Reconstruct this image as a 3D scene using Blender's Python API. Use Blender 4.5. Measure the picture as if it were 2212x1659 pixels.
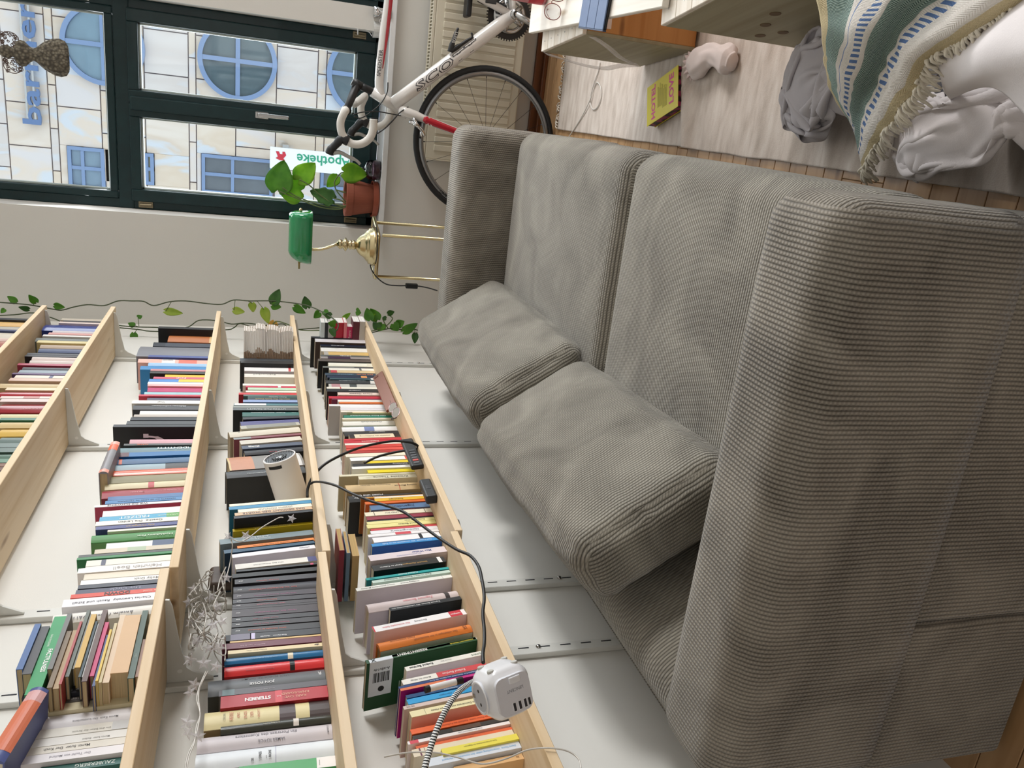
import bpy, bmesh, math, random
import numpy as np
from mathutils import Vector, Matrix, noise
for o in list(bpy.data.objects): bpy.data.objects.remove(o)
SC = bpy.context.scene
COL = SC.collection
PI = math.pi
# ------------------------------------------------------------------ camera (photo held sideways: roll of 90 degrees)
FPX = 1740.4
def _rot(rv):
    rv = np.array(rv, float); t = np.linalg.norm(rv); k = rv/t
    K = np.array([[0,-k[2],k[1]],[k[2],0,-k[0]],[-k[1],k[0],0]])
    return np.eye(3)+math.sin(t)*K+(1-math.cos(t))*K@K
RC = _rot([3.04181494e-01,3.34250785e-01,6.55857110e-02]) @ np.array([[1,0,0],[0,0,-1],[0,1,0]], float)
CP = np.array([1.124,0.0,1.332])
cam = bpy.data.cameras.new('camera'); camo = bpy.data.objects.new('camera', cam); COL.objects.link(camo)
M = Matrix.Identity(4)
for i in range(3):
    M[i][0] = RC[1][i]; M[i][1] = RC[0][i]; M[i][2] = -RC[2][i]; M[i][3] = CP[i]
camo.matrix_world = M
cam.sensor_fit = 'HORIZONTAL'; cam.sensor_width = 36; cam.lens = FPX*36/2212; cam.clip_start = 0.05
SC.camera = camo
def ray(x, y): return RC.T @ np.array([(829.5-y)/FPX, (x-1106)/FPX, 1.0])
def H(x, y, ax, v):
    "world point seen at photo pixel x,y on the plane ax = v"
    d = ray(x, y); i = 'xyz'.index(ax)
    return Vector(CP + d*((v-CP[i])/d[i]))
def HD(x, y, depth): return Vector(CP + ray(x, y)*depth)
# ------------------------------------------------------------------ world, lights, exposure
W = bpy.data.worlds.new('world'); SC.world = W; W.use_nodes = True
nt = W.node_tree; nt.nodes.clear()
wo = nt.nodes.new('ShaderNodeOutputWorld'); wb = nt.nodes.new('ShaderNodeBackground')
wb.inputs['Color'].default_value = (0.86,0.93,1.0,1); wb.inputs['Strength'].default_value = 1.55
nt.links.new(wb.outputs[0], wo.inputs[0])
def area(name, loc, target, sx, sy, power, color=(1,1,1), spread=150):
    l = bpy.data.lights.new(name, 'AREA'); l.shape = 'RECTANGLE'; l.size = sx; l.size_y = sy; l.energy = power; l.color = color
    o = bpy.data.objects.new(name, l); COL.objects.link(o); o.location = loc
    o.rotation_euler = (Vector(target)-Vector(loc)).to_track_quat('-Z','Y').to_euler()
    l.spread = math.radians(spread); return o
area('daylight_far_windows', (2.6,3.95,1.55), (1.5,0.4,0.9), 1.8, 1.5, 52, (0.93,0.97,1.0))
area('daylight_right', (4.3,3.05,1.95), (0.0,1.7,0.9), 0.85, 0.9, 62, (1.0,0.985,0.965))  # area light added for daylight from the right; that wall has no windows
area('rear_fill_light', (2.2,-2.2,1.9), (0.5,1.6,1.0), 2.0, 1.6, 11, (1.0,0.97,0.93))  # added soft fill from behind the camera; the rear wall has no windows
area('window_daylight', (0.97,4.26,1.75), (0.9,0.5,0.3), 0.85, 1.6, 16, (0.93,0.97,1.0))
vs = SC.view_settings; vs.view_transform = 'Standard'; vs.look = 'None'; vs.gamma = 1; vs.use_curve_mapping = False; vs.exposure = 0.0
SC.cycles.max_bounces = 8; SC.cycles.transparent_max_bounces = 16; SC.cycles.caustics_reflective = False; SC.cycles.caustics_refractive = False
# ------------------------------------------------------------------ materials
def lin(h):
    h = h.lstrip('#'); c = [int(h[i:i+2],16)/255 for i in (0,2,4)]
    return tuple((v/12.92 if v <= .04045 else ((v+.055)/1.055)**2.4) for v in c)+(1,)
MATS = {}
def mat(hexc, rough=.6, metal=0, var=.06, scale=60, bump=0, bscale=200, spec=.5, coat=0, sheen=0):
    key = (hexc,rough,metal,var,scale,bump,bscale,spec,coat,sheen)
    if key in MATS: return MATS[key]
    m = bpy.data.materials.new('mat_'+hexc.lstrip('#')); m.use_nodes = True
    n = m.node_tree.nodes; L = m.node_tree.links; b = n['Principled BSDF']
    b.inputs['Roughness'].default_value = rough; b.inputs['Metallic'].default_value = metal
    b.inputs['Specular IOR Level'].default_value = spec; b.inputs['Coat Weight'].default_value = coat
    if sheen: b.inputs['Sheen Weight'].default_value = sheen; b.inputs['Sheen Roughness'].default_value = .5
    c = lin(hexc); tc = n.new('ShaderNodeTexCoord')
    nz = n.new('ShaderNodeTexNoise'); nz.inputs['Scale'].default_value = scale; nz.inputs['Detail'].default_value = 4
    L.new(tc.outputs['Object'], nz.inputs['Vector'])
    mx = n.new('ShaderNodeMix'); mx.data_type = 'RGBA'
    mx.inputs['A'].default_value = tuple(max(0,v*(1-var)) for v in c[:3])+(1,)
    mx.inputs['B'].default_value = tuple(min(1,v*(1+var)) for v in c[:3])+(1,)
    L.new(nz.outputs['Fac'], mx.inputs['Factor']); L.new(mx.outputs['Result'], b.inputs['Base Color'])
    if bump:
        n2 = n.new('ShaderNodeTexNoise'); n2.inputs['Scale'].default_value = bscale; n2.inputs['Detail'].default_value = 3
        L.new(tc.outputs['Object'], n2.inputs['Vector'])
        bp = n.new('ShaderNodeBump'); bp.inputs['Strength'].default_value = bump; bp.inputs['Distance'].default_value = .004
        L.new(n2.outputs['Fac'], bp.inputs['Height']); L.new(bp.outputs['Normal'], b.inputs['Normal'])
    MATS[key] = m; return m
def nodes(name):
    m = bpy.data.materials.new(name); m.use_nodes = True
    return m, m.node_tree.nodes, m.node_tree.links, m.node_tree.nodes['Principled BSDF']
def mth(n, L, op, a, b=None, c=None):
    k = n.new('ShaderNodeMath'); k.operation = op
    for i, v in enumerate((a,b,c)):
        if v is None: continue
        if isinstance(v,(int,float)): k.inputs[i].default_value = v
        else: L.new(v, k.inputs[i])
    return k.outputs[0]
def ramp(n, L, fac, stops):
    r = n.new('ShaderNodeValToRGB'); e = r.color_ramp.elements
    while len(e) < len(stops): e.new(.5)
    for el, (p, c) in zip(e, stops): el.position = p; el.color = lin(c) if isinstance(c,str) else c
    L.new(fac, r.inputs['Fac']); return r.outputs['Color']
def wood(name, c1, c2, axis='y', scale=1.0, rough=.55, knots='#8A6238'):
    m, n, L, b = nodes(name); tc = n.new('ShaderNodeTexCoord'); mp = n.new('ShaderNodeMapping')
    s = {'x':(1.2,30,30),'y':(30,1.2,30),'z':(30,30,1.2)}[axis]
    mp.inputs['Scale'].default_value = tuple(v*scale for v in s)
    oi = n.new('ShaderNodeObjectInfo'); L.new(tc.outputs['Object'], mp.inputs['Vector'])
    va = n.new('ShaderNodeVectorMath'); va.operation = 'ADD'
    L.new(mp.outputs[0], va.inputs[0])
    cb = n.new('ShaderNodeCombineXYZ'); rr = mth(n,L,'MULTIPLY',oi.outputs['Random'],37.0)
    for i in range(3): L.new(rr, cb.inputs[i])
    L.new(cb.outputs[0], va.inputs[1])
    nz = n.new('ShaderNodeTexNoise'); nz.inputs['Scale'].default_value = 1; nz.inputs['Detail'].default_value = 6; nz.inputs['Distortion'].default_value = .6
    L.new(va.outputs[0], nz.inputs['Vector'])
    col = ramp(n, L, nz.outputs['Fac'], [(.3,c2),(.55,c1),(.75,c1)])
    mp2 = n.new('ShaderNodeMapping'); s2 = {'x':(3,14,14),'y':(14,3,14),'z':(14,14,3)}[axis]; mp2.inputs['Scale'].default_value = s2
    L.new(tc.outputs['Object'], mp2.inputs['Vector'])
    vo = n.new('ShaderNodeTexVoronoi'); vo.inputs['Scale'].default_value = 1.0; L.new(mp2.outputs[0], vo.inputs['Vector'])
    kn = ramp(n, L, vo.outputs['Distance'], [(.06,(1,1,1,1)),(.16,(0,0,0,1))])
    mx = n.new('ShaderNodeMix'); mx.data_type = 'RGBA'; L.new(mth(n,L,'MULTIPLY',kn,.75), mx.inputs['Factor'])
    L.new(col, mx.inputs['A']); mx.inputs['B'].default_value = lin(knots); L.new(mx.outputs['Result'], b.inputs['Base Color'])
    b.inputs['Roughness'].default_value = rough
    bp = n.new('ShaderNodeBump'); bp.inputs['Strength'].default_value = .12; bp.inputs['Distance'].default_value = .002
    L.new(nz.outputs['Fac'], bp.inputs['Height']); L.new(bp.outputs['Normal'], b.inputs['Normal'])
    return m
def glass(name, tint=(1,1,1,1), refl=.6, rough=0.02, clear=.93):
    m = bpy.data.materials.new(name); m.use_nodes = True; n = m.node_tree.nodes; L = m.node_tree.links; n.clear()
    o = n.new('ShaderNodeOutputMaterial'); mx = n.new('ShaderNodeMixShader'); t = n.new('ShaderNodeBsdfTransparent'); g = n.new('ShaderNodeBsdfGlossy')
    t.inputs[0].default_value = tuple(v*clear for v in tint[:3])+(1,); g.inputs['Roughness'].default_value = rough
    lw = n.new('ShaderNodeFresnel'); lw.inputs['IOR'].default_value = 1.5
    nz = n.new('ShaderNodeTexNoise'); nz.inputs['Scale'].default_value = 2
    f = mth(n,L,'MULTIPLY',lw.outputs[0], refl); f = mth(n,L,'ADD',f, mth(n,L,'MULTIPLY',nz.outputs['Fac'],.01))
    L.new(f, mx.inputs[0]); L.new(t.outputs[0], mx.inputs[1]); L.new(g.outputs[0], mx.inputs[2]); L.new(mx.outputs[0], o.inputs[0])
    return m
def film(name, tint, fac=.35, rough=.2):
    m = bpy.data.materials.new(name); m.use_nodes = True; n = m.node_tree.nodes; L = m.node_tree.links; b = n['Principled BSDF']
    b.inputs['Base Color'].default_value = tint; b.inputs['Roughness'].default_value = rough; b.inputs['Specular IOR Level'].default_value = .8
    t = n.new('ShaderNodeBsdfTransparent'); mx = n.new('ShaderNodeMixShader'); nz = n.new('ShaderNodeTexNoise'); nz.inputs['Scale'].default_value = 30
    L.new(mth(n,L,'MULTIPLY_ADD',nz.outputs['Fac'],.2,fac-.1), mx.inputs[0]); L.new(t.outputs[0], mx.inputs[1]); L.new(b.outputs[0], mx.inputs[2]); L.new(mx.outputs[0], n['Material Output'].inputs[0]); return m
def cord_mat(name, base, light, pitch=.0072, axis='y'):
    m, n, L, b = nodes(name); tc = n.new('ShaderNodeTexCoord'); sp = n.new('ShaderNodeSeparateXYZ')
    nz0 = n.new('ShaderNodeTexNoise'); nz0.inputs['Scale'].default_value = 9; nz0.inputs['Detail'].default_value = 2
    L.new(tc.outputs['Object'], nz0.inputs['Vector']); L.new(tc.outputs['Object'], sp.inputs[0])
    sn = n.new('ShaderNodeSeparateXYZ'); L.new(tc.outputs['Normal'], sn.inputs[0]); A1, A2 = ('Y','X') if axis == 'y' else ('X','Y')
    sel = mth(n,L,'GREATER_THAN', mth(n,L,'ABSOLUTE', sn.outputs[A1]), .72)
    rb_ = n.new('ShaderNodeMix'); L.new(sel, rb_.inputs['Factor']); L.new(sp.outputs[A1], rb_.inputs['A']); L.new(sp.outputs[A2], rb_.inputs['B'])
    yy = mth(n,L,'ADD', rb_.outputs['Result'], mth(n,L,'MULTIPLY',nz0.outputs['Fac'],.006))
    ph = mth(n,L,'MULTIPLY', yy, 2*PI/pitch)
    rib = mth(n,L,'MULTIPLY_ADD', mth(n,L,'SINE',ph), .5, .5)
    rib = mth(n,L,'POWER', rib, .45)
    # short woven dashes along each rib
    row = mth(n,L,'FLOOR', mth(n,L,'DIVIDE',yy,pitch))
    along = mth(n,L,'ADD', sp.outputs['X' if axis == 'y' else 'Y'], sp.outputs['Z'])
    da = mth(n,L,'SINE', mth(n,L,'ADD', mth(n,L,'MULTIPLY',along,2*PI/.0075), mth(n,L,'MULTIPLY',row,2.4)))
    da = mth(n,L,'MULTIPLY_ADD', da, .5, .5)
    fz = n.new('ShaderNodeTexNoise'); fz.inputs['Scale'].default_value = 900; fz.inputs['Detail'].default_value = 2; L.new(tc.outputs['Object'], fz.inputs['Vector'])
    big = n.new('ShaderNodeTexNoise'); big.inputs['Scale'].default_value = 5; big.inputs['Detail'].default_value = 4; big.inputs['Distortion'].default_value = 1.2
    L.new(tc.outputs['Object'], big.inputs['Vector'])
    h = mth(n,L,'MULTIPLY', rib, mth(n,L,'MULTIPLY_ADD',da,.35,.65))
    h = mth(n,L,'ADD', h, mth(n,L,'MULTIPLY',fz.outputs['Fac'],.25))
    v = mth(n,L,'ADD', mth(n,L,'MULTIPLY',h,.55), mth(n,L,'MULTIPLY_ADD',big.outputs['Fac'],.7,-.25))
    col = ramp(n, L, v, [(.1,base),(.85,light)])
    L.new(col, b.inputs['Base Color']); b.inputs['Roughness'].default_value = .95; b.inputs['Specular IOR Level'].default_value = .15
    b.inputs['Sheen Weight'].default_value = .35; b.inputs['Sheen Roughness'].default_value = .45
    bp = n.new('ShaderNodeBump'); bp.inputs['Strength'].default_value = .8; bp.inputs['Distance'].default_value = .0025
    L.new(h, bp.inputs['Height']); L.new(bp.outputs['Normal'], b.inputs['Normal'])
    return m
# ------------------------------------------------------------------ object helpers
MW = {}
def thing(name, label, cat, loc=(0,0,0), group=None, rot=None):
    o = bpy.data.objects.new(name, None); COL.objects.link(o); o.empty_display_size = .05
    Mx = Matrix.Translation(Vector(loc))
    if rot is not None: Mx = Mx @ rot.to_4x4()
    o.matrix_world = Mx; MW[o.name] = Mx
    o['label'] = label; o['category'] = cat
    if group: o['group'] = group
    return o
def tag(o, label, cat, group=None):
    o['label'] = label; o['category'] = cat
    if group: o['group'] = group
    return o
def link_mesh(name, me, m, parent=None, world=True):
    o = bpy.data.objects.new(name, me); COL.objects.link(o)
    if m is not None and not me.materials: me.materials.append(m)
    if parent is not None:
        o.parent = parent
        Mp = MW.get(parent.name, Matrix.Identity(4))
        if world:
            o.matrix_local = Mp.inverted(); MW[o.name] = Matrix.Identity(4)
        else: MW[o.name] = Mp.copy()
    else: MW[o.name] = Matrix.Identity(4)
    return o
def obj(name, bm, m, parent=None, world=True, smooth=False, rebase=False):
    me = bpy.data.meshes.new(name)
    if parent is not None and world and not rebase:
        Mi = MW.get(parent.name, Matrix.Identity(4)).inverted()
        bm.transform(Mi)
    bm.normal_update(); bm.to_mesh(me); bm.free()
    if smooth:
        for p in me.polygons: p.use_smooth = True
    if m is not None: me.materials.append(m)
    o = bpy.data.objects.new(name, me); COL.objects.link(o)
    if parent is not None:
        o.parent = parent; MW[o.name] = MW.get(parent.name, Matrix.Identity(4)).copy()
    else: MW[o.name] = Matrix.Identity(4)
    return o
def based(name, bm, m, loc, label, cat, group=None, smooth=False):
    "one-mesh thing with its origin at loc"
    bm.transform(Matrix.Translation(-Vector(loc)))
    o = obj(name, bm, m, None, smooth=smooth); o.location = loc; MW[o.name] = Matrix.Translation(Vector(loc))
    return tag(o, label, cat, group)
def struct(o): o['kind'] = 'structure'; return o
def stuff(o): o['kind'] = 'stuff'; return o
def add_box(bm, lo, hi, bev=0, seg=2, Mx=None):
    lo = Vector(lo); hi = Vector(hi)
    r = bmesh.ops.create_cube(bm, size=1); vs_ = r['verts']
    for v in vs_: v.co = Vector(((v.co[i]+.5)*(hi[i]-lo[i])+lo[i] for i in range(3)))
    if bev:
        es = list({e for v in vs_ for e in v.link_edges})
        r2 = bmesh.ops.bevel(bm, geom=es, offset=bev, segments=seg, affect='EDGES', profile=.5, clamp_overlap=True)
        vs_ = list({v for f in r2['faces'] for v in f.verts} | {v for v in vs_ if v.is_valid})
    if Mx is not None:
        for v in vs_: v.co = Mx @ v.co
    return vs_
def box(lo, hi, bev=0, seg=2, Mx=None):
    bm = bmesh.new(); add_box(bm, lo, hi, bev, seg, Mx); return bm
def add_tube(bm, pts, r, n=8, caps=True, closed=False):
    pts = [Vector(p) for p in pts]; rs = r if isinstance(r,(list,tuple)) else [r]*len(pts)
    rings = []; up = None
    for i, p in enumerate(pts):
        a = pts[i-1] if (i > 0 or closed) else pts[i]; b = pts[(i+1)%len(pts)] if (i < len(pts)-1 or closed) else pts[i]
        d = (b-a)
        if d.length < 1e-9: d = Vector((0,0,1))
        d.normalize()
        if up is None:
            up = d.orthogonal().normalized()
        else:
            up = (up-d*up.dot(d)); up = up.normalized() if up.length > 1e-6 else d.orthogonal().normalized()
        s = d.cross(up)
        rings.append([bm.verts.new(p+(up*math.cos(2*PI*k/n)+s*math.sin(2*PI*k/n))*rs[i]) for k in range(n)])
    m_ = len(rings)
    for i in range(m_ if closed else m_-1):
        A, B = rings[i], rings[(i+1)%m_]
        for k in range(n): bm.faces.new((A[k],A[(k+1)%n],B[(k+1)%n],B[k]))
    if caps and not closed:
        bm.faces.new(rings[0][::-1]); bm.faces.new(rings[-1])
def tube(pts, r, n=8, **k):
    bm = bmesh.new(); add_tube(bm, pts, r, n, **k); return bm
def smooth_path(pts, per=6, closed=False):
    P = [Vector(p) for p in pts]; out = []; N = len(P)
    for i in range(N if closed else N-1):
        if closed: p0,p1,p2,p3 = P[i-1],P[i],P[(i+1)%N],P[(i+2)%N]
        else: p0,p1,p2,p3 = P[max(i-1,0)],P[i],P[i+1],P[min(i+2,N-1)]
        for k in range(per):
            t = k/per
            out.append(.5*((2*p1)+(p2-p0)*t+(2*p0-5*p1+4*p2-p3)*t*t+(3*p1-p0-3*p2+p3)*t**3))
    if not closed: out.append(P[-1])
    return out
def add_lathe(bm, prof, c=(0,0,0), axis='z', n=24, Mx=None):
    "prof: list of (radius, height)"
    c = Vector(c); rings = []
    for r, h in prof:
        ring = []
        for k in range(n):
            a = 2*PI*k/n; u, w = r*math.cos(a), r*math.sin(a)
            p = {'z':Vector((u,w,h)),'x':Vector((h,u,w)),'y':Vector((u,h,-w))}[axis]+c
            if Mx is not None: p = Mx @ p
            ring.append(bm.verts.new(p))
        rings.append(ring)
    for A, B in zip(rings, rings[1:]):
        for k in range(n): bm.faces.new((A[k],A[(k+1)%n],B[(k+1)%n],B[k]))
    if tuple(prof[0]) != tuple(prof[-1]):
        if prof[0][0] > 1e-5: bm.faces.new(rings[0][::-1])
        if prof[-1][0] > 1e-5: bm.faces.new(rings[-1])
    bmesh.ops.remove_doubles(bm, verts=bm.verts, dist=1e-6)
def lathe(prof, c=(0,0,0), axis='z', n=24, Mx=None):
    bm = bmesh.new(); add_lathe(bm, prof, c, axis, n, Mx); return bm
def grid_surface(P, thick=0):
    "P: rows of Vectors -> solid sheet"
    bm = bmesh.new(); R = len(P); Cn = len(P[0])
    V = [[bm.verts.new(p) for p in row] for row in P]
    uvl = bm.loops.layers.uv.new('UVMap')
    def face(a,b,c,d,uvs):
        f = bm.faces.new((a,b,c,d))
        for l, u in zip(f.loops, uvs): l[uvl].uv = u
    for i in range(R-1):
        for j in range(Cn-1):
            face(V[i][j],V[i][j+1],V[i+1][j+1],V[i+1][j],[(j/(Cn-1),i/(R-1)),((j+1)/(Cn-1),i/(R-1)),((j+1)/(Cn-1),(i+1)/(R-1)),(j/(Cn-1),(i+1)/(R-1))])
    bm.normal_update()
    if thick:
        bmesh.ops.solidify(bm, geom=list(bm.faces), thickness=thick)
    return bm
def plate(outline, normal, thick):
    "extruded polygon"
    bm = bmesh.new(); n_ = Vector(normal).normalized()*thick
    a = [bm.verts.new(Vector(p)) for p in outline]; b = [bm.verts.new(Vector(p)+n_) for p in outline]
    bm.faces.new(a[::-1]); bm.faces.new(b)
    for i in range(len(a)): bm.faces.new((a[i],a[(i+1)%len(a)],b[(i+1)%len(a)],b[i]))
    bmesh.ops.recalc_face_normals(bm, faces=bm.faces); return bm
_TX = {}
def text_raw(s, bold=0, space=1.0):
    key = (s,bold,space)
    if key not in _TX:
        cu = bpy.data.curves.new('lettering','FONT'); cu.body = s; cu.size = 1; cu.align_x = 'CENTER'; cu.align_y = 'CENTER'; cu.offset = bold; cu.resolution_u = 2; cu.space_character = space
        ob = bpy.data.objects.new('lettering', cu); COL.objects.link(ob)
        dg = bpy.context.evaluated_depsgraph_get(); dg.update()
        me = bpy.data.meshes.new_from_object(ob.evaluated_get(dg))
        co = np.array([v.co[:] for v in me.vertices]) if len(me.vertices) else np.zeros((1,3))
        _TX[key] = (me, co.min(0), co.max(0)); bpy.data.objects.remove(ob); bpy.data.curves.remove(cu)
    return _TX[key]
def add_text(bm, s, center, xdir, ydir, length=None, height=None, bold=0.0, space=1.0, lift=0.0):
    me, lo, hi = text_raw(s, bold, space); w = hi[0]-lo[0]; h = hi[1]-lo[1]
    sc = min(v for v in (length/w if length else 1e9, height/max(h,.01) if height else 1e9))
    xd = Vector(xdir).normalized(); yd = Vector(ydir).normalized(); nd = xd.cross(yd)
    c = Vector(center)+nd*lift; cx, cy = (lo[0]+hi[0])/2, (lo[1]+hi[1])/2
    V = [bm.verts.new(c+xd*((v.co.x-cx)*sc)+yd*((v.co.y-cy)*sc)) for v in me.vertices]
    for p in me.polygons:
        try: bm.faces.new([V[i] for i in p.vertices])
        except ValueError: pass
def text(s, *a, **k):
    bm = bmesh.new(); add_text(bm, s, *a, **k); return bm
def weighted(o, angle=35):
    me = o.data
    for p in me.polygons: p.use_smooth = True
    try: me.set_sharp_from_angle(angle=math.radians(angle))
    except Exception: pass
    return o
random.seed(7)
# ================================================================== SETTING
YW = 4.016
WHITE = mat('#D9D7D2', .85, var=.02, scale=3, bump=.05, bscale=300)
WHITE_L = mat('#E6E5E0', .8, var=.02, scale=4, bump=.05, bscale=300)
GREENP = mat('#0E2B2E', .38, var=.35, scale=25, bump=.12, bscale=60, spec=.35, coat=.08)
M_PINE = wood('pine_shelf', '#E6CFAE', '#D8BC93', 'y', 1, .6)
M_FLOOR = wood('oak_parquet', '#BD9870', '#9F7A52', 'x', .7, .35, '#6B4522')
M_BASEB = wood('dark_oak_trim', '#7A4A2A', '#5A331B', 'x', .6, .4, '#3C2010')
M_METALW = mat('#DADAD5', .4, var=.02)
M_STEEL = mat('#B9B9B9', .25, 1.0, var=.05)
M_CHROME = mat('#D8D8DA', .12, 1.0, var=.03)
M_BLACK = mat('#17181A', .45, var=.15)
M_BRASS = mat('#CDBE96', .24, 1.0, var=.08, scale=30)
# floor: slab + parquet strips
fl = struct(obj('floor', box((-.3,-3,-.2),(4.6,4.3,-.012)), mat('#6E4B2B', .6)))
k = 0; y = 4.0
while y > -.5:
    off = random.uniform(0,.9); x = -.02-off
    while x < 2.6:
        L_ = 1.15
        if x+L_ > 0:
            bm = box((max(x,-.02),y-.0685,-.012),(min(x+L_,2.7),y,0), .0012, 1)
            obj('plank', bm, M_FLOOR, fl); k += 1
        x += L_+.001
    y -= .0705
# left wall with real panel seams hidden; far wall built round its windows
wl = struct(obj('wall_left', box((-.2,-3,0),(0,4.3,3.0)), WHITE_L))
OP = [(.521,1.421,.745,2.62),(1.521,2.421,.745,2.62),(2.521,3.421,.745,2.62)]
bm = bmesh.new(); T0, T1 = YW, YW+.3
add_box(bm, (0,T0,0),(4.6,T1,.735)); add_box(bm,(0,T0,2.62),(4.6,T1,3.0))
xs = [0]+[v for o_ in OP for v in o_[:2]]+[4.6]
for a, b in zip(xs[0::2], xs[1::2]): add_box(bm, (a,T0,.735),(b,T1,2.62))
wf = struct(obj('wall_far', bm, WHITE))
struct(obj('wall_right', box((4.6,-3,0),(4.8,4.3,3.0)), WHITE)); struct(obj('wall_rear', box((-.2,-3.2,0),(4.8,-3,3.0)), WHITE))
struct(obj('ceiling', box((-.2,-3.2,3.0),(4.8,4.35,3.2)), WHITE_L))
# stepped oak baseboard under the radiator
bb = struct(obj('baseboard_far', box((0.01,YW-.022,0),(4.6,YW,.055), .004), M_BASEB))
obj('moulding', box((0.01,YW-.045,0),(4.6,YW-.022,.022), .006), M_BASEB, bb)
# sill
sill = struct(obj('trim_1', box((.50,YW-.036,.740),(4.5,YW-.001,.767), .004), mat('#E4E6E8', .3, var=.02, coat=.2)))
obj('sill_board', box((.523,YW-.001,.742),(1.419,YW+.16,.767)), mat('#E4E6E8', .3, var=.02, coat=.2), sill)
# ------------------------------------------------------------------ windows
YF = YW+.13
GL = glass('window_glass', (.97,1,1,1), .5)
def bar(lo, hi, parent, name, bev=.006, m=None): return obj(name, box(lo,hi,bev,2), m or GREENP, parent)
def window(i, xl, xr, detail=True):
    dx = xl-.521
    fr = bmesh.new()
    z0, z1, zt0, zt1 = .772, 2.62, 1.838, 1.973
    for lo, hi in (((xl,YF,z0),(xl+.045,YF+.07,z1)),((xr-.045,YF,z0),(xr,YF+.07,z1)),((xl,YF,z0),(xr,YF+.07,z0+.04)),((xl,YF,z1-.05),(xr,YF+.07,z1)),((xl,YF-.004,zt0+.035),(xr,YF+.066,zt1-.035))):
        add_box(fr, lo, hi, .005, 2)
    w = struct(obj('window_%d'%i, fr, GREENP))
    # fixed upper light
    ux0, ux1, uz0, uz1 = xl+.075, xr-.075, zt1, z1-.10
    def sash(a, b, c, d, yoff, nm, wl_, wr_, wb, wt):
        bm = bmesh.new(); y0, y1 = YF-yoff, YF+.05
        add_box(bm,(a-wl_,y0,c-wb),(a,y1,d+wt),.006); add_box(bm,(b,y0,c-wb),(b+wr_,y1,d+wt),.006)
        add_box(bm,(a-.001,y0+.002,c-wb),(b+.001,y1-.002,c),.005); add_box(bm,(a-.001,y0+.002,d),(b+.001,y1-.002,d+wt),.005)
        s = obj(nm, bm, GREENP, w)
        g = bmesh.new()
        for lo, hi in (((a,y0+.035,c),(a+.008,y1-.002,d)),((b-.008,y0+.035,c),(b,y1-.002,d)),((a,y0+.035,c),(b,y1-.002,c+.008)),((a,y0+.035,d-.008),(b,y1-.002,d))): add_box(g, lo, hi, .001, 1)
        obj('glazing_bead', g, mat('#C9D6D4', .35, var=.05), s)
        obj('pane', box((a+.001,YF+.036,c+.001),(b-.001,YF+.040,d-.001)), GL, s)
        return s
    sash(ux0,ux1,uz0,uz1,.008,'upper_sash',.032,.032,.034,.05)
    sL = sash(xl+.092,xl+.412,.892,1.838,.022,'casement',.055,.055,.085,.045)
    sR = sash(xl+.526,xl+.806,.892,1.838,.022,'casement',.055,.055,.085,.045)
    obj('meeting_stile', box((xl+.440,YF-.036,.815),(xl+.500,YF-.018,1.875), .006), GREENP, w)
    if detail:
        h = bmesh.new(); add_box(h,(xl+.462,YF-.046,1.285),(xl+.492,YF-.036,1.345),.004)
        hp = obj('handle_plate', h, M_STEEL, w)
        h = bmesh.new(); add_lathe(h,[(.009,-.03),(.009,0)],(xl+.478,YF-.046,1.322),'y',14); add_box(h,(xl+.469,YF-.078,1.195),(xl+.487,YF-.066,1.335),.005)
        obj('handle', h, M_STEEL, hp)
        for hx, hz in ((xl+.012,.86),(xl+.012,1.80),(xr-.03,.86),(xr-.03,2.03)):
            h = bmesh.new(); add_lathe(h,[(.007,0),(.007,.05)],(hx+.01,YF-.012,hz),'z',10); add_box(h,(hx-.004,YF-.010,hz-.006),(hx+.026,YF+.002,hz+.056),.002)
            obj('hinge', h, mat('#8C8068', .4, .7), w)
    return w
window(1, *OP[0][:2]); window(2, *OP[1][:2], detail=False); window(3, *OP[2][:2], detail=False)
# ------------------------------------------------------------------ radiator
M_RAD = mat('#D6D0BE', .4, var=.03, scale=5)
rad = thing('panel_radiator', 'cream white ribbed panel radiator on the wall beneath the window sill', 'radiator', (1.6,3.93,.14))
bm = box((.89,3.905,.150),(2.35,3.925,.578), .006); obj('front_panel', bm, M_RAD, rad)
bm = bmesh.new()
x = .93
while x < 2.3:
    add_box(bm, (x,3.899,.19),(x+.028,3.907,.54), .0035, 2); x += .0385
stuff(obj('pressed_flutes', bm, M_RAD, rad))
obj('side_plate', box((.886,3.905,.150),(.892,3.985,.59), .002), M_RAD, rad)
bm = bmesh.new()
add_box(bm,(.89,3.905,.578),(2.35,3.913,.592),.002); add_box(bm,(.89,3.977,.578),(2.35,3.985,.592),.002)
x = .90
while x < 2.34:
    add_box(bm,(x,3.912,.582),(x+.005,3.978,.590)); x += .0145
obj('top_grille', bm, M_RAD, rad)
obj('rear_panel', box((.89,3.965,.150),(2.35,3.984,.575), .004), mat('#8F8A7C', .6), rad)
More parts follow.
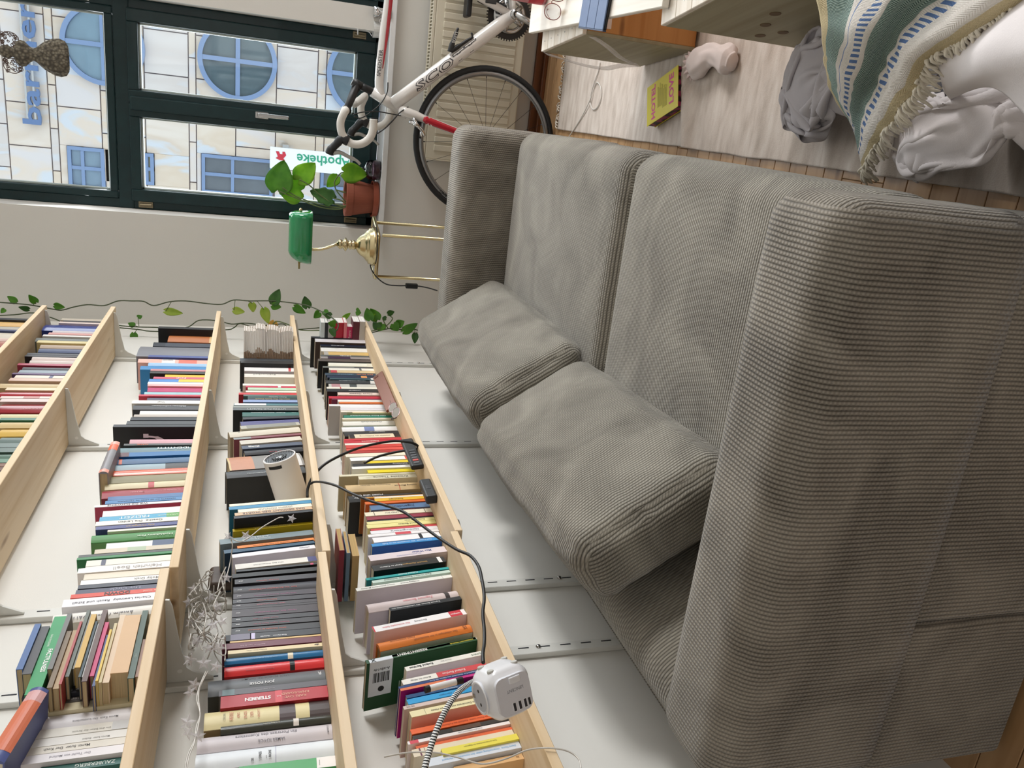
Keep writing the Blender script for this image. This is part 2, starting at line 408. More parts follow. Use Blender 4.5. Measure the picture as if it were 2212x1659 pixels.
# ------------------------------------------------------------------ building across the street
YB = 15.0
M_ST = []
for i, (c1, c2) in enumerate((('#E2D4C4','#DAC8B4'),('#DCD4CF','#D4CAC4'),('#E4D8CC','#D8C7B6'),('#DBD4D2','#E0D0C0'))):
    m, n, L, b = nodes('limestone_%d'%i); tc = n.new('ShaderNodeTexCoord'); mp = n.new('ShaderNodeMapping'); mp.inputs['Scale'].default_value = (1.2,1.2,.45)
    nz = n.new('ShaderNodeTexNoise'); nz.inputs['Scale'].default_value = 1.6; nz.inputs['Detail'].default_value = 5; nz.inputs['Distortion'].default_value = 1.5
    oi = n.new('ShaderNodeObjectInfo'); va = n.new('ShaderNodeVectorMath'); va.operation = 'ADD'; L.new(tc.outputs['Object'], mp.inputs[0]); L.new(mp.outputs[0], va.inputs[0])
    cb = n.new('ShaderNodeCombineXYZ'); L.new(mth(n,L,'MULTIPLY',oi.outputs['Random'],50), cb.inputs[0]); L.new(cb.outputs[0], va.inputs[1]); L.new(va.outputs[0], nz.inputs['Vector'])
    L.new(ramp(n,L,nz.outputs['Fac'],[(.35,c1),(.55,c2),(.64,'#D2D6DC')]), b.inputs['Base Color']); b.inputs['Roughness'].default_value = .8
    M_ST.append(m)
M_BLUE = mat('#7C93B8', .45, var=.08, scale=3); M_PANEB = glass('street_glass', (.9,.95,1,1), .8, .03, .97)
bld = thing('office_building', 'pale stone clad office building with round blue framed windows across the street', 'building', (0,YB+.3,-4))
obj('backing_wall', box((-12,YB+.06,-4),(12,YB+.4,12)), mat('#A39CA4', .9), bld)
def bx(x, y): return H(x, y, 'y', YB)
zc = [H(v,150,'y',YB).z for v in (-90,6,100,118,214,311,407,423,510,598,687,706,800,900,1000)]
x0 = H(300,470,'y',YB).x; rnd = random.Random(3); tw = .66
rounds = [((224,98),92),((514,132),87),((792,166),87)]
Rw = []
for (cx,cy), r in rounds:
    c = bx(cx,cy); Rw.append((c, abs(bx(cx-r,cy).z-c.z)))
rects = [((150,225),(322,405)),((312,332),(332,398)),((436,590),(346,416)),((690,760),(372,440))]
RR = []
for (xa,xb),(ya,yb) in rects:
    a = bx(xa,yb); b_ = bx(xb,ya); RR.append((min(a.x,b_.x),max(a.x,b_.x),min(a.z,b_.z),max(a.z,b_.z)))
def blocked(x1,x2,z1,z2):
    for a,b_,c,d in RR:
        if x1 < b_-.02 and x2 > a+.02 and z1 < d-.02 and z2 > c+.02: return True
    return False
for i in range(len(zc)-1):
    zt, zb_ = zc[i], zc[i+1]; thin = (zt-zb_) < .3
    x = x0-6*tw-(.31 if i % 2 else 0)
    while x < x0+7*tw:
        segs = [(x+.008,x+tw-.008)]
        for a,b_,c,d in RR:
            if zb_ < d-.02 and zt > c+.02:
                new = []
                for s,e in segs:
                    if e <= a or s >= b_: new.append((s,e))
                    else:
                        if s < a-.03: new.append((s,a-.005))
                        if e > b_+.03: new.append((b_+.005,e))
                segs = new
        for s,e in segs:
            # stone slabs; a round window covers its own opening with a deep collar
            obj('stone_slab', box((s,YB+rnd.uniform(0,.006),zb_+.008),(e,YB+.08,zt-.008), .006, 1), M_ST[rnd.randrange(4)], bld)
        x += tw
    for a,b_,c,d in RR:
        for s0_, s1_ in ((max(zb_,d),zt),(zb_,min(zt,c))):
            if s1_-s0_ > .05 and zb_ < d-.02 and zt > c+.02: obj('stone_slab', box((a-.004,YB+.002,s0_+.008),(b_+.004,YB+.08,s1_-.008), .006, 1), M_ST[rnd.randrange(4)], bld)
for c, r in Rw:
    bm = bmesh.new(); add_lathe(bm,[(r*.88,-.10),(r,-.10),(r,.02),(r*.88,.02),(r*.88,-.10)],c,'y',48)
    f = obj('round_window', bm, M_BLUE, bld)
    bm = lathe([(r*.9,-.055),(r*.9,-.03)], c, 'y', 40); obj('pane', bm, M_PANEB, f)
    bm = lathe([(r*.89,-.02),(r*.89,.0)], c, 'y', 40); obj('blind', bm, mat('#CFE6EE' if c.z > 3 else '#98A39E', .7, var=.25, scale=3), f)
    bm = bmesh.new(); add_box(bm,(c.x-.035,YB-.09,c.z-r*.9),(c.x+.035,YB-.04,c.z+r*.9)); add_box(bm,(c.x-r*.9,YB-.085,c.z-.035),(c.x+r*.9,YB-.046,c.z+.035))
    obj('mullion', bm, M_BLUE, f)
for j,(a,b_,c,d) in enumerate(RR):
    bm = bmesh.new(); t = .055
    add_box(bm,(a,YB-.03,c),(a+t,YB+.06,d)); add_box(bm,(b_-t,YB-.03,c),(b_,YB+.06,d)); add_box(bm,(a+.001,YB-.028,c),(b_-.001,YB+.06,c+t)); add_box(bm,(a+.001,YB-.028,d-t),(b_-.001,YB+.06,d))
    add_box(bm,((a+b_)/2-.028,YB-.02,c),((a+b_)/2+.028,YB+.06,d)); add_box(bm,(a+.002,YB-.022,c+(d-c)*.55),(b_,YB+.06,c+(d-c)*.55+.05))
    f = obj('square_window', bm, M_BLUE, bld)
    obj('pane', box((a+.02,YB+.0,c+.02),(b_-.02,YB+.02,d-.02)), M_PANEB, f)
    obj('blind', box((a+.02,YB+.03,c+.02),(b_-.02,YB+.05,d-.02)), mat(['#D3E2F2','#EBC87E','#A9A39E','#B8ACA4'][j], .8, var=.3, scale=4), f)
# blue lettering on two rods
pb = bx(74,262); pe = bx(43,5); d = (pe-pb); xd = Vector((1,0,0))
bm = bmesh.new(); c0_ = bx(72,244); cE = bx(72,20); hL = abs(bx(52,150).z-bx(93,150).z); wL = (cE.x-c0_.x)*1.18
add_text(bm, 'barmer', ((0,0,0)), (1,0,0), (0,0,1), length=1.0, bold=.02)
zs0 = [v.co.z for v in bm.verts]; sz = hL/(max(zs0)-min(zs0))
for v in bm.verts: v.co = Vector((bx(72,268).x+(v.co.x+.5)*wL, YB-.12+v.co.y, c0_.z+v.co.z*sz))
r_ = bmesh.ops.extrude_face_region(bm, geom=list(bm.faces)); bmesh.ops.translate(bm, vec=(0,.06,0), verts=[v for v in r_['geom'] if isinstance(v, bmesh.types.BMVert)])
obj('sign_letters', bm, mat('#5E7AA6', .5), bld)
bm = bmesh.new(); zc_ = c0_.z
for dz in (-.06,.05): add_box(bm,(bx(62,265).x,YB-.09,zc_+dz),(bx(62,265).x+3.6,YB-.07,zc_+dz+.03))
obj('sign_rods', bm, M_STEEL, bld)
# pharmacy banner, lettering turned on its side
sg = thing('pharmacy_sign', 'white upright shop sign with a red emblem and green lettering across the street', 'sign', tuple(bx(665,345)+Vector((0,-.5,0))))
a = H(583,345,'y',YB-.5); b_ = H(790,345,'y',YB-.5); wS = abs(H(660,322,'y',YB-.5).x-H(660,368,'y',YB-.5).x); cxs = (a.x+H(740,350,'y',YB-.5).x)/2
obj('panel', box((cxs-wS/2,YB-.5,b_.z),(cxs+wS/2,YB-.42,a.z), .01), mat('#F4F6F6', .5, var=.01), sg)
obj('bracket', box((cxs+wS/2-.05,YB-.46,a.z-.3),(cxs+wS/2+.05,YB+.05,a.z-.2)), M_STEEL, sg)
zt = H(641,345,'y',YB-.5).z
obj('lettering', text('Apotheke', (cxs+wS*.14,YB-.503,(zt+H(758,345,'y',YB-.5).z)/2), (0,0,1), (-1,0,0), length=abs(zt-H(758,345,'y',YB-.5).z)*1.0, bold=.02), mat('#2E9C78', .6), sg)
zl = H(607,335,'y',YB-.5).z; s = wS*.36; em = []
for px, pz in ((-.55,-.9),(-.75,-.2),(-.35,.5),(-.6,.9),(.2,.9),(.75,.55),(.45,.2),(.75,-.9),(.3,-.9),(.15,-.35),(-.2,-.35),(-.2,-.9)):
    em.append(Vector((cxs+wS*.12-pz*s*.62, YB-.503, zl+px*s*.9)))
obj('emblem', plate(em, (0,-1,0), .004), mat('#C8283C', .6), sg)
# ================================================================== SOFA
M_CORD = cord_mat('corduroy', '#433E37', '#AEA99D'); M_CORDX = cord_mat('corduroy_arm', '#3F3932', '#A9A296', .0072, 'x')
def rbox(lo, hi, r, n=(20,20,20), puff=(0,0,0), wr=0, seed=0, Mx=None, bm=None):
    "box with rolled edges; puff swells each pair of faces; wr adds cloth wrinkles"
    bm = bm or bmesh.new(); lo = Vector(lo); hi = Vector(hi); c = (lo+hi)/2; h = (hi-lo)/2; rr = min(r, min(h)*.98)
    def samp(k, hh):
        e = rr/hh; m_ = max(2,int(k)); out = []
        ne = 4
        for i in range(ne): out.append(-1+e*(1-math.cos(PI/2*i/ne)) if False else -1+e*i/ne)
        for i in range(m_+1): out.append(-1+e+(2-2*e)*i/m_)
        for i in range(1,ne+1): out.append(1-e+e*i/ne)
        return out
    S = [samp(n[i], h[i]) for i in range(3)]; cache = {}
    def pt(u, v, w):
        key = (round(u,5),round(v,5),round(w,5))
        if key in cache: return cache[key]
        p = Vector((u*h.x,v*h.y,w*h.z)); q = Vector((max(-(h[i]-rr),min(h[i]-rr,p[i])) for i in range(3)))
        d = p-q
        if d.length > 1e-9: p = q+d.normalized()*rr
        uvw = (u,v,w)
        for i in range(3):
            if puff[i]:
                j, k2 = (i+1)%3, (i+2)%3
                p[i] += puff[i]*uvw[i]*max(0,1-uvw[j]**2)**.6*max(0,1-uvw[k2]**2)**.6
        if wr:
            g = noise.noise(Vector((p.x*16+seed,p.y*9,p.z*16)))*.6+noise.noise(Vector((p.x*38+seed,p.y*24,p.z*38)))*.4
            p += d.normalized()*g*wr if d.length > 1e-9 else Vector((0,0,0))
        p = p+c
        if Mx is not None: p = Mx @ p
        cache[key] = bm.verts.new(p); return cache[key]
    def face(axis, sgn):
        A, B = S[(axis+1)%3], S[(axis+2)%3]
        def mk(a,b):
            l = [0,0,0]; l[axis] = sgn; l[(axis+1)%3] = a; l[(axis+2)%3] = b; return pt(*l)
        for i in range(len(A)-1):
            for j in range(len(B)-1):
                q = [mk(A[i],B[j]),mk(A[i+1],B[j]),mk(A[i+1],B[j+1]),mk(A[i],B[j+1])]
                if sgn < 0: q.reverse()
                if len(set(q)) > 2:
                    try: bm.faces.new(list(dict.fromkeys(q)))
                    except ValueError: pass
    for ax in range(3): face(ax,1); face(ax,-1)
    return bm
def cut(bm, co, no):
    g = list(bm.verts)+list(bm.edges)+list(bm.faces)
    r = bmesh.ops.bisect_plane(bm, geom=g, plane_co=co, plane_no=no, clear_inner=True)
    es = [e for e in r['geom_cut'] if isinstance(e, bmesh.types.BMEdge)]
    try: bmesh.ops.holes_fill(bm, edges=es)
    except Exception: pass
    return bm
sofa = thing('corduroy_sofa', 'two seat taupe corduroy sofa with high boxy arms against the white bookshelf wall', 'sofa', (.6,2.0,0))
SX0, SX1 = .112, 1.078
for y0, y1, nm in ((.852,1.05,'near'),(2.945,3.15,'far')):
    bm = rbox((SX0,y0,-.1),(SX1,y1,.632), .055, (18,6,14), puff=(0,.006,.004)); cut(bm, (0,0,.322), (0,0,1))
    a = obj('armrest', bm, M_CORDX, sofa, smooth=True)
    for xa, xb in ((SX0+.004,.418),(.421,SX1-.004)):
        bm = rbox((xa,y0+.006,.012),(xb,y1-.004,.3185), .014, (6,4,6)); obj('base_panel', bm, M_CORDX, a, smooth=True)
Mb = Matrix.Translation((.20,2.0,.35))
bm = bmesh.new()
prof = [(.112,.03),(.112,.55),(.118,.585),(.137,.612),(.165,.624),(.196,.620),(.225,.598),(.255,.555),(.33,.45),(.40,.34),(.44,.26),(.44,.03)]
prof = [(p.x,p.y) for p in smooth_path([Vector((a,b,0)) for a,b in prof], 4)]
ny = 40; rows = []
for j in range(ny+1):
    y = .97+(3.03-.97)*j/ny; rows.append([bm.verts.new((a,y,b)) for a,b in prof])
for A, B in zip(rows, rows[1:]):
    for i in range(len(prof)-1): bm.faces.new((A[i],A[i+1],B[i+1],B[i]))
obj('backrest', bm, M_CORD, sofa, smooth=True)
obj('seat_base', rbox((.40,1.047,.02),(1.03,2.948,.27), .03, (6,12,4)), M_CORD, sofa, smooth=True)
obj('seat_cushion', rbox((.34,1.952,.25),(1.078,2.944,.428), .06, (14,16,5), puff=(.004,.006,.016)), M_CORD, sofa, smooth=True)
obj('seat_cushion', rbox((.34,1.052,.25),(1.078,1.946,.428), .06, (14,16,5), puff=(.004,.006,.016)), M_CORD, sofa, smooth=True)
for i in range(4): obj('foot', box(((.2,.98)[i%2]-.03,(.95,3.05)[i//2]-.03,0),((.2,.98)[i%2]+.03,(.95,3.05)[i//2]+.03,.014)), M_BLACK, sofa)
def back_cushion(yc, w, xb, zb, lean, yaw, seed, label, h=.37, t=.15):
    # loose back cushion: local x = thickness (front +), y = width, z = height; reclined against the backrest
    R_ = Matrix.Rotation(math.radians(yaw),3,'Z') @ Matrix.Rotation(math.radians(-lean),3,'Y')
    o = thing('back_cushion', label, 'cushion', (xb,yc,zb), 'back cushions of the sofa', R_)
    bm = rbox((-t,-w/2,0),(0,w/2,h), .05, (4,18,12), puff=(.022,.012,.014), wr=.007, seed=seed)
    bm.transform(o.matrix_world)
    c = obj('cover', bm, M_CORD, o, smooth=True)
back_cushion(2.495, .90, .545, .452, 33, 0, 1, 'far corduroy back cushion of the taupe sofa, nearest the window', .375)
back_cushion(1.63, .80, .540, .452, 34, 3.5, 5, 'near corduroy back cushion of the taupe sofa, beside the big front arm', .375)
# ================================================================== RUG
m, n, L, b = nodes('rug_wool'); tc = n.new('ShaderNodeTexCoord'); mp = n.new('ShaderNodeMapping'); mp.inputs['Scale'].default_value = (9,34,9); L.new(tc.outputs['Object'], mp.inputs[0])
nz = n.new('ShaderNodeTexNoise'); nz.inputs['Scale'].default_value = 1; nz.inputs['Detail'].default_value = 6; L.new(mp.outputs[0], nz.inputs['Vector'])
nf = n.new('ShaderNodeTexNoise'); nf.inputs['Scale'].default_value = 400; nf.inputs['Detail'].default_value = 3; L.new(tc.outputs['Object'], nf.inputs['Vector'])
v = mth(n,L,'ADD', mth(n,L,'MULTIPLY',nz.outputs['Fac'],.75), mth(n,L,'MULTIPLY',nf.outputs['Fac'],.25))
L.new(ramp(n,L,v,[(.3,'#B9ADA3'),(.5,'#D2C7BE'),(.7,'#E0D8D0')]), b.inputs['Base Color']); b.inputs['Roughness'].default_value = .95; b.inputs['Specular IOR Level'].default_value = .1
bp = n.new('ShaderNodeBump'); bp.inputs['Strength'].default_value = .6; bp.inputs['Distance'].default_value = .004; L.new(v, bp.inputs['Height']); L.new(bp.outputs['Normal'], b.inputs['Normal'])
M_RUG = m
rug = thing('wool_rug', 'pale grey-beige woven wool rug with white end fringe beside the sofa', 'rug', (1.7,2.2,0))
RX0, RX1, RY0, RY1 = 1.092, 2.3, .45, 3.70
def rugz(x, y):
    z = .008+.0012*noise.noise(Vector((x*9,y*9,0)))
    z += .030*math.exp(-((y-2.43-(x-1.1)*.35)/.030)**2)*min(1,max(0,(1.42-x)/.06+.0)) if x < 1.42 else 0
    for yc, a, w_, sl in ((2.05,.008,.028,.1),(1.88,.010,.028,.05),(1.72,.020,.026,.1),(1.62,.016,.024,0),(1.52,.020,.026,-.05),(1.40,.020,.026,.1)):
        z += a*math.exp(-((y-yc-(x-1.1)*sl)/w_)**2)
    return z
P = []
for i in range(211):
    y = RY1+(RY0-RY1)*i/210
    edge = RX0+.006*noise.noise(Vector((y*5,3,0)))
    P.append([Vector((edge+(RX1-edge)*(j/40)**1.5, y+(.035*(j/40) if i == 0 else 0), rugz(edge+(RX1-edge)*(j/40)**1.5,y))) for j in range(41)])
bm = grid_surface(P, -.006); obj('weave', bm, M_RUG, rug, smooth=True)
bm = bmesh.new(); rnd = random.Random(5)
for i in range(95):
    x = RX0+.004+i*.0127; y = RY1+.035*(((x-RX0)/(RX1-RX0))**.66); l = rnd.uniform(.03,.055)
    a = rnd.uniform(-.02,.02); add_tube(bm, smooth_path([(x,y-.003,.010),(x+a*.6,y+l*.35,.012),(x+a*1.4+rnd.uniform(-.01,.01),y+l*.7,.005),(x+a,y+l,.004)],3), [.0028]*9+[.0016], 5)
stuff(obj('fringe', bm, mat('#D8CFC2', .9), rug, smooth=True))
# ================================================================== CRATES, PLANK AND WHAT LIES ON THEM
M_CRL = wood('crate_grey_ply', '#A29A80', '#8D8468', 'y', .7, .6, '#6E6248')
M_CRO = wood('crate_orange_pine', '#C98F52', '#B5773A', 'x', .7, .55, '#7A4A20')
M_CRW = wood('limed_pine', '#E6DED2', '#D3C6B4', 'x', .8, .6, '#B09878')
M_CRP = wood('limed_pine_plank', '#EAE4DA', '#D8CEC0', 'y', .7, .6, '#B8A488')
def crate(x, y, ang, L_, W_, Hh, label, tape):
    "x,y = left far floor corner; local -y runs toward the camera, +x to the right"
    R_ = Matrix.Rotation(ang,3,'Z'); Hh -= .0115; o = thing('wooden_crate', label, 'crate', (x,y,.0115), 'wooden crates under the plank', R_)
    Mx = o.matrix_world; t = .012
    def pb(nm, lo, hi, m, par=o, bev=.0015): return obj(nm, box(lo,hi,bev,1,Mx), m, par)
    pb('left_panel', (0,-L_,.008),(t,0,Hh-.014), M_CRL); pb('near_panel',(t,-L_,.008),(W_-t,-L_+t,Hh-.014),M_CRO); pb('far_panel',(t,-t,.008),(W_-t,0,Hh-.014),M_CRO); pb('right_panel',(W_-t,-L_,.008),(W_,0,Hh-.014),M_CRL); pb('bottom_panel',(t,-L_+t,.002),(W_-t,-t,.012),M_CRL)
    k = 0; yy = 0
    nb = 6
    for k in range(nb):
        a = -L_*(k+1)/nb; c = -L_*k/nb
        s = pb('top_slat',(0,a+.0006,Hh-.0135),(W_,c-.0006,Hh),M_CRW)
    bm = bmesh.new()
    for k in range(nb):
        for xx in (.03,.2): add_lathe(bm,[(.0028,0),(.0022,.0008)],(xx,-L_*(k+.5)/nb,Hh),'z',8,Mx)
    obj('nail', bm, M_STEEL, o)
    return o
TAPE = film('packing_tape', (.9,.86,.87,1), .35, .15)
c1 = crate(1.347,2.864,math.radians(5.6),.385,.42,.402, 'orange-sided wooden crate standing at the window end of the plank, tape hanging off', True)
# peeled parcel tape on the left side, clip of tape on the near panel
def ribbon(pts, w, wd, thick=.0006):
    pts = smooth_path(pts, 5); wd = Vector(wd)
    return grid_surface([[p-wd*w/2, p, p+wd*w/2] for p in pts], thick)
obj('tape', ribbon([(1.3425,2.86,.385),(1.335,2.82,.36),(1.318,2.75,.30),(1.310,2.68,.24),(1.322,2.63,.20),(1.33,2.60,.15)], .028, (.3,-.3,.8)), TAPE, c1, smooth=True)
obj('tape', ribbon([(1.3785,2.478,.37),(1.374,2.50,.34),(1.362,2.55,.28),(1.345,2.60,.22),(1.332,2.62,.16)], .026, (0,.6,.7)), TAPE, c1, smooth=True)
obj('label_strip', box((.025,-.386,.30),(.115,-.3845,.335),0,1,c1.matrix_world), mat('#E8DAD6', .5), c1)
c2 = crate(1.372,1.94,math.radians(10),.44,.42,.408, 'grey-sided wooden crate with knots at the bed end of the plank', False)
bm = bmesh.new()
for yy, zz in ((-.10,.02),(-.13,.09),(-.05,.05),(-.21,.12)): add_lathe(bm,[(.0,-.0012),(.013,-.0012),(.013,.0)],(0,yy,zz+.1),'x',14,c2.matrix_world)
obj('knot', bm, mat('#6A5338', .7), c2)
plank = based('bench_plank', box((1.408,1.905,.4105),(1.72,2.95,.4285), .002, 1), M_CRP, (1.5,2.4,.4105), 'limed white pine plank lying across the two wooden crates', 'plank')
ZP = .4285
R_ = Matrix.Rotation(math.radians(-6),3,'Z')
tb = thing('tablet', 'blue tablet in a folding cover lying on the white plank', 'tablet', (1.395,2.42,ZP+.0005), None, R_)
Mx = tb.matrix_world
obj('body', box((0,-.195,0),(.25,0,.008), .003, 2, Mx), M_BLACK, tb)
for k in range(3): obj('cover_segment', box((0,-.065*(k+1)+.001,.0085),(.25,-.065*k-.001,.0125), .0015, 2, Mx), mat('#5E7295', .55, var=.05, bump=.1, bscale=500), tb)
obj('hinge_edge', box((-.004,-.195,.001),(.0,0,.012), .001,1,Mx), mat('#3A4660', .5), tb)
def rim(o, name, c, rx, rz, nrm, up, m, r=.0013, k=28):
    nrm = Vector(nrm).normalized(); up = Vector(up); up = (up-nrm*up.dot(nrm)).normalized(); s = nrm.cross(up); c = Vector(c)
    P = []
    for i in range(k):
        a = 2*PI*i/k; ca, sa = math.cos(a), math.sin(a)
        P.append(c+s*rx*math.copysign(abs(ca)**.9,ca)+up*rz*math.copysign(abs(sa)**.9,sa))
    return obj(name, tube(P, r, 6, closed=True), m, o, smooth=True), P
M_RG = mat('#8A4A42', .25, .85, var=.1)
gl = thing('eyeglasses', 'round thin red metal eyeglasses on the white plank', 'eyeglasses', (1.46,2.62,ZP))
nrm = (-.25,-.8,.45)
for cx, cy in ((1.449,2.628),(1.5,2.60)):
    f, P = rim(gl, 'lens_rim', (cx,cy,ZP+.0275), .0235, .026, nrm, (0,0,1), M_RG)
    c = sum(P, Vector())/len(P); bm = bmesh.new(); bm.faces.new([bm.verts.new(c+(p-c)*.97) for p in P]); obj('lens', bm, glass('spectacle_lens', (.97,.98,1,1), .8), f)
obj('bridge', tube(smooth_path([(1.470,2.617,ZP+.036),(1.475,2.611,ZP+.040),(1.479,2.611,ZP+.036)],4), .0012, 6), M_RG, gl, smooth=True)
for a, b_ in (((1.428,2.637,ZP+.03),(1.47,2.755,ZP+.004)),((1.520,2.590,ZP+.03),(1.565,2.71,ZP+.004))):
    a = Vector(a); b_ = Vector(b_); obj('temple', tube(smooth_path([a,a.lerp(b_,.5)+Vector((0,0,.006)),b_.lerp(a,.12)+Vector((0,0,.002)),b_+Vector((0,0,-.002))],5), [.001]*10+[.0018]*6, 6), M_RG, gl, smooth=True)
can = thing('drink_can', 'pink and red drink can standing at the far end of the plank', 'can', (1.515,2.80,ZP))
obj('body', lathe([(.026,.0),(.0305,.006),(.0305,.150),(.026,.158)], can.location, 'z', 28), mat('#C9828A', .35, .2, var=.3, scale=40), can, smooth=True)
obj('label_band', lathe([(.0309,.012),(.0312,.014),(.0312,.06),(.0309,.062),(.0309,.012)], can.location, 'z', 28), mat('#B8343E', .4, .1, var=.35, scale=70), can, smooth=True)
obj('lid', lathe([(.0255,.157),(.026,.160),(.022,.158),(.0,.158)], can.location, 'z', 28), M_STEEL, can, smooth=True)
obj('base_ring', lathe([(.0262,.0005),(.0295,.006),(.0298,.012),(.0262,.0005)], can.location, 'z', 28), mat('#2C4A3C', .4, .3), can)
# ================================================================== THINGS ON THE RUG
# yellow book lying flat
A_ = Vector((1.163,2.786,.010)); Rb = Matrix.Rotation(math.radians(-48.5),3,'Z')
yb = thing('paperback_book', 'yellow paperback with pink handwriting lettering lying on the rug', 'book', tuple(A_), None, Rb); Mx = yb.matrix_world
def yfit():
    c = [H(1400,257,'z',.045), H(1459,163,'z',.045), H(1466,221,'z',.045)]
    return c
ca, cb_, cc_ = yfit()   # three corners of the top cover
ux = (cb_-ca).normalized(); lw_, lh_ = (cb_-ca).length, (cc_-ca).length
pa, pb_, pc_ = H(1398,274,'z',.045), H(1399,190,'z',.045), H(1466,142,'z',.045); pd = H(1465,231,'z',.045)
ex = (pb_-pa); ey = (pd-pa); ex.z = ey.z = 0
W_, L_ = ex.length, ey.length; ex.normalize(); ey = (ey-ex*ey.dot(ex)).normalized()
Mx = Matrix.Identity(4)
for i in range(3): Mx[i][0] = ex[i]; Mx[i][1] = ey[i]; Mx[i][3] = (pa.x,pa.y,.0155)[i]
bpy.data.objects.remove(yb); del MW['paperback_book']
yb = thing('paperback_book', 'yellow paperback with pink handwriting lettering lying on the rug', 'book', (pa.x,pa.y,.0155)); T = .031
M_YEL = mat('#E6D83E', .4, var=.03)
m, n, L, b = nodes('marbled_edge'); tc = n.new('ShaderNodeTexCoord'); wv = n.new('ShaderNodeTexWave'); wv.inputs['Scale'].default_value = 12; wv.inputs['Distortion'].default_value = 9; wv.inputs['Detail'].default_value = 2
L.new(tc.outputs['Object'], wv.inputs['Vector']); L.new(ramp(n,L,wv.outputs['Fac'],[(.4,'#2A0E1E'),(.6,'#A02A5E')]), b.inputs['Base Color']); M_MARB = m
obj('pages', box((.003,.003,.0015),(W_-.003,L_-.003,T-.0015),0,1,Mx), M_MARB, yb)
ct = obj('front_cover', box((0,0,T-.0015),(W_,L_,T), .0006,1,Mx), M_YEL, yb); obj('back_cover', box((0,0,0),(W_,L_,.0015), .0006,1,Mx), M_YEL, yb)
M_PK = mat('#E0559A', .6); M_INK = mat('#3B3A2A', .7)
def ycov(s, fy, fx, ln, m, bold=.0, ht=None): # text runs along local +x, stacked along +y
    c = Mx @ Vector((W_*fx,L_*fy,T+.0004)); return obj('cover_lettering', text(s, c, tuple(ex), tuple(-ey), length=ln*W_, height=ht, bold=bold), m, ct)
ycov('HOTEL', .22, .52, .86, M_PK, .03); ycov('LOVE', .80, .55, .72, M_PK, .03)
bm = bmesh.new()
rnd = random.Random(9)
for i in range(12):
    yy = L_*(.36+.026*i); a = W_*(.3 if i < 6 else .22); w_ = W_*rnd.uniform(.45,.6)
    add_box(bm,(a,yy,T+.0001),(a+w_,yy+.0022,T+.0004),0,1,Mx)
obj('blurb_lines', bm, mat('#A8A048', .7), ct)
# crumpled sock with frilled cuff
def cloth_blob(c, rad, seed, amp=.25, freq=3, flat=.0, sub=5, rot=0, ridge=True):
    bm = bmesh.new(); bmesh.ops.create_icosphere(bm, subdivisions=sub, radius=1); c = Vector(c); Rz = Matrix.Rotation(rot,3,'Z')
    rr_ = random.Random(seed); D = [Vector((rr_.uniform(-1,1),rr_.uniform(-1,1),rr_.uniform(-.5,.5))).normalized() for _ in range(4)]
    def fold(p, d, fr, wz):
        t = p.dot(d)*fr+wz*noise.noise(p*1.3+d*7)+.5*noise.noise(p*3+d*3); return 1-abs(math.sin(t))**.8
    for v in bm.verts:
        p = v.co.normalized()
        s = 1+amp*(.5*fold(p,D[0],freq,3.2)+.45*fold(p,D[1],freq*1.5,3.0)+.30*fold(p,D[2],freq*2.4,2.8)+.10*fold(p,D[3],freq*4.5,2.0)-.6)+amp*.9*noise.noise(p*1.2+Vector((seed,0,0)))
        x = Vector((p.x*rad[0],p.y*rad[1],p.z*rad[2]))*s
        x = Rz @ x+c
        if x.z < flat: x.z = flat+(x.z-flat)*.02
        v.co = x
    return bm
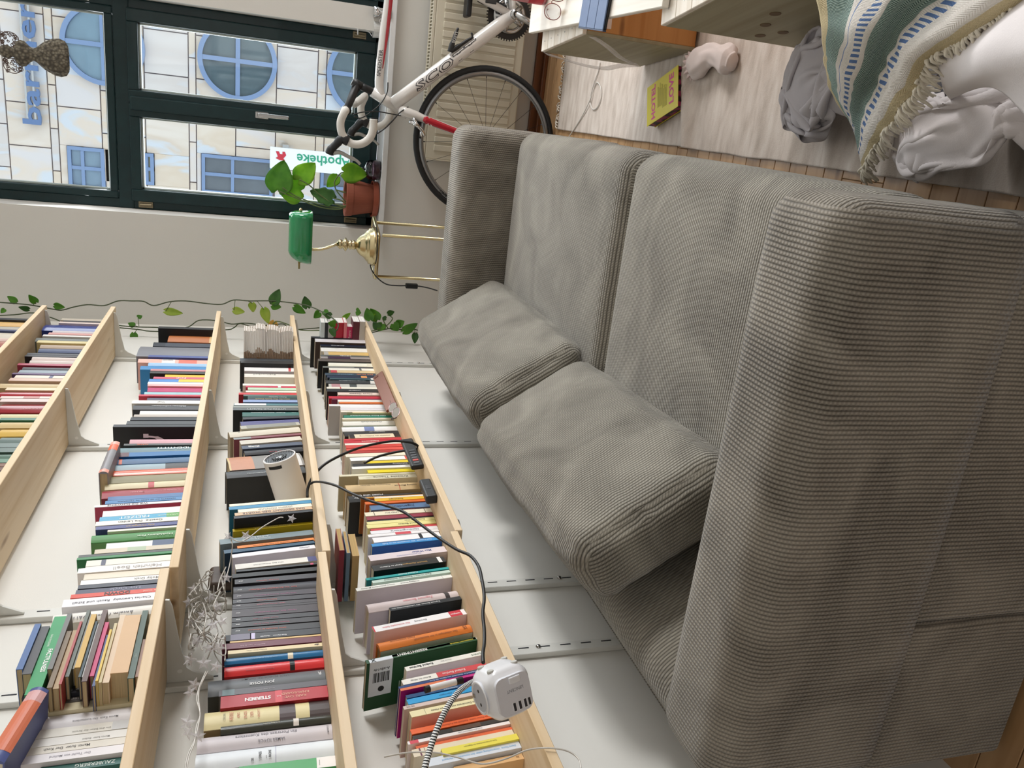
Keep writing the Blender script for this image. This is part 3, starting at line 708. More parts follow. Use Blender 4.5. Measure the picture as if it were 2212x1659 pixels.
def crumple(c, rx, ry, h, excess, seed, rot=0, N=52, steps=170, floor=.018):
    "a small cloth solve: a sheet with more cloth than room settles over a mound and buckles into folds"
    rs = np.random.RandomState(seed); u = np.linspace(-1,1,N); X, Y = np.meshgrid(u, u)
    sp = 2.0/(N-1); P = np.stack([X*rx*.95, Y*ry*.95, h*1.1+.03*rs.rand(N,N)], -1)
    for k in range(3):
        q = rs.uniform(2,5,2); P[...,2] += .02*np.sin(X*q[0]*2+Y*q[1]*2+rs.rand()*6)
    L1x, L1y = sp*rx*excess, sp*ry*excess; V = np.zeros_like(P)
    def con(A, B, L, k):
        d = P[B]-P[A]; l = np.sqrt((d**2).sum(-1, keepdims=True))+1e-9; m = d*(.5*k*(l-L)/l)
        P[A] += m; P[B] -= m
    s_ = slice(None); cons = []
    for off, (dx, dy), k in ((1,(0,1),.9),(1,(1,0),.9),(1,(1,1),.6),(2,(0,2),.25),(2,(2,0),.25)):
        L_ = math.hypot(L1x*dy, L1y*dx)
        for par in (0,1):
            st = 2*max(dx,dy) if max(dx,dy) > 1 else 2
            ra = np.arange(N-dx); ca = np.arange(N-dy)
            if dy and not dx: ca = ca[(ca//dy)%2 == par]
            elif dx and not dy: ra = ra[(ra//dx)%2 == par]
            else: ca = ca[ca%2 == par]
            A = np.ix_(ra, ca); B = np.ix_(ra+dx, ca+dy); cons.append((A,B,L_,k))
    ra = np.arange(N-1); 
    for par in (0,1):
        ca = np.arange(1,N); ca = ca[ca%2 == par]; cons.append((np.ix_(ra,ca),np.ix_(ra+1,ca-1),math.hypot(L1x,L1y),.6))
    for it in range(steps):
        old = P.copy(); P += V; P[...,2] -= .0012
        for j in range(5):
            for A, B, L_, k in cons: con(A,B,L_,k)
            r = np.sqrt((P[...,0]/rx)**2+(P[...,1]/ry)**2); f = np.where(r > 1, 1/np.maximum(r,1e-6), 1); f = .35*f+.65; P[...,0] *= f; P[...,1] *= f
            mz = h*np.maximum(0,1-r**2)**.7; P[...,2] = np.maximum(P[...,2], np.where(r < 1, mz*.75, 0)+.004)
        V = (P-old)*.90; n_ = np.sqrt((V**2).sum(-1,keepdims=True)); V *= np.minimum(1,.01/np.maximum(n_,1e-9))
    cr, sr = math.cos(rot), math.sin(rot); rows = []
    for i in range(N): rows.append([Vector((c[0]+cr*p[0]-sr*p[1], c[1]+sr*p[0]+cr*p[1], floor+p[2])) for p in P[i]])
    return rows
def cloth(name, rows, m, par, thick=.0025):
    o = obj(name, grid_surface(rows), m, par, smooth=True); sd_ = o.modifiers.new('thickness','SOLIDIFY'); sd_.thickness = thick; sd_.offset = 0; md = o.modifiers.new('smooth','SUBSURF'); md.levels = 1; md.render_levels = 1; return o
M_SOCK = mat('#E2D6D3', .9, var=.03, bump=.3, bscale=900)
k1 = H(1525,125,'z',.03)
sock = thing('ankle_sock', 'crumpled white ankle sock with a frilled cuff on the rug', 'sock', (k1.x,k1.y,.012))
p0, p1_, p2_ = H(1500,140,'z',.03), H(1540,118,'z',.035), H(1583,135,'z',.03)
bm = bmesh.new(); ring = []
path = smooth_path([p0,p0.lerp(p1_,.5),p1_,p1_.lerp(p2_,.5),p2_], 8)
for i, p in enumerate(path):
    t = i/(len(path)-1); r = .036-.006*t+.006*math.sin(t*9); d = (path[min(i+1,len(path)-1)]-path[max(i-1,0)]).normalized(); s = Vector((-d.y,d.x,0))
    if t > .93: r *= .7
    rr = []
    for k in range(36):
        a = 2*PI*k/36; w = 1+.22*noise.noise(Vector((math.cos(a)*1.6,math.sin(a)*1.6,t*5)))
        q = p+s*math.cos(a)*r*w*1.15+Vector((0,0,math.sin(a)*r*w*.75)); q.z = max(q.z, .0145)
        rr.append(bm.verts.new(q))
    ring.append(rr)
for A, B in zip(ring, ring[1:]):
    for k in range(36): bm.faces.new((A[k],A[(k+1)%36],B[(k+1)%36],B[k]))
bm.faces.new(ring[-1]); bm.faces.new(ring[0][::-1])
obj('knit', bm, M_SOCK, sock, smooth=True)
d = (path[1]-path[0]).normalized(); s = Vector((-d.y,d.x,0)); bm = bmesh.new(); ra = []; rb_ = []
for k in range(96):
    a = 2*PI*k/96; f = .006*math.sin(a*15)
    q = path[0]+s*math.cos(a)*.039+Vector((0,0,math.sin(a)*.027)); q.z = max(q.z,.0148); ra.append(bm.verts.new(q))
    q = path[0]-d*.014+s*math.cos(a)*(.043+f)+Vector((0,0,math.sin(a)*(.030+f))); q.z = max(q.z,.0146); rb_.append(bm.verts.new(q))
for k in range(96): bm.faces.new((ra[k],ra[(k+1)%96],rb_[(k+1)%96],rb_[k]))
obj('frill', bm, mat('#DCCAC8', .9), sock, smooth=True)
# thin white cable looping over the rug
pts = [(1226,300),(1255,255),(1275,215),(1283,190),(1290,178),(1298,190),(1298,212),(1290,232),(1280,235),(1275,215),(1283,180),(1292,155),(1296,135)]
zz = [.014,.013,.0165,.013,.013,.013,.013,.013,.013,.0125,.0135,.013,.013]
based('white_cable', tube(smooth_path([H(a,b_,'z',rugz(*H(a,b_,'z',.012)[:2])+z_-.0095) for (a,b_),z_ in zip(pts,zz)], 6), .0022, 8), mat('#D8D6D2', .5), (1.2,3.1,.01), 'thin white cable with a loop lying on the rug by the crate', 'cable', smooth=True)
# ================================================================== BICYCLE (stands along the window wall)
M_BW = mat('#DCD9D6', .22, var=.02, coat=.5); M_RED = mat('#B5162E', .25, var=.04, coat=.4); M_TIRE = mat('#1A1B1D', .75, var=.1, bump=.2, bscale=400); M_RIM = mat('#8F9296', .3, .9)
M_TAPE = mat('#D6D3CD', .75, var=.05, bump=.25, bscale=250); M_GREYTXT = mat('#4A484C', .5)
YBK = 3.75
bike = thing('road_bicycle', 'white road bicycle with drop handlebar leaning along the wall under the window', 'bicycle', (1.25,YBK,0))
def b2(x, y, yy=YBK): return H(x, y, 'y', yy)
Rw = .334; cF = Vector((.995,YBK,Rw+.0)); cR = Vector((1.975,YBK,Rw))
def wheel(c, nm):
    w = obj(nm, lathe([(.3115,-.0115),(.322,-.0125),(.331,-.007),(.334,0),(.331,.007),(.322,.0125),(.3115,.0115),(.3115,-.0115)], c, 'y', 72), M_TIRE, bike, smooth=True)
    obj('rim', lathe([(.288,-.005),(.292,-.0085),(.3118,-.0098),(.3118,.0098),(.292,.0085),(.288,.005),(.288,-.005)], c, 'y', 72), M_RIM, w, smooth=True)
    obj('hub', lathe([(.0,-.052),(.010,-.052),(.010,-.03),(.02,-.03),(.02,-.026),(.011,-.024),(.011,.024),(.02,.026),(.02,.03),(.010,.03),(.010,.052),(0,.052)], c, 'y', 20), M_STEEL, w, smooth=True)
    bm = bmesh.new(); nb = bmesh.new()
    for k in range(20):
        a = 2*PI*k/20+.08; s = (-1)**k; d = Vector((math.cos(a),0,math.sin(a))); e = a+(.5 if (k//2)%2 else -.5)
        p = c+d*.290; q = c+Vector((math.cos(e)*.019,s*.027,math.sin(e)*.019)); add_tube(bm,[p,q],.0010,4)
        add_tube(nb,[p,p.lerp(q,.035)],.0022,6)
    sp = obj('spokes', bm, mat('#2A2B2E', .4, .6), w); obj('spoke_nipples', nb, M_BLACK, w)
    return w
wF = wheel(cF, 'front_wheel'); wR = wheel(cR, 'rear_wheel')
obj('rim_lettering', text('SHIMANO', cF+Vector((-.255,-.0104,.158)), (.53,0,.85), (-.85,0,.53), length=.085, bold=.02), M_BLACK, wF)
ht, hb = b2(806,199), b2(862,236); bb_ = b2(1106,33)
st = Vector((1.72,YBK,.80))
def tb_(name, pts, r, m=M_BW, par=bike, n=14): return obj(name, tube(pts, r, n), m, par, smooth=True)
# frame: head, top, down, seat tubes and stays as one welded frame
bm = bmesh.new(); e = (ht-hb).normalized()
add_tube(bm, [hb-e*.004, ht+e*.004], .0225, 16)
j1 = ht-e*.035; add_tube(bm, smooth_path([j1, j1.lerp(st,.15)+Vector((0,0,.012)), j1.lerp(st,.5)+Vector((0,0,.01)), st],6), [.021]*3+[.019]*10+[.017]*6, 16)
j2 = hb+e*.034; add_tube(bm, [j2, j2.lerp(bb_,.12), j2.lerp(bb_,.88), bb_], [.029,.0295,.0295,.027], 18)
add_tube(bm, [bb_, st+(st-bb_).normalized()*.06], .0165, 14)
add_lathe(bm, [(.0,-.036),(.021,-.036),(.021,.036),(0,.036)], bb_, 'y', 20)
for s in (-1,1):
    add_tube(bm, smooth_path([bb_+Vector((.02,s*.02,0)), bb_.lerp(cR,.4)+Vector((0,s*.034,.0)), cR+Vector((-.01,s*.064,0))],5), .0095, 10)
    add_tube(bm, smooth_path([st+Vector((0,s*.012,-.03)), st.lerp(cR,.4)+Vector((0,s*.03,0)), cR+Vector((-.005,s*.064,.01))],5), .0075, 10)
frame = obj('frame', bm, M_BW, bike, smooth=True)
# red wedge on the lower half of the top tube, lettering
dx = (st-j1).normalized(); up = Vector((-dx.z,0,dx.x))
a0 = j1.lerp(st,.2); a1 = j1.lerp(st,.9)
P = []
for i in range(14):
    t = i/13; c = a0.lerp(a1,t)+up*(-.002)+Vector((0,0,.0105)); w = .0005+.0145*min(1,t*1.6); row = []
    for k in range(7):
        an = -.15-1.25*(k/6)*min(1,.12+t*1.3); rr = .0212; row.append(c+up*math.sin(an)*rr+Vector((0,-math.cos(an)*rr,0)))
    P.append(row)
obj('red_flash', grid_surface(P, .0006), M_RED, frame, smooth=True)
obj('tube_lettering', text('SPEEDSTER', j1.lerp(st,.235)+Vector((0,-.0216,.019)), dx, up, length=.115, height=.016, bold=.015), M_GREYTXT, frame)
dd = (bb_-j2).normalized(); du = Vector((-dd.z,0,dd.x))
if du.z < 0: du = -du
c0 = j2.lerp(bb_,.44)
P = []
me, lo, hi = text_raw('SCOTT', .03, 1.05); bm = bmesh.new()
def wrapped(bold, m, nm, lift, ln=.335, ht_=.040, r=.0295, shear=.35):
    bm = bmesh.new(); _, lo, hi = text_raw('SCOTT', .055, 1.12); w = hi[0]-lo[0]; h = hi[1]-lo[1]; me, l2, h2 = text_raw('SCOTT', bold, 1.12); V = []
    for v in me.vertices:
        u = (v.co.x-(l2[0]+h2[0])/2)/w*ln; q = (v.co.y-(l2[1]+h2[1])/2)/h*ht_; u += q*shear
        an = q/r; V.append(bm.verts.new(c0+dd*u+du*math.sin(an)*(r+lift)+Vector((0,-math.cos(an)*(r+lift),0))))
    for p in me.polygons:
        try: bm.faces.new([V[i] for i in p.vertices])
        except ValueError: pass
    return obj(nm, bm, m, frame)
wrapped(.055, M_GREYTXT, 'tube_lettering', .0010); wrapped(-.004, M_BW, 'tube_lettering', .0018)
# head set, fork
f0 = hb-e*.006; cr = hb-e*.02
bm = bmesh.new(); add_tube(bm, [hb-e*.004, hb-e*.045], .020, 14)
for s in (-1,1):
    c1_ = cr+Vector((0,s*.030,-.012)); add_tube(bm, smooth_path([cr, c1_, c1_.lerp(cF+Vector((0,s*.05,0)),.45)+Vector((.0,0,0)), cF+Vector((0,s*.05,0))],6), [.020]*4+[.021]*5+[.017]*6+[.011]*4, 12)
fork = obj('fork', bm, M_BW, bike, smooth=True)
fd = (cF-cr).normalized(); fs = Vector((fd.z,0,-fd.x)); P = []
for i in range(14):
    t = i/13; c = cr.lerp(cF,.20+.45*t)+Vector((0,-.034-.010*t,-.006)); r = .0222-.005*t; w = .95 if i > 0 else .5
    P.append([c+fs*math.sin(k*.28*w)*r+Vector((0,-math.cos(k*.28*w)*r,0)) for k in range(-3,4)])
obj('red_flash', grid_surface(P, .0006), M_RED, fork, smooth=True)
bm = bmesh.new(); q = cr.lerp(cF,.30)+Vector((0,-.0535,0))
add_text(bm, 'J6', q, tuple(fd), tuple(-fs if (-fs).z > 0 else fs), length=.030, bold=.02); obj('fork_mark', bm, M_BW, fork)
# front brake caliper
bm = bmesh.new(); c = b2(905,282, YBK-.045)
add_tube(bm, smooth_path([b2(885,262,YBK-.03), b2(900,270,YBK-.05), b2(912,283,YBK-.045), b2(916,292,YBK-.03)],4), .008, 8); add_tube(bm,[b2(893,255,YBK-.05), b2(905,275,YBK-.055)], .006, 8); add_tube(bm, [b2(912,280,YBK-.04), b2(909,298,YBK-.02)], .007, 8); add_lathe(bm, [(0,-.03),(.008,-.03),(.008,.03),(0,.03)], b2(896,268,YBK-.04), 'y', 12)
obj('front_brake', bm, M_CHROME, bike, smooth=True)
# stem and handlebar
sA = b2(772,182); cl = b2(748,238)
stem = obj('stem', tube([ht+e*.005, sA-e*.005], .016, 14), M_BLACK, bike, smooth=True)
bm = bmesh.new(); add_tube(bm, [sA-(cl-sA).normalized()*.012, sA.lerp(cl,.9), cl], [.019,.016,.019], 14); add_lathe(bm,[(0,-.022),(.021,-.022),(.021,.022),(0,.022)],cl,'y',16); add_tube(bm,[sA-e*.02, sA+e*.024],.0185,14)
obj('stem_arm', bm, M_BLACK, stem, smooth=True)
hbar = thing('x','x','x'); bpy.data.objects.remove(hbar)
bar_ = obj('handlebar', tube([cl+(b2(745,240,YBK-.185)-cl)*k_ for k_ in (-.5,.5)], .0145, 14), M_BLACK, bike, smooth=True)
for s, nm in ((-1,'near'),(1,'far')):
    yy = cl.y+s*.195
    pix = [(745,240),(736,262),(737,283),(744,297),(757,309),(772,312),(787,308),(800,296),(806,278),(807,257)]
    yn = YBK-.185; P0 = b2(*pix[0],yn); vv = P0-cl; xt_ = Vector((.065,0,-.075)); sh = Vector((0,0,0)) if s < 0 else (cl-vv)-P0+xt_
    pl = [b2(a,b_,yn)+sh for a,b_ in pix]; yy = pl[0].y; ev = cl+vv if s < 0 else cl-vv+xt_
    pts = smooth_path([cl.lerp(ev,.42), cl.lerp(ev,.8)]+pl, 6)
    g = obj('drop_grip', tube(pts, .0165, 12), M_TAPE, bar_, smooth=True)
    obj('end_plug', tube([pts[-1], pts[-1]+(pts[-1]-pts[-2]).normalized()*.004], .0145, 12), M_BLACK, g)
    hp = [b2(a,b_,yn)+sh for a,b_ in ((752,305),(738,300),(727,311),(716,322),(711,334))]
    hd = obj('brake_hood', tube(smooth_path(hp,5), [.021]*4+[.018]*6+[.0165]*5+[.019]*5+[.012], 12), M_BLACK, bar_, smooth=True)
    lp = [b2(a,b_,yn)+sh for a,b_ in ((716,331),(733,329),(752,338),(769,346),(778,355))]
    obj('brake_lever', tube(smooth_path([Vector((p.x,yy-.004,p.z)) for p in lp],5), [.009]*6+[.008]*8+[.006]*7, 10), mat('#A9A9A6', .35, .6), hd, smooth=True)
# cables
for pix, yy in ((((838,178),(836,200),(822,224),(800,243),(780,255),(765,252)),(YBK-.03,YBK-.03,YBK-.05,YBK-.07,YBK-.09,YBK-.11)),(((764,247),(785,242),(815,241),(840,245),(866,250)),(YBK-.11,YBK-.09,YBK-.07,YBK-.05,YBK-.04)),(((808,293),(828,280),(848,260),(862,245),(880,232)),(YBK-.17,YBK-.13,YBK-.09,YBK-.06,YBK-.03)),(((812,290),(832,277),(851,258),(864,243),(882,231)),(YBK-.16,YBK-.12,YBK-.085,YBK-.055,YBK-.03))):
    obj('cable', tube(smooth_path([b2(a,b_,v) for (a,b_),v in zip(pix,yy)],6), .0025, 7), M_BLACK, bike, smooth=True)
# crank set
ck = obj('chainring', lathe([(.062,-.002),(.098,-.002),(.098,.002),(.062,.002),(.062,-.002)], bb_+Vector((0,.045,0)), 'y', 60), M_BLACK, bike)
bm = bmesh.new()
for k in range(50):
    a = 2*PI*k/50; c = bb_+Vector((math.cos(a)*.1005,.045,math.sin(a)*.1005)); Mr = Matrix.Translation(c) @ Matrix.Rotation(-a,4,'Y'); add_box(bm,(-.004,-.0012,-.0028),(.0045,.0012,.0028),0,1,Mr)
obj('chainring_teeth', bm, M_BLACK, ck)
bm = bmesh.new(); add_lathe(bm,[(.055,-.0045),(.074,-.0045),(.074,.0005),(.055,.0005),(.055,-.0045)], bb_+Vector((0,.038,0)), 'y', 48)
for k in range(5):
    a = 2*PI*k/5+.4; add_tube(bm,[bb_+Vector((0,.034,0)), bb_+Vector((math.cos(a)*.066,.034,math.sin(a)*.066))],[.014,.009],8)
obj('spider', bm, M_STEEL, ck, smooth=True)
def crank(p, yy, nm):
    bm = bmesh.new(); a = bb_+Vector((0,yy,0)); add_tube(bm,[a,a.lerp(p,.5),p],[.017,.014,.0125],10); add_lathe(bm,[(0,-.012),(.021,-.012),(.021,.012),(0,.012)],a,'y',20); return obj(nm, bm, M_STEEL, bike, smooth=True)
p1 = b2(1180,68,YBK-.07); p1.y = YBK-.07; cn = crank(p1,-.055,'crank_arm')
bm = bmesh.new(); add_lathe(bm,[(.006,-.068),(.013,-.068),(.013,-.0665),(.006,-.0665),(.006,-.068)],bb_,'y',20); obj('crank_bolt', bm, M_BLACK, cn)
p2 = bb_+(bb_-p1); p2.y = YBK+.06; crank(p2,.055,'crank_arm')
for p, s, nm in ((p1,-1,'near'),(b2(1012,16,YBK+.08),1,'far')):
    q = Vector((p.x,YBK+s*.094,p.z)); obj('pedal', box(q-Vector((.04,.038,.012)),q+Vector((.04,.038,.012)),.008,2), M_BLACK, bike)
# bottle cage on the down tube
k0 = [b2(a,b_,YBK-.02) for a,b_ in ((972,112),(977,95),(986,70),(990,60))]; k1_ = [b2(a,b_,YBK-.02) for a,b_ in ((974,110),(990,100),(1008,88),(1020,80),(1018,70))]
bm = bmesh.new(); add_tube(bm, smooth_path(k0,4), [.012]*5+[.009]*4+[.006]*3+[.002], 8); add_tube(bm, smooth_path(k1_,4), [.010]*5+[.007]*4+[.006]*4+[.005]*3+[.002], 8)
cg = obj('bottle_cage', bm, M_BLACK, bike, smooth=True)
obj('cage_lettering', text('SCOTT', b2(983,80,YBK-.033), (b2(988,65,YBK)-b2(978,95,YBK)), (0,0,1), length=.05, bold=.02), mat('#DADADA', .5), cg)
obj('seat_post', tube([st+(st-bb_).normalized()*.05, st+(st-bb_).normalized()*.2], .0135, 12), M_BLACK, bike, smooth=True)
q = st+(st-bb_).normalized()*.215
obj('saddle', rbox(q-Vector((.13,.06,.02)), q+Vector((.13,.06,.03)), .02, (8,6,3)), M_BLACK, bike, smooth=True)
bm = bmesh.new(); add_tube(bm,[bb_+Vector((.03,.03,.03)), bb_+Vector((.06,.03,.14))],.012,8); add_box(bm, bb_+Vector((.03,-.02,.08)), bb_+Vector((.065,.04,.13)), .004)
obj('front_derailleur', bm, mat('#3B3D40', .4, .5), bike)
# ================================================================== BRASS TABLE WITH LAMP
tz = .826
tbl = thing('brass_side_table', 'small brass side table with a mirrored top between the sofa and the window', 'table', (.51,3.62,0))
Q = [H(807,467,'z',tz-.004), H(818,508,'z',tz-.004), H(811,603,'z',tz-.004)]; Q.append(Q[0]+Q[2]-Q[1]); oct_ = []
for i in range(4):
    p0_, p1q, p2q = Q[i-1], Q[i], Q[(i+1)%4]; u0 = (p0_-p1q).normalized()*.022; u1 = (p2q-p1q).normalized()*.022
    for k in range(5): t = k/4; oct_.append((p1q+u0)*(1-t)**2+p1q*2*t*(1-t)+(p1q+u1)*t*t)
obj('rim', tube(oct_, .0088, 8, closed=True), M_BRASS, tbl, smooth=True)
obj('top', plate([p+Vector((0,0,.004)) for p in oct_], (0,0,-1), .005), mat('#CFD2D4', .12, .8, var=.02), tbl)
legs = []
for px_, py_ in ((940,604),(940,516),(940,490)):
    yy = {604:3.60,516:3.50,490:3.70}[py_]; b_ = H(px_,py_,'y',yy); legs.append(b_)
    obj('leg', tube([(b_.x,b_.y,.0),(b_.x,b_.y,tz-.012)], .0075, 10), M_BRASS, tbl, smooth=True)
for a, b_ in ((0,1),(1,2)): obj('stretcher', tube([(legs[a].x,legs[a].y,.12),(legs[b_].x,legs[b_].y,.12)], .005, 8), M_BRASS, tbl, smooth=True)
lb = Vector((.508,3.615,tz)); lamp = thing('bankers_lamp', 'brass bankers lamp with green glass shade on the small brass table', 'lamp', tuple(lb))
bs = obj('base', lathe([(.083,.0),(.086,.006),(.086,.018),(.079,.022),(.079,.030),(.070,.034),(.066,.040),(.058,.046),(.050,.054),(.043,.066),(.034,.076),(.020,.084),(.0145,.09)], lb, 'z', 40), M_BRASS, lamp, smooth=True)
obj('felt_ring', lathe([(.0855,.0),(.0855,.004),(.06,.004),(.06,0),(.0855,0)], lb, 'z', 40), M_BLACK, bs)
kz = [(.0145,.088),(.021,.092),(.021,.100),(.016,.103),(.021,.107),(.021,.113),(.015,.117),(.019,.123),(.031,.131),(.019,.141),(.016,.146),(.021,.150),(.021,.158),(.013,.164),(.009,.17)]
obj('turned_stem', lathe(kz, lb, 'z', 28), M_BRASS, lamp, smooth=True)
ys = 3.61; p_ = [lb+Vector((0,0,.165)), H(720,530,'y',ys), H(700,537,'y',ys), H(680,539,'y',ys), H(668,538,'y',ys)]
obj('arm', tube(smooth_path(p_,6), .0068, 10), M_BRASS, lamp, smooth=True)
M_GSH = mat('#12804A', .06, var=.1, scale=8, coat=1.0)
m, n, L, b = nodes('green_cased_glass'); tc = n.new('ShaderNodeTexCoord'); nz = n.new('ShaderNodeTexNoise'); nz.inputs['Scale'].default_value = 6; L.new(tc.outputs['Object'], nz.inputs['Vector'])
L.new(ramp(n,L,nz.outputs['Fac'],[(.3,'#0B6B3C'),(.7,'#1E9A60')]), b.inputs['Base Color']); b.inputs['Roughness'].default_value = .06; b.inputs['Coat Weight'].default_value = .6; b.inputs['Subsurface Weight'].default_value = .25; b.inputs['Subsurface Radius'].default_value = (.01,.03,.015); b.inputs['Subsurface Scale'].default_value = .3
M_GSH = m
e0, e1 = H(648,567,'y',ys), H(648,456,'y',ys); zt_ = H(625,510,'y',ys).z; zb2 = H(673,510,'y',ys).z; xa, xb = e0.x, e1.x; Rz = (zt_-zb2)
P = []
nx = 30
for i in range(nx+1):
    t = i/nx; x = xa+(xb-xa)*t
    ea = min(1,(x-xa)/.055+.02); eb = min(1,(xb-x)/.018+.03); f = math.sqrt(1-(1-ea)**2)*math.sqrt(1-(1-eb)**2)
    row = []
    for k in range(21):
        a = math.radians(-100+200*k/20); row.append(Vector((x, ys+math.sin(a)*.060*f, zb2+.004+(Rz-.004)*(.0+ (math.cos(a)*.5+.5)**.75)*f if False else zb2+(Rz)*max(0,(math.cos(a)+.174)/1.174)**.62*f)))
    P.append(row)
sh = obj('shade', grid_surface(P, .004), M_GSH, lamp, smooth=True)
zm = H(648,510,'y',ys).z
obj('finial', lathe([(0,.0),(.005,.001),(.008,.007),(.006,.014),(.003,.017),(0,.018)], (xb-.004,ys,zm), 'x', 16), M_BRASS, sh, smooth=True)
obj('pivot_pin', lathe([(.009,.006),(.006,0),(.0045,-.012),(.0045,-.034),(0,-.034)], (xa+.006,ys,zm), 'x', 14), mat('#8F8258', .3, .9), sh, smooth=True)
obj('lamp_holder', tube([(xa+.02,ys,zm-.004),(xb-.02,ys,zm-.004)], .012, 10), M_BRASS, sh, smooth=True)
pts = [(800,572,3.60),(803,583,3.585),(815,600,3.56),(835,614,3.54),(860,617,3.53),(880,617,3.53),(903,618,3.53),(925,622,3.52),(945,628,3.50)]
cd = thing('lamp_cord', 'black lamp cord with an inline switch hanging from the brass table', 'cord', tuple(H(860,617,'y',3.53)))
obj('wire', tube(smooth_path([H(a,b_,'y',v) for a,b_,v in pts],5), .003, 8), M_BLACK, cd, smooth=True)
a, b_ = H(876,617,'y',3.53), H(902,618,'y',3.53); obj('inline_switch', box((a.x-.011,3.518,b_.z),(a.x+.011,3.542,a.z),.004,2), M_BLACK, cd)
# ================================================================== SILL: pot plant, jar, tumbler, fitting
ps = .767; pc = Vector((.69,4.055,ps))
pc.x = H(783,428,'y',4.05).x
pot = thing('potted_plant', 'terracotta potted plant with big heart shaped leaves on the window sill', 'plant', tuple(pc))
M_TER = mat('#8E4C38', .7, var=.08, scale=20); M_TER2 = mat('#9A4F3A', .5, var=.06)
rt = .098
obj('saucer', lathe([(0,0),(.076,0),(.084,.006),(.087,.030),(.082,.030),(.078,.008),(0,.008)], pc, 'z', 40), M_TER2, pot, smooth=True)
zt_ = H(747,428,'y',4.0).z-ps
obj('pot', lathe([(0,.009),(.064,.009),(.086,zt_-.036),(.090,zt_-.034),(rt-.004,zt_-.004),(rt-.006,zt_),(rt-.014,zt_-.004),(.078,zt_-.04),(.07,zt_-.05)], pc, 'z', 40), M_TER, pot, smooth=False)
weighted(pot.children[-1], 40)
obj('soil', lathe([(0,zt_-.03),(.082,zt_-.03),(0,zt_-.031)], pc, 'z', 30), mat('#33251B', .95, bump=.6, bscale=120), pot)
def leaf_bm(c, d, nrm, ln, wd, cup=.15, wavy=0, droop=.15):
    "heart leaf: c = stalk joint, d = direction to the tip, nrm = upper side"
    d = Vector(d).normalized(); nrm = Vector(nrm); nrm = (nrm-d*nrm.dot(d)).normalized(); s = d.cross(nrm); bm = bmesh.new(); rows = []
    N = 12; Kk = 8
    for i in range(N+1):
        t = i/N; w = wd*.52*max(0,math.sin(PI*(t*.9+.1)**.62))**.75*(1 if t < .999 else 0)
        u = t*ln; row = []
        for k in range(Kk+1):
            q = (k/Kk)*2-1; back = .16*ln*math.sin(PI*min(1,abs(q)*1.15))*(1-t)**2.2
            ww = w*(1+wavy*math.sin(t*16))
            row.append(Vector(c)+d*(u-back)+s*(q*ww)+nrm*(cup*wd*(abs(q)**1.4)*.5-droop*ln*t*t))
        rows.append(row)
    bm = grid_surface(rows, .0009); bmesh.ops.remove_doubles(bm, verts=bm.verts, dist=1e-5); return bm
def leaf_mat(name, c1, c2, tr=.35):
    m, n, L, b = nodes(name); tc = n.new('ShaderNodeTexCoord'); nz = n.new('ShaderNodeTexNoise'); nz.inputs['Scale'].default_value = 18; L.new(tc.outputs['Object'], nz.inputs['Vector'])
    col = ramp(n,L,nz.outputs['Fac'],[(.3,c1),(.7,c2)]); L.new(col, b.inputs['Base Color']); b.inputs['Roughness'].default_value = .38
    t = n.new('ShaderNodeBsdfTranslucent'); mx = n.new('ShaderNodeMixShader'); mx.inputs[0].default_value = tr; L.new(col, t.inputs['Color']); o = n['Material Output']
    L.new(b.outputs[0], mx.inputs[1]); L.new(t.outputs[0], mx.inputs[2]); L.new(mx.outputs[0], o.inputs[0]); return m
LF1 = leaf_mat('leaf_fresh', '#6FA82A', '#9CCB3C', .45); LF2 = leaf_mat('leaf_mid', '#4C8A2A', '#6BA838', .35); LF3 = leaf_mat('leaf_dark', '#335E2A', '#4E7F3C', .25); LF4 = leaf_mat('leaf_lime', '#A3C04A', '#C2D26A', .45); LF5 = leaf_mat('leaf_yellow', '#D9A63A', '#E0B550', .35)
M_STEM = mat('#5E7040', .6, var=.15, scale=40); M_STEMD = mat('#3F4A2C', .6, var=.2, scale=40)
def pxleaf(par, base, tip, yv, wpx, m, nrm=(0,-1,.15), dy=0, droop=.12, wavy=0):
    a = H(*base,'y',yv); b_ = H(*tip,'y',yv-dy); k = (H(base[0],base[1]+10,'y',yv)-a).length/10
    return obj('leaf', leaf_bm(a, b_-a, nrm, (b_-a).length, wpx*k, droop=droop, wavy=wavy), m, par, smooth=True)
yp = 4.03
pxleaf(pot,(600,410),(613,346),yp,58,LF2); pxleaf(pot,(650,412),(596,402),yp+.03,62,LF1,(0,-1,-.1)); pxleaf(pot,(645,388),(681,352),yp+.02,46,LF1,(.2,-1,0)); pxleaf(pot,(744,372),(794,378),yp-.03,44,LF1,(0,-1,.5)); pxleaf(pot,(718,430),(670,412),yp-.01,36,LF3,(.1,-1,0),wavy=.12); pxleaf(pot,(728,382),(706,404),yp+.05,26,LF1)
for pts in (((748,446),(730,452),(690,447),(650,432),(600,412)),((748,444),(728,448),(690,442),(640,424),(610,405)),((747,440),(735,432),(718,428)),((747,436),(740,428),(726,410),(723,392),(735,375),(744,372)),((748,446),(720,440),(690,420),(668,400),(647,388)),((747,416),(738,414),(726,410))):
    obj('stem', tube(smooth_path([H(a,b_,'y',yp-.01) for a,b_ in pts],6), .003, 7), M_STEM, pot, smooth=True)
jc = H(815,368,'y',4.03); jc.z = ps
jar = thing('glass_cloche', 'small clear glass cloche over a purple candle beside the terracotta pot', 'cloche', tuple(jc))
obj('candle', lathe([(0,.003),(.040,.003),(.043,.008),(.043,.030),(.040,.034),(0,.034)], jc, 'z', 28), mat('#5E2A48', .35, var=.35, scale=90, bump=.4, bscale=150), jar, smooth=True)
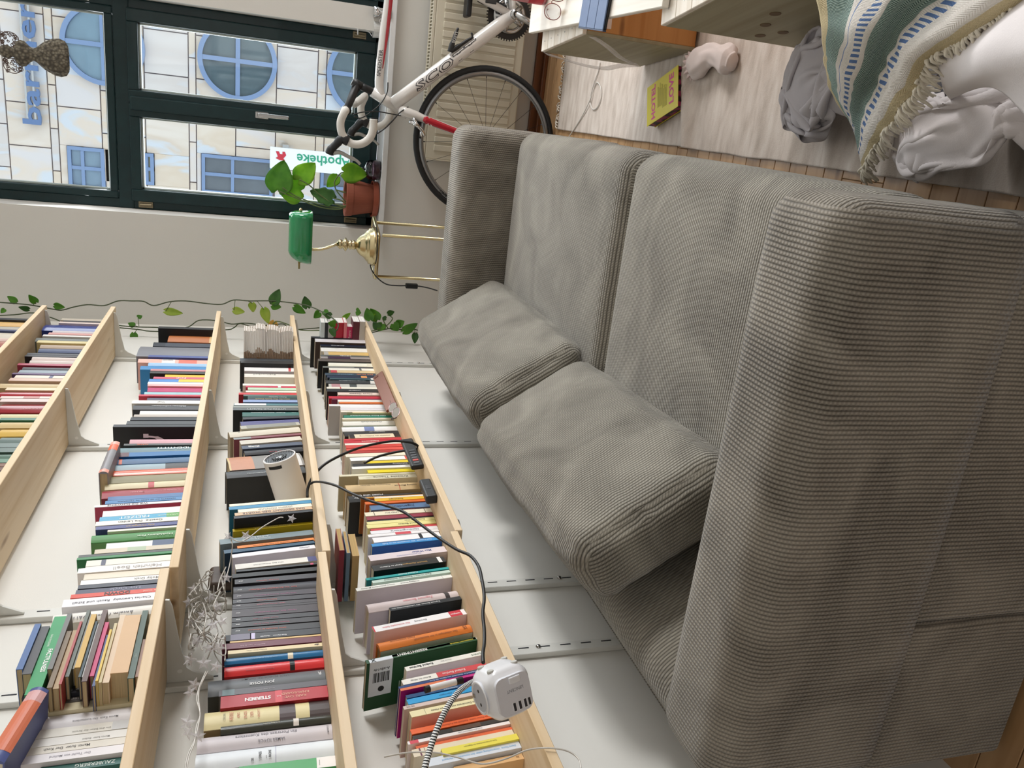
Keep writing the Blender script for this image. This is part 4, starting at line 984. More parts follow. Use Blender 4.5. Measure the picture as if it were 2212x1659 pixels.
obj('dome', lathe([(.046,.001),(.046,.045),(.044,.056),(.036,.067),(.020,.074),(.006,.076),(.006,.080),(.010,.085),(.006,.091),(0,.092)], jc, 'z', 32), glass('cloche_glass', (.95,.96,.98,1), 1.2), jar, smooth=True)
tc_ = H(812,64,'y',4.02); tc_.z = ps
tum = thing('glass_tumbler', 'cut glass tumbler holding a bent metal stirrer on the sill by the bicycle', 'glass', tuple(tc_))
obj('cup', lathe([(0,.002),(.030,.002),(.036,.072),(.0335,.072),(.028,.008),(0,.008)], tc_, 'z', 20), film('tumbler_glass', (.8,.82,.82,1), .45, .1), tum)
obj('tea_light', lathe([(0,.009),(.022,.009),(.022,.03),(0,.03)], tc_, 'z', 20), mat('#C87860', .4, var=.3, scale=80), tum, smooth=True)
pz = [H(a,b_,'y',4.02) for a,b_ in ((803,78),(798,70),(785,64),(768,60))]
st_ = obj('stirrer', tube(smooth_path(pz,4), .0016, 6), M_CHROME, tum, smooth=True)
a, b_ = H(773,45,'y',4.02), H(773,75,'y',4.02); obj('stirrer_bar', tube([a,b_], .0028, 8), mat('#E6E8EA', .3, .3), st_, smooth=True)
fc = H(828,28,'y',4.0); fc.z = ps
ft = thing('chrome_candle_holder', 'small chrome candle holder on the sill at the edge of the second window', 'candle holder', tuple(fc))
obj('stand', lathe([(0,0),(.030,0),(.030,.006),(.010,.012),(.008,.045),(.022,.055),(.024,.075),(.020,.075),(.018,.058),(0,.055)], fc, 'z', 24), M_CHROME, ft, smooth=True)
obj('ring_handle', tube([fc+Vector((-.034+.016*math.cos(a),0,.03+.016*math.sin(a))) for a in [2*PI*k/20 for k in range(20)]], .003, 6, closed=True), M_CHROME, ft, smooth=True)
# paper ornament in the window
oy = 3.985; oc = H(70,118,'y',oy)
orn = thing('paper_ornament', 'hanging grey honeycomb paper angel ornament with filigree wings in front of the window', 'ornament', tuple(oc))
ks = abs(H(70,118,'y',oy).z-H(80,118,'y',oy).z)/10
m, n, L, b = nodes('honeycomb_paper'); tc = n.new('ShaderNodeTexCoord'); vo = n.new('ShaderNodeTexVoronoi'); vo.inputs['Scale'].default_value = 90; L.new(tc.outputs['Object'], vo.inputs['Vector'])
L.new(ramp(n,L,vo.outputs['Distance'],[(.0,'#8E8878'),(.5,'#625C50'),(.75,'#49443C')]), b.inputs['Base Color']); b.inputs['Roughness'].default_value = .9
bp = n.new('ShaderNodeBump'); bp.inputs['Strength'].default_value = .9; bp.inputs['Distance'].default_value = .004; L.new(vo.outputs['Distance'], bp.inputs['Height']); L.new(bp.outputs['Normal'], b.inputs['Normal']); M_PAP = m
def oz(px): return H(px,118,'y',oy).z-oc.z
prof = [(3,128),(16,146),(28,148),(38,142),(42,130),(40,115),(30,95),(16,78),(13,72),(18,64),(27,55),(29,46),(24,36),(13,31),(10,28)]
bm = lathe([(0,oz(126))]+[(r*ks,oz(p)) for r,p in prof]+[(0,oz(28))], oc, 'z', 40)
for v in bm.verts:
    a = math.atan2(v.co.y-oc.y, v.co.x-oc.x); f = 1+.05*math.cos(a*10); v.co.x = oc.x+(v.co.x-oc.x)*f; v.co.y = oc.y+(v.co.y-oc.y)*f*.30
obj('skirt', bm, M_PAP, orn, smooth=True)
bm = lathe([(0,oz(31))]+[(15*ks*math.sin(a),oz(14)+17*ks*math.cos(PI-a)*1.0) for a in [PI*k/10 for k in range(1,10)]]+[(0,oz(-3))], oc, 'z', 32)
for v in bm.verts: v.co.y = oc.y+(v.co.y-oc.y)*.35
obj('head', bm, M_PAP, orn, smooth=True)
for s, cpx in ((1,(20,85)),(-1,(28,142))):
    bm = bmesh.new(); rnd = random.Random(4+s); c = H(*cpx,'y',oy)
    for k in range(26):
        q = c+Vector((rnd.uniform(-15,15)*ks,0,rnd.uniform(-18,17)*ks)); r = rnd.uniform(3.2,5.5)*ks; a0 = rnd.uniform(0,6)
        add_tube(bm, [q+Vector((math.cos(a0+t*.55)*r*(1-t*.05),0,math.sin(a0+t*.55)*r*(1-t*.05))) for t in range(15)], .0016, 5)
    add_tube(bm, smooth_path([c+Vector((math.cos(a)*17*ks,0,math.sin(a)*20*ks)) for a in [2*PI*k/12 for k in range(12)]],3,closed=True), .0018, 5, closed=True)
    obj('wing', bm, mat('#5A4A44', .6), orn)
obj('hanging_thread', tube([oc+Vector((0,0,oz(-3))), (oc.x,oc.y,2.62)], .0008, 4), mat('#8A8A86', .7), orn)
# ================================================================== TRAILING VINE in the corner
vine = thing('trailing_pothos', 'trailing green pothos vines hanging down the wall corner behind the shelf ends', 'plant', tuple(H(500,660,'y',3.58)))
def strand(pts, m=M_STEMD, r=.0026):
    obj('vine_stem', tube(smooth_path([H(a,b_,'y',v) for a,b_,v in pts],5), r, 7), m, vine, smooth=True)
Y1 = 3.57
strand([(-40,648,Y1),(0,653,Y1),(60,658,Y1),(105,666,Y1),(132,670,Y1),(160,663,Y1),(190,658,Y1),(225,660,Y1),(255,650,Y1),(285,650,Y1),(310,651,Y1),(332,660,Y1),(365,652,Y1),(400,650,Y1),(450,656,Y1),(480,657,Y1),(505,648,Y1),(540,650,Y1),(590,650,Y1),(650,657,Y1-.02),(675,664,Y1-.08),(700,676,3.42),(722,690,3.33),(731,702,3.28),(727,715,3.26)])
Y2 = 3.80
strand([(-20,682,Y2),(30,680,Y2),(72,676,Y2),(110,686,Y2),(130,694,Y2)]); strand([(255,703,Y2),(290,706,Y2),(330,707,Y2),(400,708,Y2),(430,692,Y2),(470,693,Y2),(500,700,Y2),(530,698,Y2),(580,703,Y2),(612,700,Y2),(627,715,Y2)]); strand([(258,708,Y2),(300,712,Y2),(340,716,Y2),(480,713,Y2),(505,708,Y2),(520,699,Y2),(560,712,Y2),(600,712,Y2),(640,712,Y2),(690,708,Y2)]); strand([(588,703,Y2),(598,694,Y2),(625,702,Y2),(650,713,Y2),(690,714,Y2)],M_STEM)
strand([(800,716,Y2),(825,709,Y2),(838,701,Y2),(848,688,Y2),(838,680,Y2)],M_STEM); strand([(803,719,Y2),(840,710,Y2),(866,712,Y2),(872,706,Y2),(890,710,Y2),(905,714,Y2)]); strand([(838,709,Y2),(832,700,Y2),(826,688,Y2)],M_STEM)
VL = [((35,652),(16,640),15,LF2,Y1),((78,653),(62,637),17,LF2,Y1),((118,660),(140,664),14,LF2,Y1),((62,668),(40,664),12,LF3,Y1),((358,672),(395,677),16,LF4,Y1),((298,685),(307,682),11,LF2,Y2),((290,703),(277,698),14,LF2,Y2),((289,720),(290,741),15,LF2,Y2),((264,748),(298,757),20,LF2,Y2),((505,670),(528,674),16,LF4,Y1),((545,655),(546,675),17,LF4,Y1),((570,668),(580,699),20,LF4,Y1),((588,660),(607,664),17,LF2,Y1),((590,655),(603,625),24,LF3,Y1),((636,663),(660,677),17,LF2,Y1),((664,664),(658,640),20,LF3,Y1),((690,675),(678,687),16,LF2,3.5),((700,672),(710,682),14,LF2,3.5),((715,682),(700,680),15,LF3,3.40),((724,700),(709,698),17,LF2,3.3),((716,710),(724,728),14,LF3,3.26),((585,703),(578,722),14,LF5,Y2),((592,695),(584,717),18,LF5,Y2),
 ((770,672),(780,676),18,LF2,Y2),((800,690),(792,666),22,LF2,Y2),((815,690),(800,667),24,LF2,Y2),((806,688),(820,682),16,LF1,Y2),((818,708),(806,696),18,LF3,Y2),((826,700),(817,715),20,LF2,Y2),((838,678),(852,673),12,LF3,Y2),((834,688),(826,686),10,LF3,Y2),((850,700),(860,715),22,LF2,Y2),((858,702),(873,694),18,LF2,Y2),((872,716),(902,699),20,LF2,Y2),((897,721),(896,742),14,LF3,Y2),((742,688),(757,676),10,LF1,Y2),((10,668),(2,676),10,LF2,Y1)]
rnd = random.Random(2)
for bse, tip, w, m_, yy in VL:
    pxleaf(vine, bse, tip, yy, w, m_, (rnd.uniform(-.3,.3),-1,rnd.uniform(-.2,.5)), dy=rnd.uniform(-.01,.02), droop=rnd.uniform(.02,.15))
for a, b_ in (((35,652),(38,656)),((78,653),(70,660)),((358,672),(370,652)),((505,670),(508,649)),((545,655),(535,650)),((570,668),(555,650)),((588,660),(585,650)),((636,663),(640,655)),((290,703),(300,706)),((289,720),(298,710)),((264,748),(285,725)),((298,685),(300,704)),((897,721),(895,711))):
    yy = Y1 if a[1] < 680 else Y2
    obj('leaf_stalk', tube([H(*a,'y',yy),H(*b_,'y',yy)], .0014, 5), M_STEM, vine, smooth=True)
# ================================================================== BEDDING at the right foot of the photo
def px_sheet(ctrl, ru, rv, wr=.01, fq=10, seed=0, thick=.003):
    "ctrl: rows of (photo x, photo y, height) -> smooth wrinkled cloth"
    P = [[H(a,b_,'z',z) for a,b_,z in row] for row in ctrl]
    A = [smooth_path(r_, ru) for r_ in P]; cols = [smooth_path([A[i][j] for i in range(len(A))], rv) for j in range(len(A[0]))]
    rows = [[cols[j][i].copy() for j in range(len(cols))] for i in range(len(cols[0]))]
    for r_ in rows:
        for p in r_:
            q = p*fq+Vector((seed,seed*.7,0)); p.z += wr*(noise.noise(q)+.5*noise.noise(q*2.1)); p.x += wr*.4*noise.noise(q+Vector((9,0,0)))
            p.z = max(p.z, .016)
    return rows
# blanket: u along the fringe, v across the stripes
m, n, L, b = nodes('striped_blanket'); uv = n.new('ShaderNodeUVMap'); sp = n.new('ShaderNodeSeparateXYZ'); L.new(uv.outputs[0], sp.inputs[0]); U, V_ = sp.outputs['X'], sp.outputs['Y']
zig = mth(n,L,'PINGPONG', mth(n,L,'MULTIPLY',V_,34), 1.0)
hb_ = mth(n,L,'MULTIPLY_ADD', mth(n,L,'SINE', mth(n,L,'ADD', mth(n,L,'MULTIPLY',U,900), mth(n,L,'MULTIPLY',zig,9))), .5, .5)
green = ramp(n,L,hb_,[(.2,'#49605C'),(.8,'#A9BDB4')])
wv = n.new('ShaderNodeTexNoise'); wv.inputs['Scale'].default_value = 300; L.new(uv.outputs[0], wv.inputs['Vector'])
white = ramp(n,L,wv.outputs['Fac'],[(.3,'#CFC9C2'),(.7,'#E6E1DA')]); tan = ramp(n,L,wv.outputs['Fac'],[(.3,'#B9A884'),(.7,'#D9CBA6')])
dash = mth(n,L,'GREATER_THAN', mth(n,L,'SINE', mth(n,L,'MULTIPLY',U,230)), -.1)
def mixc(f, a, c):
    k = n.new('ShaderNodeMix'); k.data_type = 'RGBA'; L.new(f, k.inputs['Factor'])
    for s_, v in (('A',a),('B',c)):
        if isinstance(v,str): k.inputs[s_].default_value = lin(v)
        else: L.new(v, k.inputs[s_])
    return k.outputs['Result']
def band(a, c): return mth(n,L,'MULTIPLY', mth(n,L,'GREATER_THAN',V_,a), mth(n,L,'LESS_THAN',V_,c))
col = mixc(band(-.1,.13), white, tan)
for a, c in ((.27,.33),(.64,.70)): col = mixc(mth(n,L,'MULTIPLY',band(a,c),dash), col, '#5A74A0')
col = mixc(band(.36,.60), col, green); col = mixc(band(.80,.93), col, green); col = mixc(band(.755,.762), col, '#7E92B8'); col = mixc(band(.93,1.1), col, tan)
L.new(col, b.inputs['Base Color']); b.inputs['Roughness'].default_value = .9; b.inputs['Specular IOR Level'].default_value = .15
bp = n.new('ShaderNodeBump'); bp.inputs['Strength'].default_value = .5; bp.inputs['Distance'].default_value = .002; L.new(hb_, bp.inputs['Height']); L.new(bp.outputs['Normal'], b.inputs['Normal'])
ctrl = [[(1860,362,.10),(1905,290,.20),(1962,215,.31),(2012,122,.40),(2100,68,.44),(2250,-30,.47),(2330,-90,.47)],
        [(1856,342,.11),(1884,268,.22),(1930,190,.33),(1980,112,.42),(2060,48,.46),(2190,-45,.49),(2270,-110,.49)],
        [(1851,318,.11),(1866,245,.20),(1896,166,.30),(1930,92,.385),(1985,25,.42),(2090,-60,.45),(2170,-130,.45)],
        [(1848,294,.11),(1842,226,.22),(1852,156,.345),(1876,84,.43),(1915,18,.46),(1995,-60,.48),(2060,-130,.48)],
        [(1844,276,.11),(1818,212,.22),(1812,148,.335),(1822,84,.42),(1842,22,.44),(1880,-60,.45),(1930,-130,.45)],
        [(1842,268,.09),(1800,205,.18),(1786,142,.30),(1784,84,.40),(1772,24,.43),(1770,-60,.44),(1790,-130,.44)]]
rows = px_sheet(ctrl, 14, 12, .009, 11, 3)
bl = thing('fringed_blanket', 'woven blanket with green herringbone and blue dashed stripes, heaped on the bed', 'blanket', tuple(H(1900,150,'z',.35)))
obj('weave', grid_surface(rows, -.004), m, bl, smooth=True)
bm = bmesh.new(); rnd = random.Random(8)
e = rows[0]
for i in range(len(e)-1):
    for k in range(4):
        p = e[i].lerp(e[i+1], k/4); d = (rows[0][i]-rows[4][i]).normalized(); a = Vector((rnd.uniform(-1,1),rnd.uniform(-1,1),rnd.uniform(-.4,.6)))*.014
        l = rnd.uniform(.018,.036); q = p+d*l+a; q.z = max(q.z,.018)
        add_tube(bm, smooth_path([p, p.lerp(q,.5)+Vector((rnd.uniform(-.006,.006),rnd.uniform(-.006,.006),.008)), q],3), [.0026]*6+[.0014], 5)
stuff(obj('fringe', bm, mat('#E6DFCF', .9), bl, smooth=True))
# corner tassels reaching the sofa arm
bm = bmesh.new()
for k in range(16):
    p = e[0]+Vector((rnd.uniform(-.01,.01),rnd.uniform(-.01,.01),0)); q = p+Vector((-.035*rnd.random()-.004,-.02+.05*rnd.random(),-.03)); q.z = max(q.z,.02); add_tube(bm, smooth_path([p,p.lerp(q,.5)+Vector((0,0,.006)),q],3), [.0026]*6+[.0015], 5)
stuff(obj('corner_tassels', bm, mat('#E2DCCB', .9), bl, smooth=True))
M_DUV = mat('#DCD6D6', .9, var=.02, bump=.12, bscale=500); M_SHEET = mat('#B3AEB2', .9, var=.03, bump=.12, bscale=500); M_PIL = mat('#C9C2C2', .9, var=.02, bump=.12, bscale=500)
# mattress on the floor under the bedding
mt = thing('mattress', 'dark grey low bed base showing in the gap between blanket and crumpled sheet', 'mattress', (1.75,.75,0))
obj('core', rbox((1.20,.15,.016),(2.2,1.26,.20), .04, (10,10,4)), mat('#4E4C50', .9, bump=.2, bscale=400), mt, smooth=True)
ctrl = [[(2008,128,.37),(2090,72,.41),(2200,0,.45),(2300,-70,.47)],[(2030,160,.36),(2110,110,.46),(2230,60,.53),(2330,0,.55)],[(2040,195,.31),(2120,160,.44),(2240,130,.53),(2330,90,.56)],[(2052,214,.26),(2140,190,.36),(2195,235,.40),(2240,290,.42)]]
rows = px_sheet(ctrl, 12, 10, .006, 8, 11)
dv = thing('duvet', 'plump white duvet beside the blanket fringe at the right edge', 'duvet', tuple(H(2120,110,'z',.4)))
obj('cover', grid_surface(rows, -.02), M_DUV, dv, smooth=True)
# crumpled bed linen: each piece is a solved sheet
for name, label, cat, c, rx, ry, h, ex, sd, rot, m, part in (
    ('bed_sheet','crumpled grey sheet bunched under the left edge of the striped blanket','sheet',H(1798,168,'z',.08),.165,.19,.17,1.7,4,.2,M_SHEET,'cloth'),
    ('pillowcase','small grey pillowcase lying between the blanket corner and the crumpled linen','linen',H(1998,258,'z',.03),.12,.09,.05,1.4,9,.5,mat('#BFBEC8', .9, bump=.12, bscale=500),'cloth'),
    ('crumpled_linen','big heap of pale crumpled bed linen beside the sofa at the right edge','linen',H(2165,335,'z',.12)+Vector((.04,-.02,0)),.135,.31,.31,1.6,12,.12,M_PIL,'cloth')):
    o = thing(name, label, cat, (c.x,c.y,.02)); cloth(part, crumple(c, rx, ry, h, ex, sd, rot), m, o)
# ================================================================== SHELVES
DB = .21; TB = .0175
def zed(x, y): return H(x, y, 'x', DB).z
jC, jD, jE = H(371,1226,'x',DB).y, H(708,1190,'x',DB).y, H(990,1146,'x',DB).y
SH = {'A':2.120,'B':1.875,'C':1.470,'D':1.1725,'E':.869,'C2':1.486,'D2':1.1825,'E2':.8810}   # underside heights
TOP = {k: v+TB for k, v in SH.items()}
ENDS = {'A':3.50,'B':3.52,'C':3.515,'D':3.49,'E':3.435}
WORD = {'A':'topmost','B':'second highest','C':'middle','D':'second lowest','E':'lowest'}
def board(k, y0, y1, label):
    o = based('shelf_board', box((.016,y0,SH[k]),(DB,y1,TOP[k]), .0012, 1), M_PINE, (.1,(y0+y1)/2,SH[k]), label, 'shelf board', 'pine shelf boards on the left wall')
    return o
board('A', 1.60, ENDS['A'], 'topmost pine shelf board, cut off by the upper edge of the photo')
board('B', 1.60, ENDS['B'], 'second highest pine shelf board, seen from below, long bare underside')
board('C', jC+.001, ENDS['C'], 'middle pine shelf board, its longer part at the window end')
board('C2', .30, jC-.001, 'middle pine shelf board, its nearer part carrying the pile of small books')
board('D', jD+.001, ENDS['D'], 'second lowest pine shelf board, its longer part with the white projector')
board('D2', .30, jD-.001, 'second lowest pine shelf board, its nearer part with the black paperback series')
board('E', jE+.001, ENDS['E'], 'lowest pine shelf board, its longer part running to the window end')
board('E2', .30, jE-.001, 'lowest pine shelf board, its nearer part behind the white socket cube')
RAILS = [(3.459,'nearest the window'),(2.557,'second from the window'),(1.666,'third from the window'),(1.402,'fourth from the window, above the near sofa arm')]
for ry, w in RAILS:
    r = thing('slotted_rail', 'white slotted wall rail between the shelves, '+w, 'rail', (.006,ry,1.4), 'slotted wall rails of the bookshelf')
    bm = bmesh.new(); add_box(bm,(.0003,ry-.016,.44),(.0135,ry+.016,2.75),.0015,1); obj('channel', bm, M_METALW, r)
    bm = bmesh.new(); z = .505
    zs = []
    while z < 2.7: zs.append(z); z += .05
    for z in zs: add_box(bm,(.0132,ry+.004,z-.0125),(.0139,ry+.0075,z+.0125))
    stuff(obj('slots', bm, mat('#1C1E26', .7), r))
    bm = bmesh.new()
    for z in ({3.459:(.62,1.5),2.557:(.555,1.81),1.666:(.575,),1.402:(.72,1.9)}[ry]): add_lathe(bm,[(0,.0185),(.004,.0178),(.0062,.0145),(.0062,.013)][::-1],(0,ry+.006,z),'x',12)
    obj('screw', bm, M_STEEL, r, smooth=True)
def bracket(k, ry, label):
    z = SH[k]; y = ry
    pts = [(.0142,-.0008),(.0142,-.058),(.075,-.034),(.085,-.026),(.19,-.011),(.1975,-.004),(.1975,.012),(.194,.012),(.192,-.0008)]
    pts = [(.0142,-.001),(.0142,-.085),(.018,-.085),(.036,-.047),(.046,-.036),(.10,-.025),(.185,-.013),(.200,-.008),(.2005,-.001)]
    bm = plate([(a,y-.0025,z+b_) for a,b_ in pts], (0,1,0), .005)
    o = based('shelf_bracket', bm, M_METALW, (.1,y,z-.03), label, 'bracket', 'white metal shelf brackets')
    bm = lathe([(0,-.0032),(.0048,-.0032),(.0048,.0002),(0,.0002)], (.040,y-.0002,z-.024), 'y', 12); bm.transform(Matrix.Translation((-.1,-y,-(z-.03))))
    h = bpy.data.meshes.new('rivet'); bm.to_mesh(h); bm.free(); h.materials.append(mat('#EDEDEA', .4)); r = bpy.data.objects.new('rivet', h); COL.objects.link(r); r.parent = o
for k, ry, n_ in (('A',3.459,'first'),('A',2.557,'second'),('B',3.459,'first'),('B',2.557,'second'),('B',1.666,'third'),('C',3.459,'first'),('C',2.557,'second'),('C',1.666,'third'),('C2',1.402,'fourth'),('D',3.459,'first'),('D',2.557,'second'),('D',1.666,'third'),('D2',1.402,'fourth'),('E',3.459,'first'),('E',2.557,'second'),('E',1.666,'third'),('E2',1.402,'fourth')):
    bracket(k, ry, 'white metal bracket under the %s shelf board, %s one from the window' % (WORD[k[0]], n_))
# ================================================================== BOOKS
KZ = 6.9125
ZO = {'E1':(640,660,KZ),'E2':(660,860,KZ),'E3':(700,1040,KZ),'E4':(760,1220,KZ),'E5':(780,1419,KZ),'D1':(460,680,KZ),'D2':(470,860,KZ),'D3':(440,1040,KZ),'D4':(420,1220,KZ),'D5':(400,1419,KZ),'C1':(0,600,4.148),'C2':(0,950,4.147),'C3':(0,1300,4.622)}
M_PAGE = {}
def page_mat(h):
    if h in M_PAGE: return M_PAGE[h]
    m, n, L, b = nodes('book_pages'); tc = n.new('ShaderNodeTexCoord'); mp = n.new('ShaderNodeMapping'); mp.inputs['Scale'].default_value = (8,1400,8); L.new(tc.outputs['Object'], mp.inputs[0])
    nz = n.new('ShaderNodeTexNoise'); nz.inputs['Scale'].default_value = 1; nz.inputs['Detail'].default_value = 2; L.new(mp.outputs[0], nz.inputs['Vector'])
    c = lin(h); L.new(ramp(n,L,nz.outputs['Fac'],[(.3,tuple(v*.72 for v in c[:3])+(1,)),(.65,c)]), b.inputs['Base Color']); b.inputs['Roughness'].default_value = .85
    M_PAGE[h] = m; return m
def hsv(h):
    import colorsys
    r,g,b_ = [int(h[i:i+2],16)/255 for i in (0,2,4)]; return colorsys.rgb_to_hsv(r,g,b_)
def cname(h):
    a, s, v = hsv(h); a *= 360
    if v < .24: return 'black'
    if s < .13: return 'black' if v < .24 else 'dark grey' if v < .48 else 'grey' if v < .76 else 'white'
    if s < .22 and v > .8: return 'cream' if 20 < a < 75 else 'pale lilac' if a > 230 else 'pale blue' if a > 150 else 'pale pink' if a < 20 else 'pale green'
    if v < .34 and s < .4: return 'charcoal'
    if a < 14 or a > 340: return ('dark red' if v < .55 else 'red') if s > .45 else ('pink' if v > .6 else 'maroon')
    if a < 38: return ('orange' if s > .55 and v > .7 else 'tan' if v > .62 else 'brown')
    if a < 70: return ('yellow' if s > .5 and v > .7 else 'pale yellow' if v > .82 else 'olive' if v < .6 else 'tan')
    if a < 165: return 'green' if v > .35 else 'dark green'
    if a < 200: return 'teal' if v < .75 else 'light blue'
    if a < 250: return ('navy' if v < .52 else 'blue') if s > .28 else 'slate blue'
    if a < 300: return 'purple'
    return 'magenta' if s > .5 else 'mauve'
ORD = ['first','second','third','fourth','fifth','sixth','seventh','eighth','ninth','tenth','eleventh','twelfth','thirteenth','fourteenth','fifteenth','sixteenth','seventeenth','eighteenth','nineteenth','twentieth','twenty-first','twenty-second','twenty-third','twenty-fourth','twenty-fifth','twenty-sixth','twenty-seventh','twenty-eighth','twenty-ninth','thirtieth']
BOOKS = []; CNT = {}
def cover_bm(dep, th, ht, ct, hard, rnd_):
    "U-shaped case: local x 0 = spine face (depth runs to -x), y = thickness, z = height"
    bm = bmesh.new(); ns = 6 if rnd_ else 1; bulge = min(th*.22,.006) if rnd_ else 0
    out = [(-dep,0)]+[( -bulge+bulge*math.sin(PI*i/ns)*1.0 if rnd_ else 0, th*i/ns) for i in range(ns+1)]+[(-dep,th)]
    inn = [(-dep,ct)]+[(-ct-bulge, ct+(th-2*ct)*i/ns) for i in range(ns+1)]+[(-dep,th-ct)]
    rings = []
    for z in (0,ht): rings.append(([bm.verts.new((a,b_,z)) for a,b_ in out],[bm.verts.new((a,b_,z)) for a,b_ in inn]))
    (o0,i0),(o1,i1) = rings; N = len(out)
    for i in range(N-1):
        bm.faces.new((o0[i],o0[i+1],o1[i+1],o1[i])); bm.faces.new((i0[i+1],i0[i],i1[i],i1[i+1]))
        bm.faces.new((o0[i+1],o0[i],i0[i],i0[i+1])); bm.faces.new((o1[i],o1[i+1],i1[i+1],i1[i]))
    bm.faces.new((o0[0],o1[0],i1[0],i0[0])); bm.faces.new((o0[-1],i0[-1],i1[-1],o1[-1]))
    bmesh.ops.recalc_face_normals(bm, faces=bm.faces); return bm, bulge
def make_book(origin, dep, th, ht, hexc, Rm, group, face=None, page='E6DCC4', hard=False, rough=.42, texts=(), bands=(), near=None):
    "origin: bottom corner of spine face at the near (camera) side, local y toward the window"
    o = thing('book', '', 'book', origin, group, Rm)
    ct = min(.0022 if hard else .0011, th*.22); ov = .003 if hard else .0004; rd = hard or th > .03
    bm, bulge = cover_bm(dep, th, ht, ct, hard, rd); c = obj('cover', bm, mat('#'+hexc, rough, var=.05, scale=30, spec=.4), o, world=False)
    if rd: weighted(c, 30)
    bm = box((-dep+ov,ct,ov),(-ct-bulge-.0004,th-ct,ht-ov)); obj('pages', bm, page_mat('#'+page), o, world=False)
    if face:
        bm = box((-dep+.0006,-.0005,.0006),(-.0012-bulge,-.00001,ht-.0006)); obj('front_face', bm, mat('#'+face, rough, var=.08, scale=14, spec=.4), c, world=False)
    def xs(yy): return (-bulge+bulge*math.sin(PI*min(1,max(0,yy/th)))) if rd else 0
    for (a, b_, hx) in bands:
        bm = bmesh.new(); ns = 6 if rd else 1
        lo = [bm.verts.new((xs(th*i/ns)+.0003,th*i/ns+(-.0002 if i == 0 else .0002 if i == ns else 0),ht*a)) for i in range(ns+1)]; hi = [bm.verts.new((v.co.x,v.co.y,ht*b_)) for v in lo]
        for i in range(ns): bm.faces.new((lo[i],lo[i+1],hi[i+1],hi[i]))
        obj('spine_band', bm, mat('#'+hx, rough), c, world=False)
    for t in texts:
        s, pos, ln, hx = t[:4]; off = t[4] if len(t) > 4 else .5; hmax = t[5] if len(t) > 5 else .62; dr = t[6] if len(t) > 6 else 'up'; bold = t[7] if len(t) > 7 else .008
        xd, yd = {'up':((0,0,1),(0,-1,0)),'down':((0,0,-1),(0,1,0)),'flat':((0,1,0),(0,0,1))}[dr]
        L_ = ln*ht if dr != 'flat' else ln*th
        bm = text(s, (xs(th*off)+.0005, th*off, ht*pos), xd, yd, length=L_, height=(hmax*th if dr != 'flat' else hmax*ht), bold=bold)
        obj('spine_lettering', bm, mat('#'+hx, .5), c, world=False)
    return o
def finish_label(o, word, extra, shelf, th):
    BOOKS.append((o, word, extra, shelf, th))
def num(i):
    tens = {2:'twent',3:'thirt',4:'fort',5:'fift'}
    if i < len(ORD): return ORD[i]
    n_ = i+1; t, u = divmod(n_,10); return tens[t]+('ieth' if u == 0 else 'y-'+ORD[u-1])
def label_all():
    seqs = {}
    for rec in BOOKS: seqs.setdefault(rec[3],[]).append(rec)
    used = set()
    for sh, L_ in seqs.items():
        cnt = {}; tot = {}
        for r_ in L_: tot[r_[1]] = tot.get(r_[1],0)+1
        prop = []
        for i, (o, w, ex, s, th) in enumerate(L_):
            size = 'slim' if th < .012 else 'thick' if th > .027 else 'medium'
            loc = 'on the %s shelf' % WORD[sh] if sh in WORD else sh
            pv = L_[i-1][1] if i else None; nx = L_[i+1][1] if i+1 < len(L_) else None
            nb = 'between a %s and a %s one' % (pv,nx) if pv and nx else ('next to a %s one at the end' % (pv or nx))
            prop.append((o, w, ex, size, loc, nb))
        base = ['%s %s book %s, %s' % (p[3],p[1],p[4],p[5]) for p in prop]
        for i, p in enumerate(prop):
            o, w, ex, size, loc, nb = p; cnt[w] = cnt.get(w,0)+1; k = cnt[w]-1
            end = 'window' if sh in WORD else 'top'
            if sh not in WORD and tot[w] == 1: cand = ['%s %s book %s' % (size,w,loc)]
            elif base.count(base[i]) == 1: cand = [base[i]]
            elif tot[w] == 1: cand = ['%s %s book %s, the only %s one there' % (size,w,loc,w)]
            else: cand = ['%s %s book %s, %s %s one from the %s' % (size,w,loc,num(k),w,end)]
            if ex: cand.insert(0, cand[-1].replace(' book ', ' book %s ' % ex, 1)); cand.insert(1, '%s %s book %s %s' % (size,w,ex,loc))
            cand += ['%s %s book %s, %s %s one from the %s' % (size,w,loc,num(k),w,end), '%s book %s, %s %s one from %s' % (w,loc,num(k),w,end)]
            for c in cand:
                if 4 <= len(c.split()) <= 16 and c not in used: break
            used.add(c); o['label'] = c
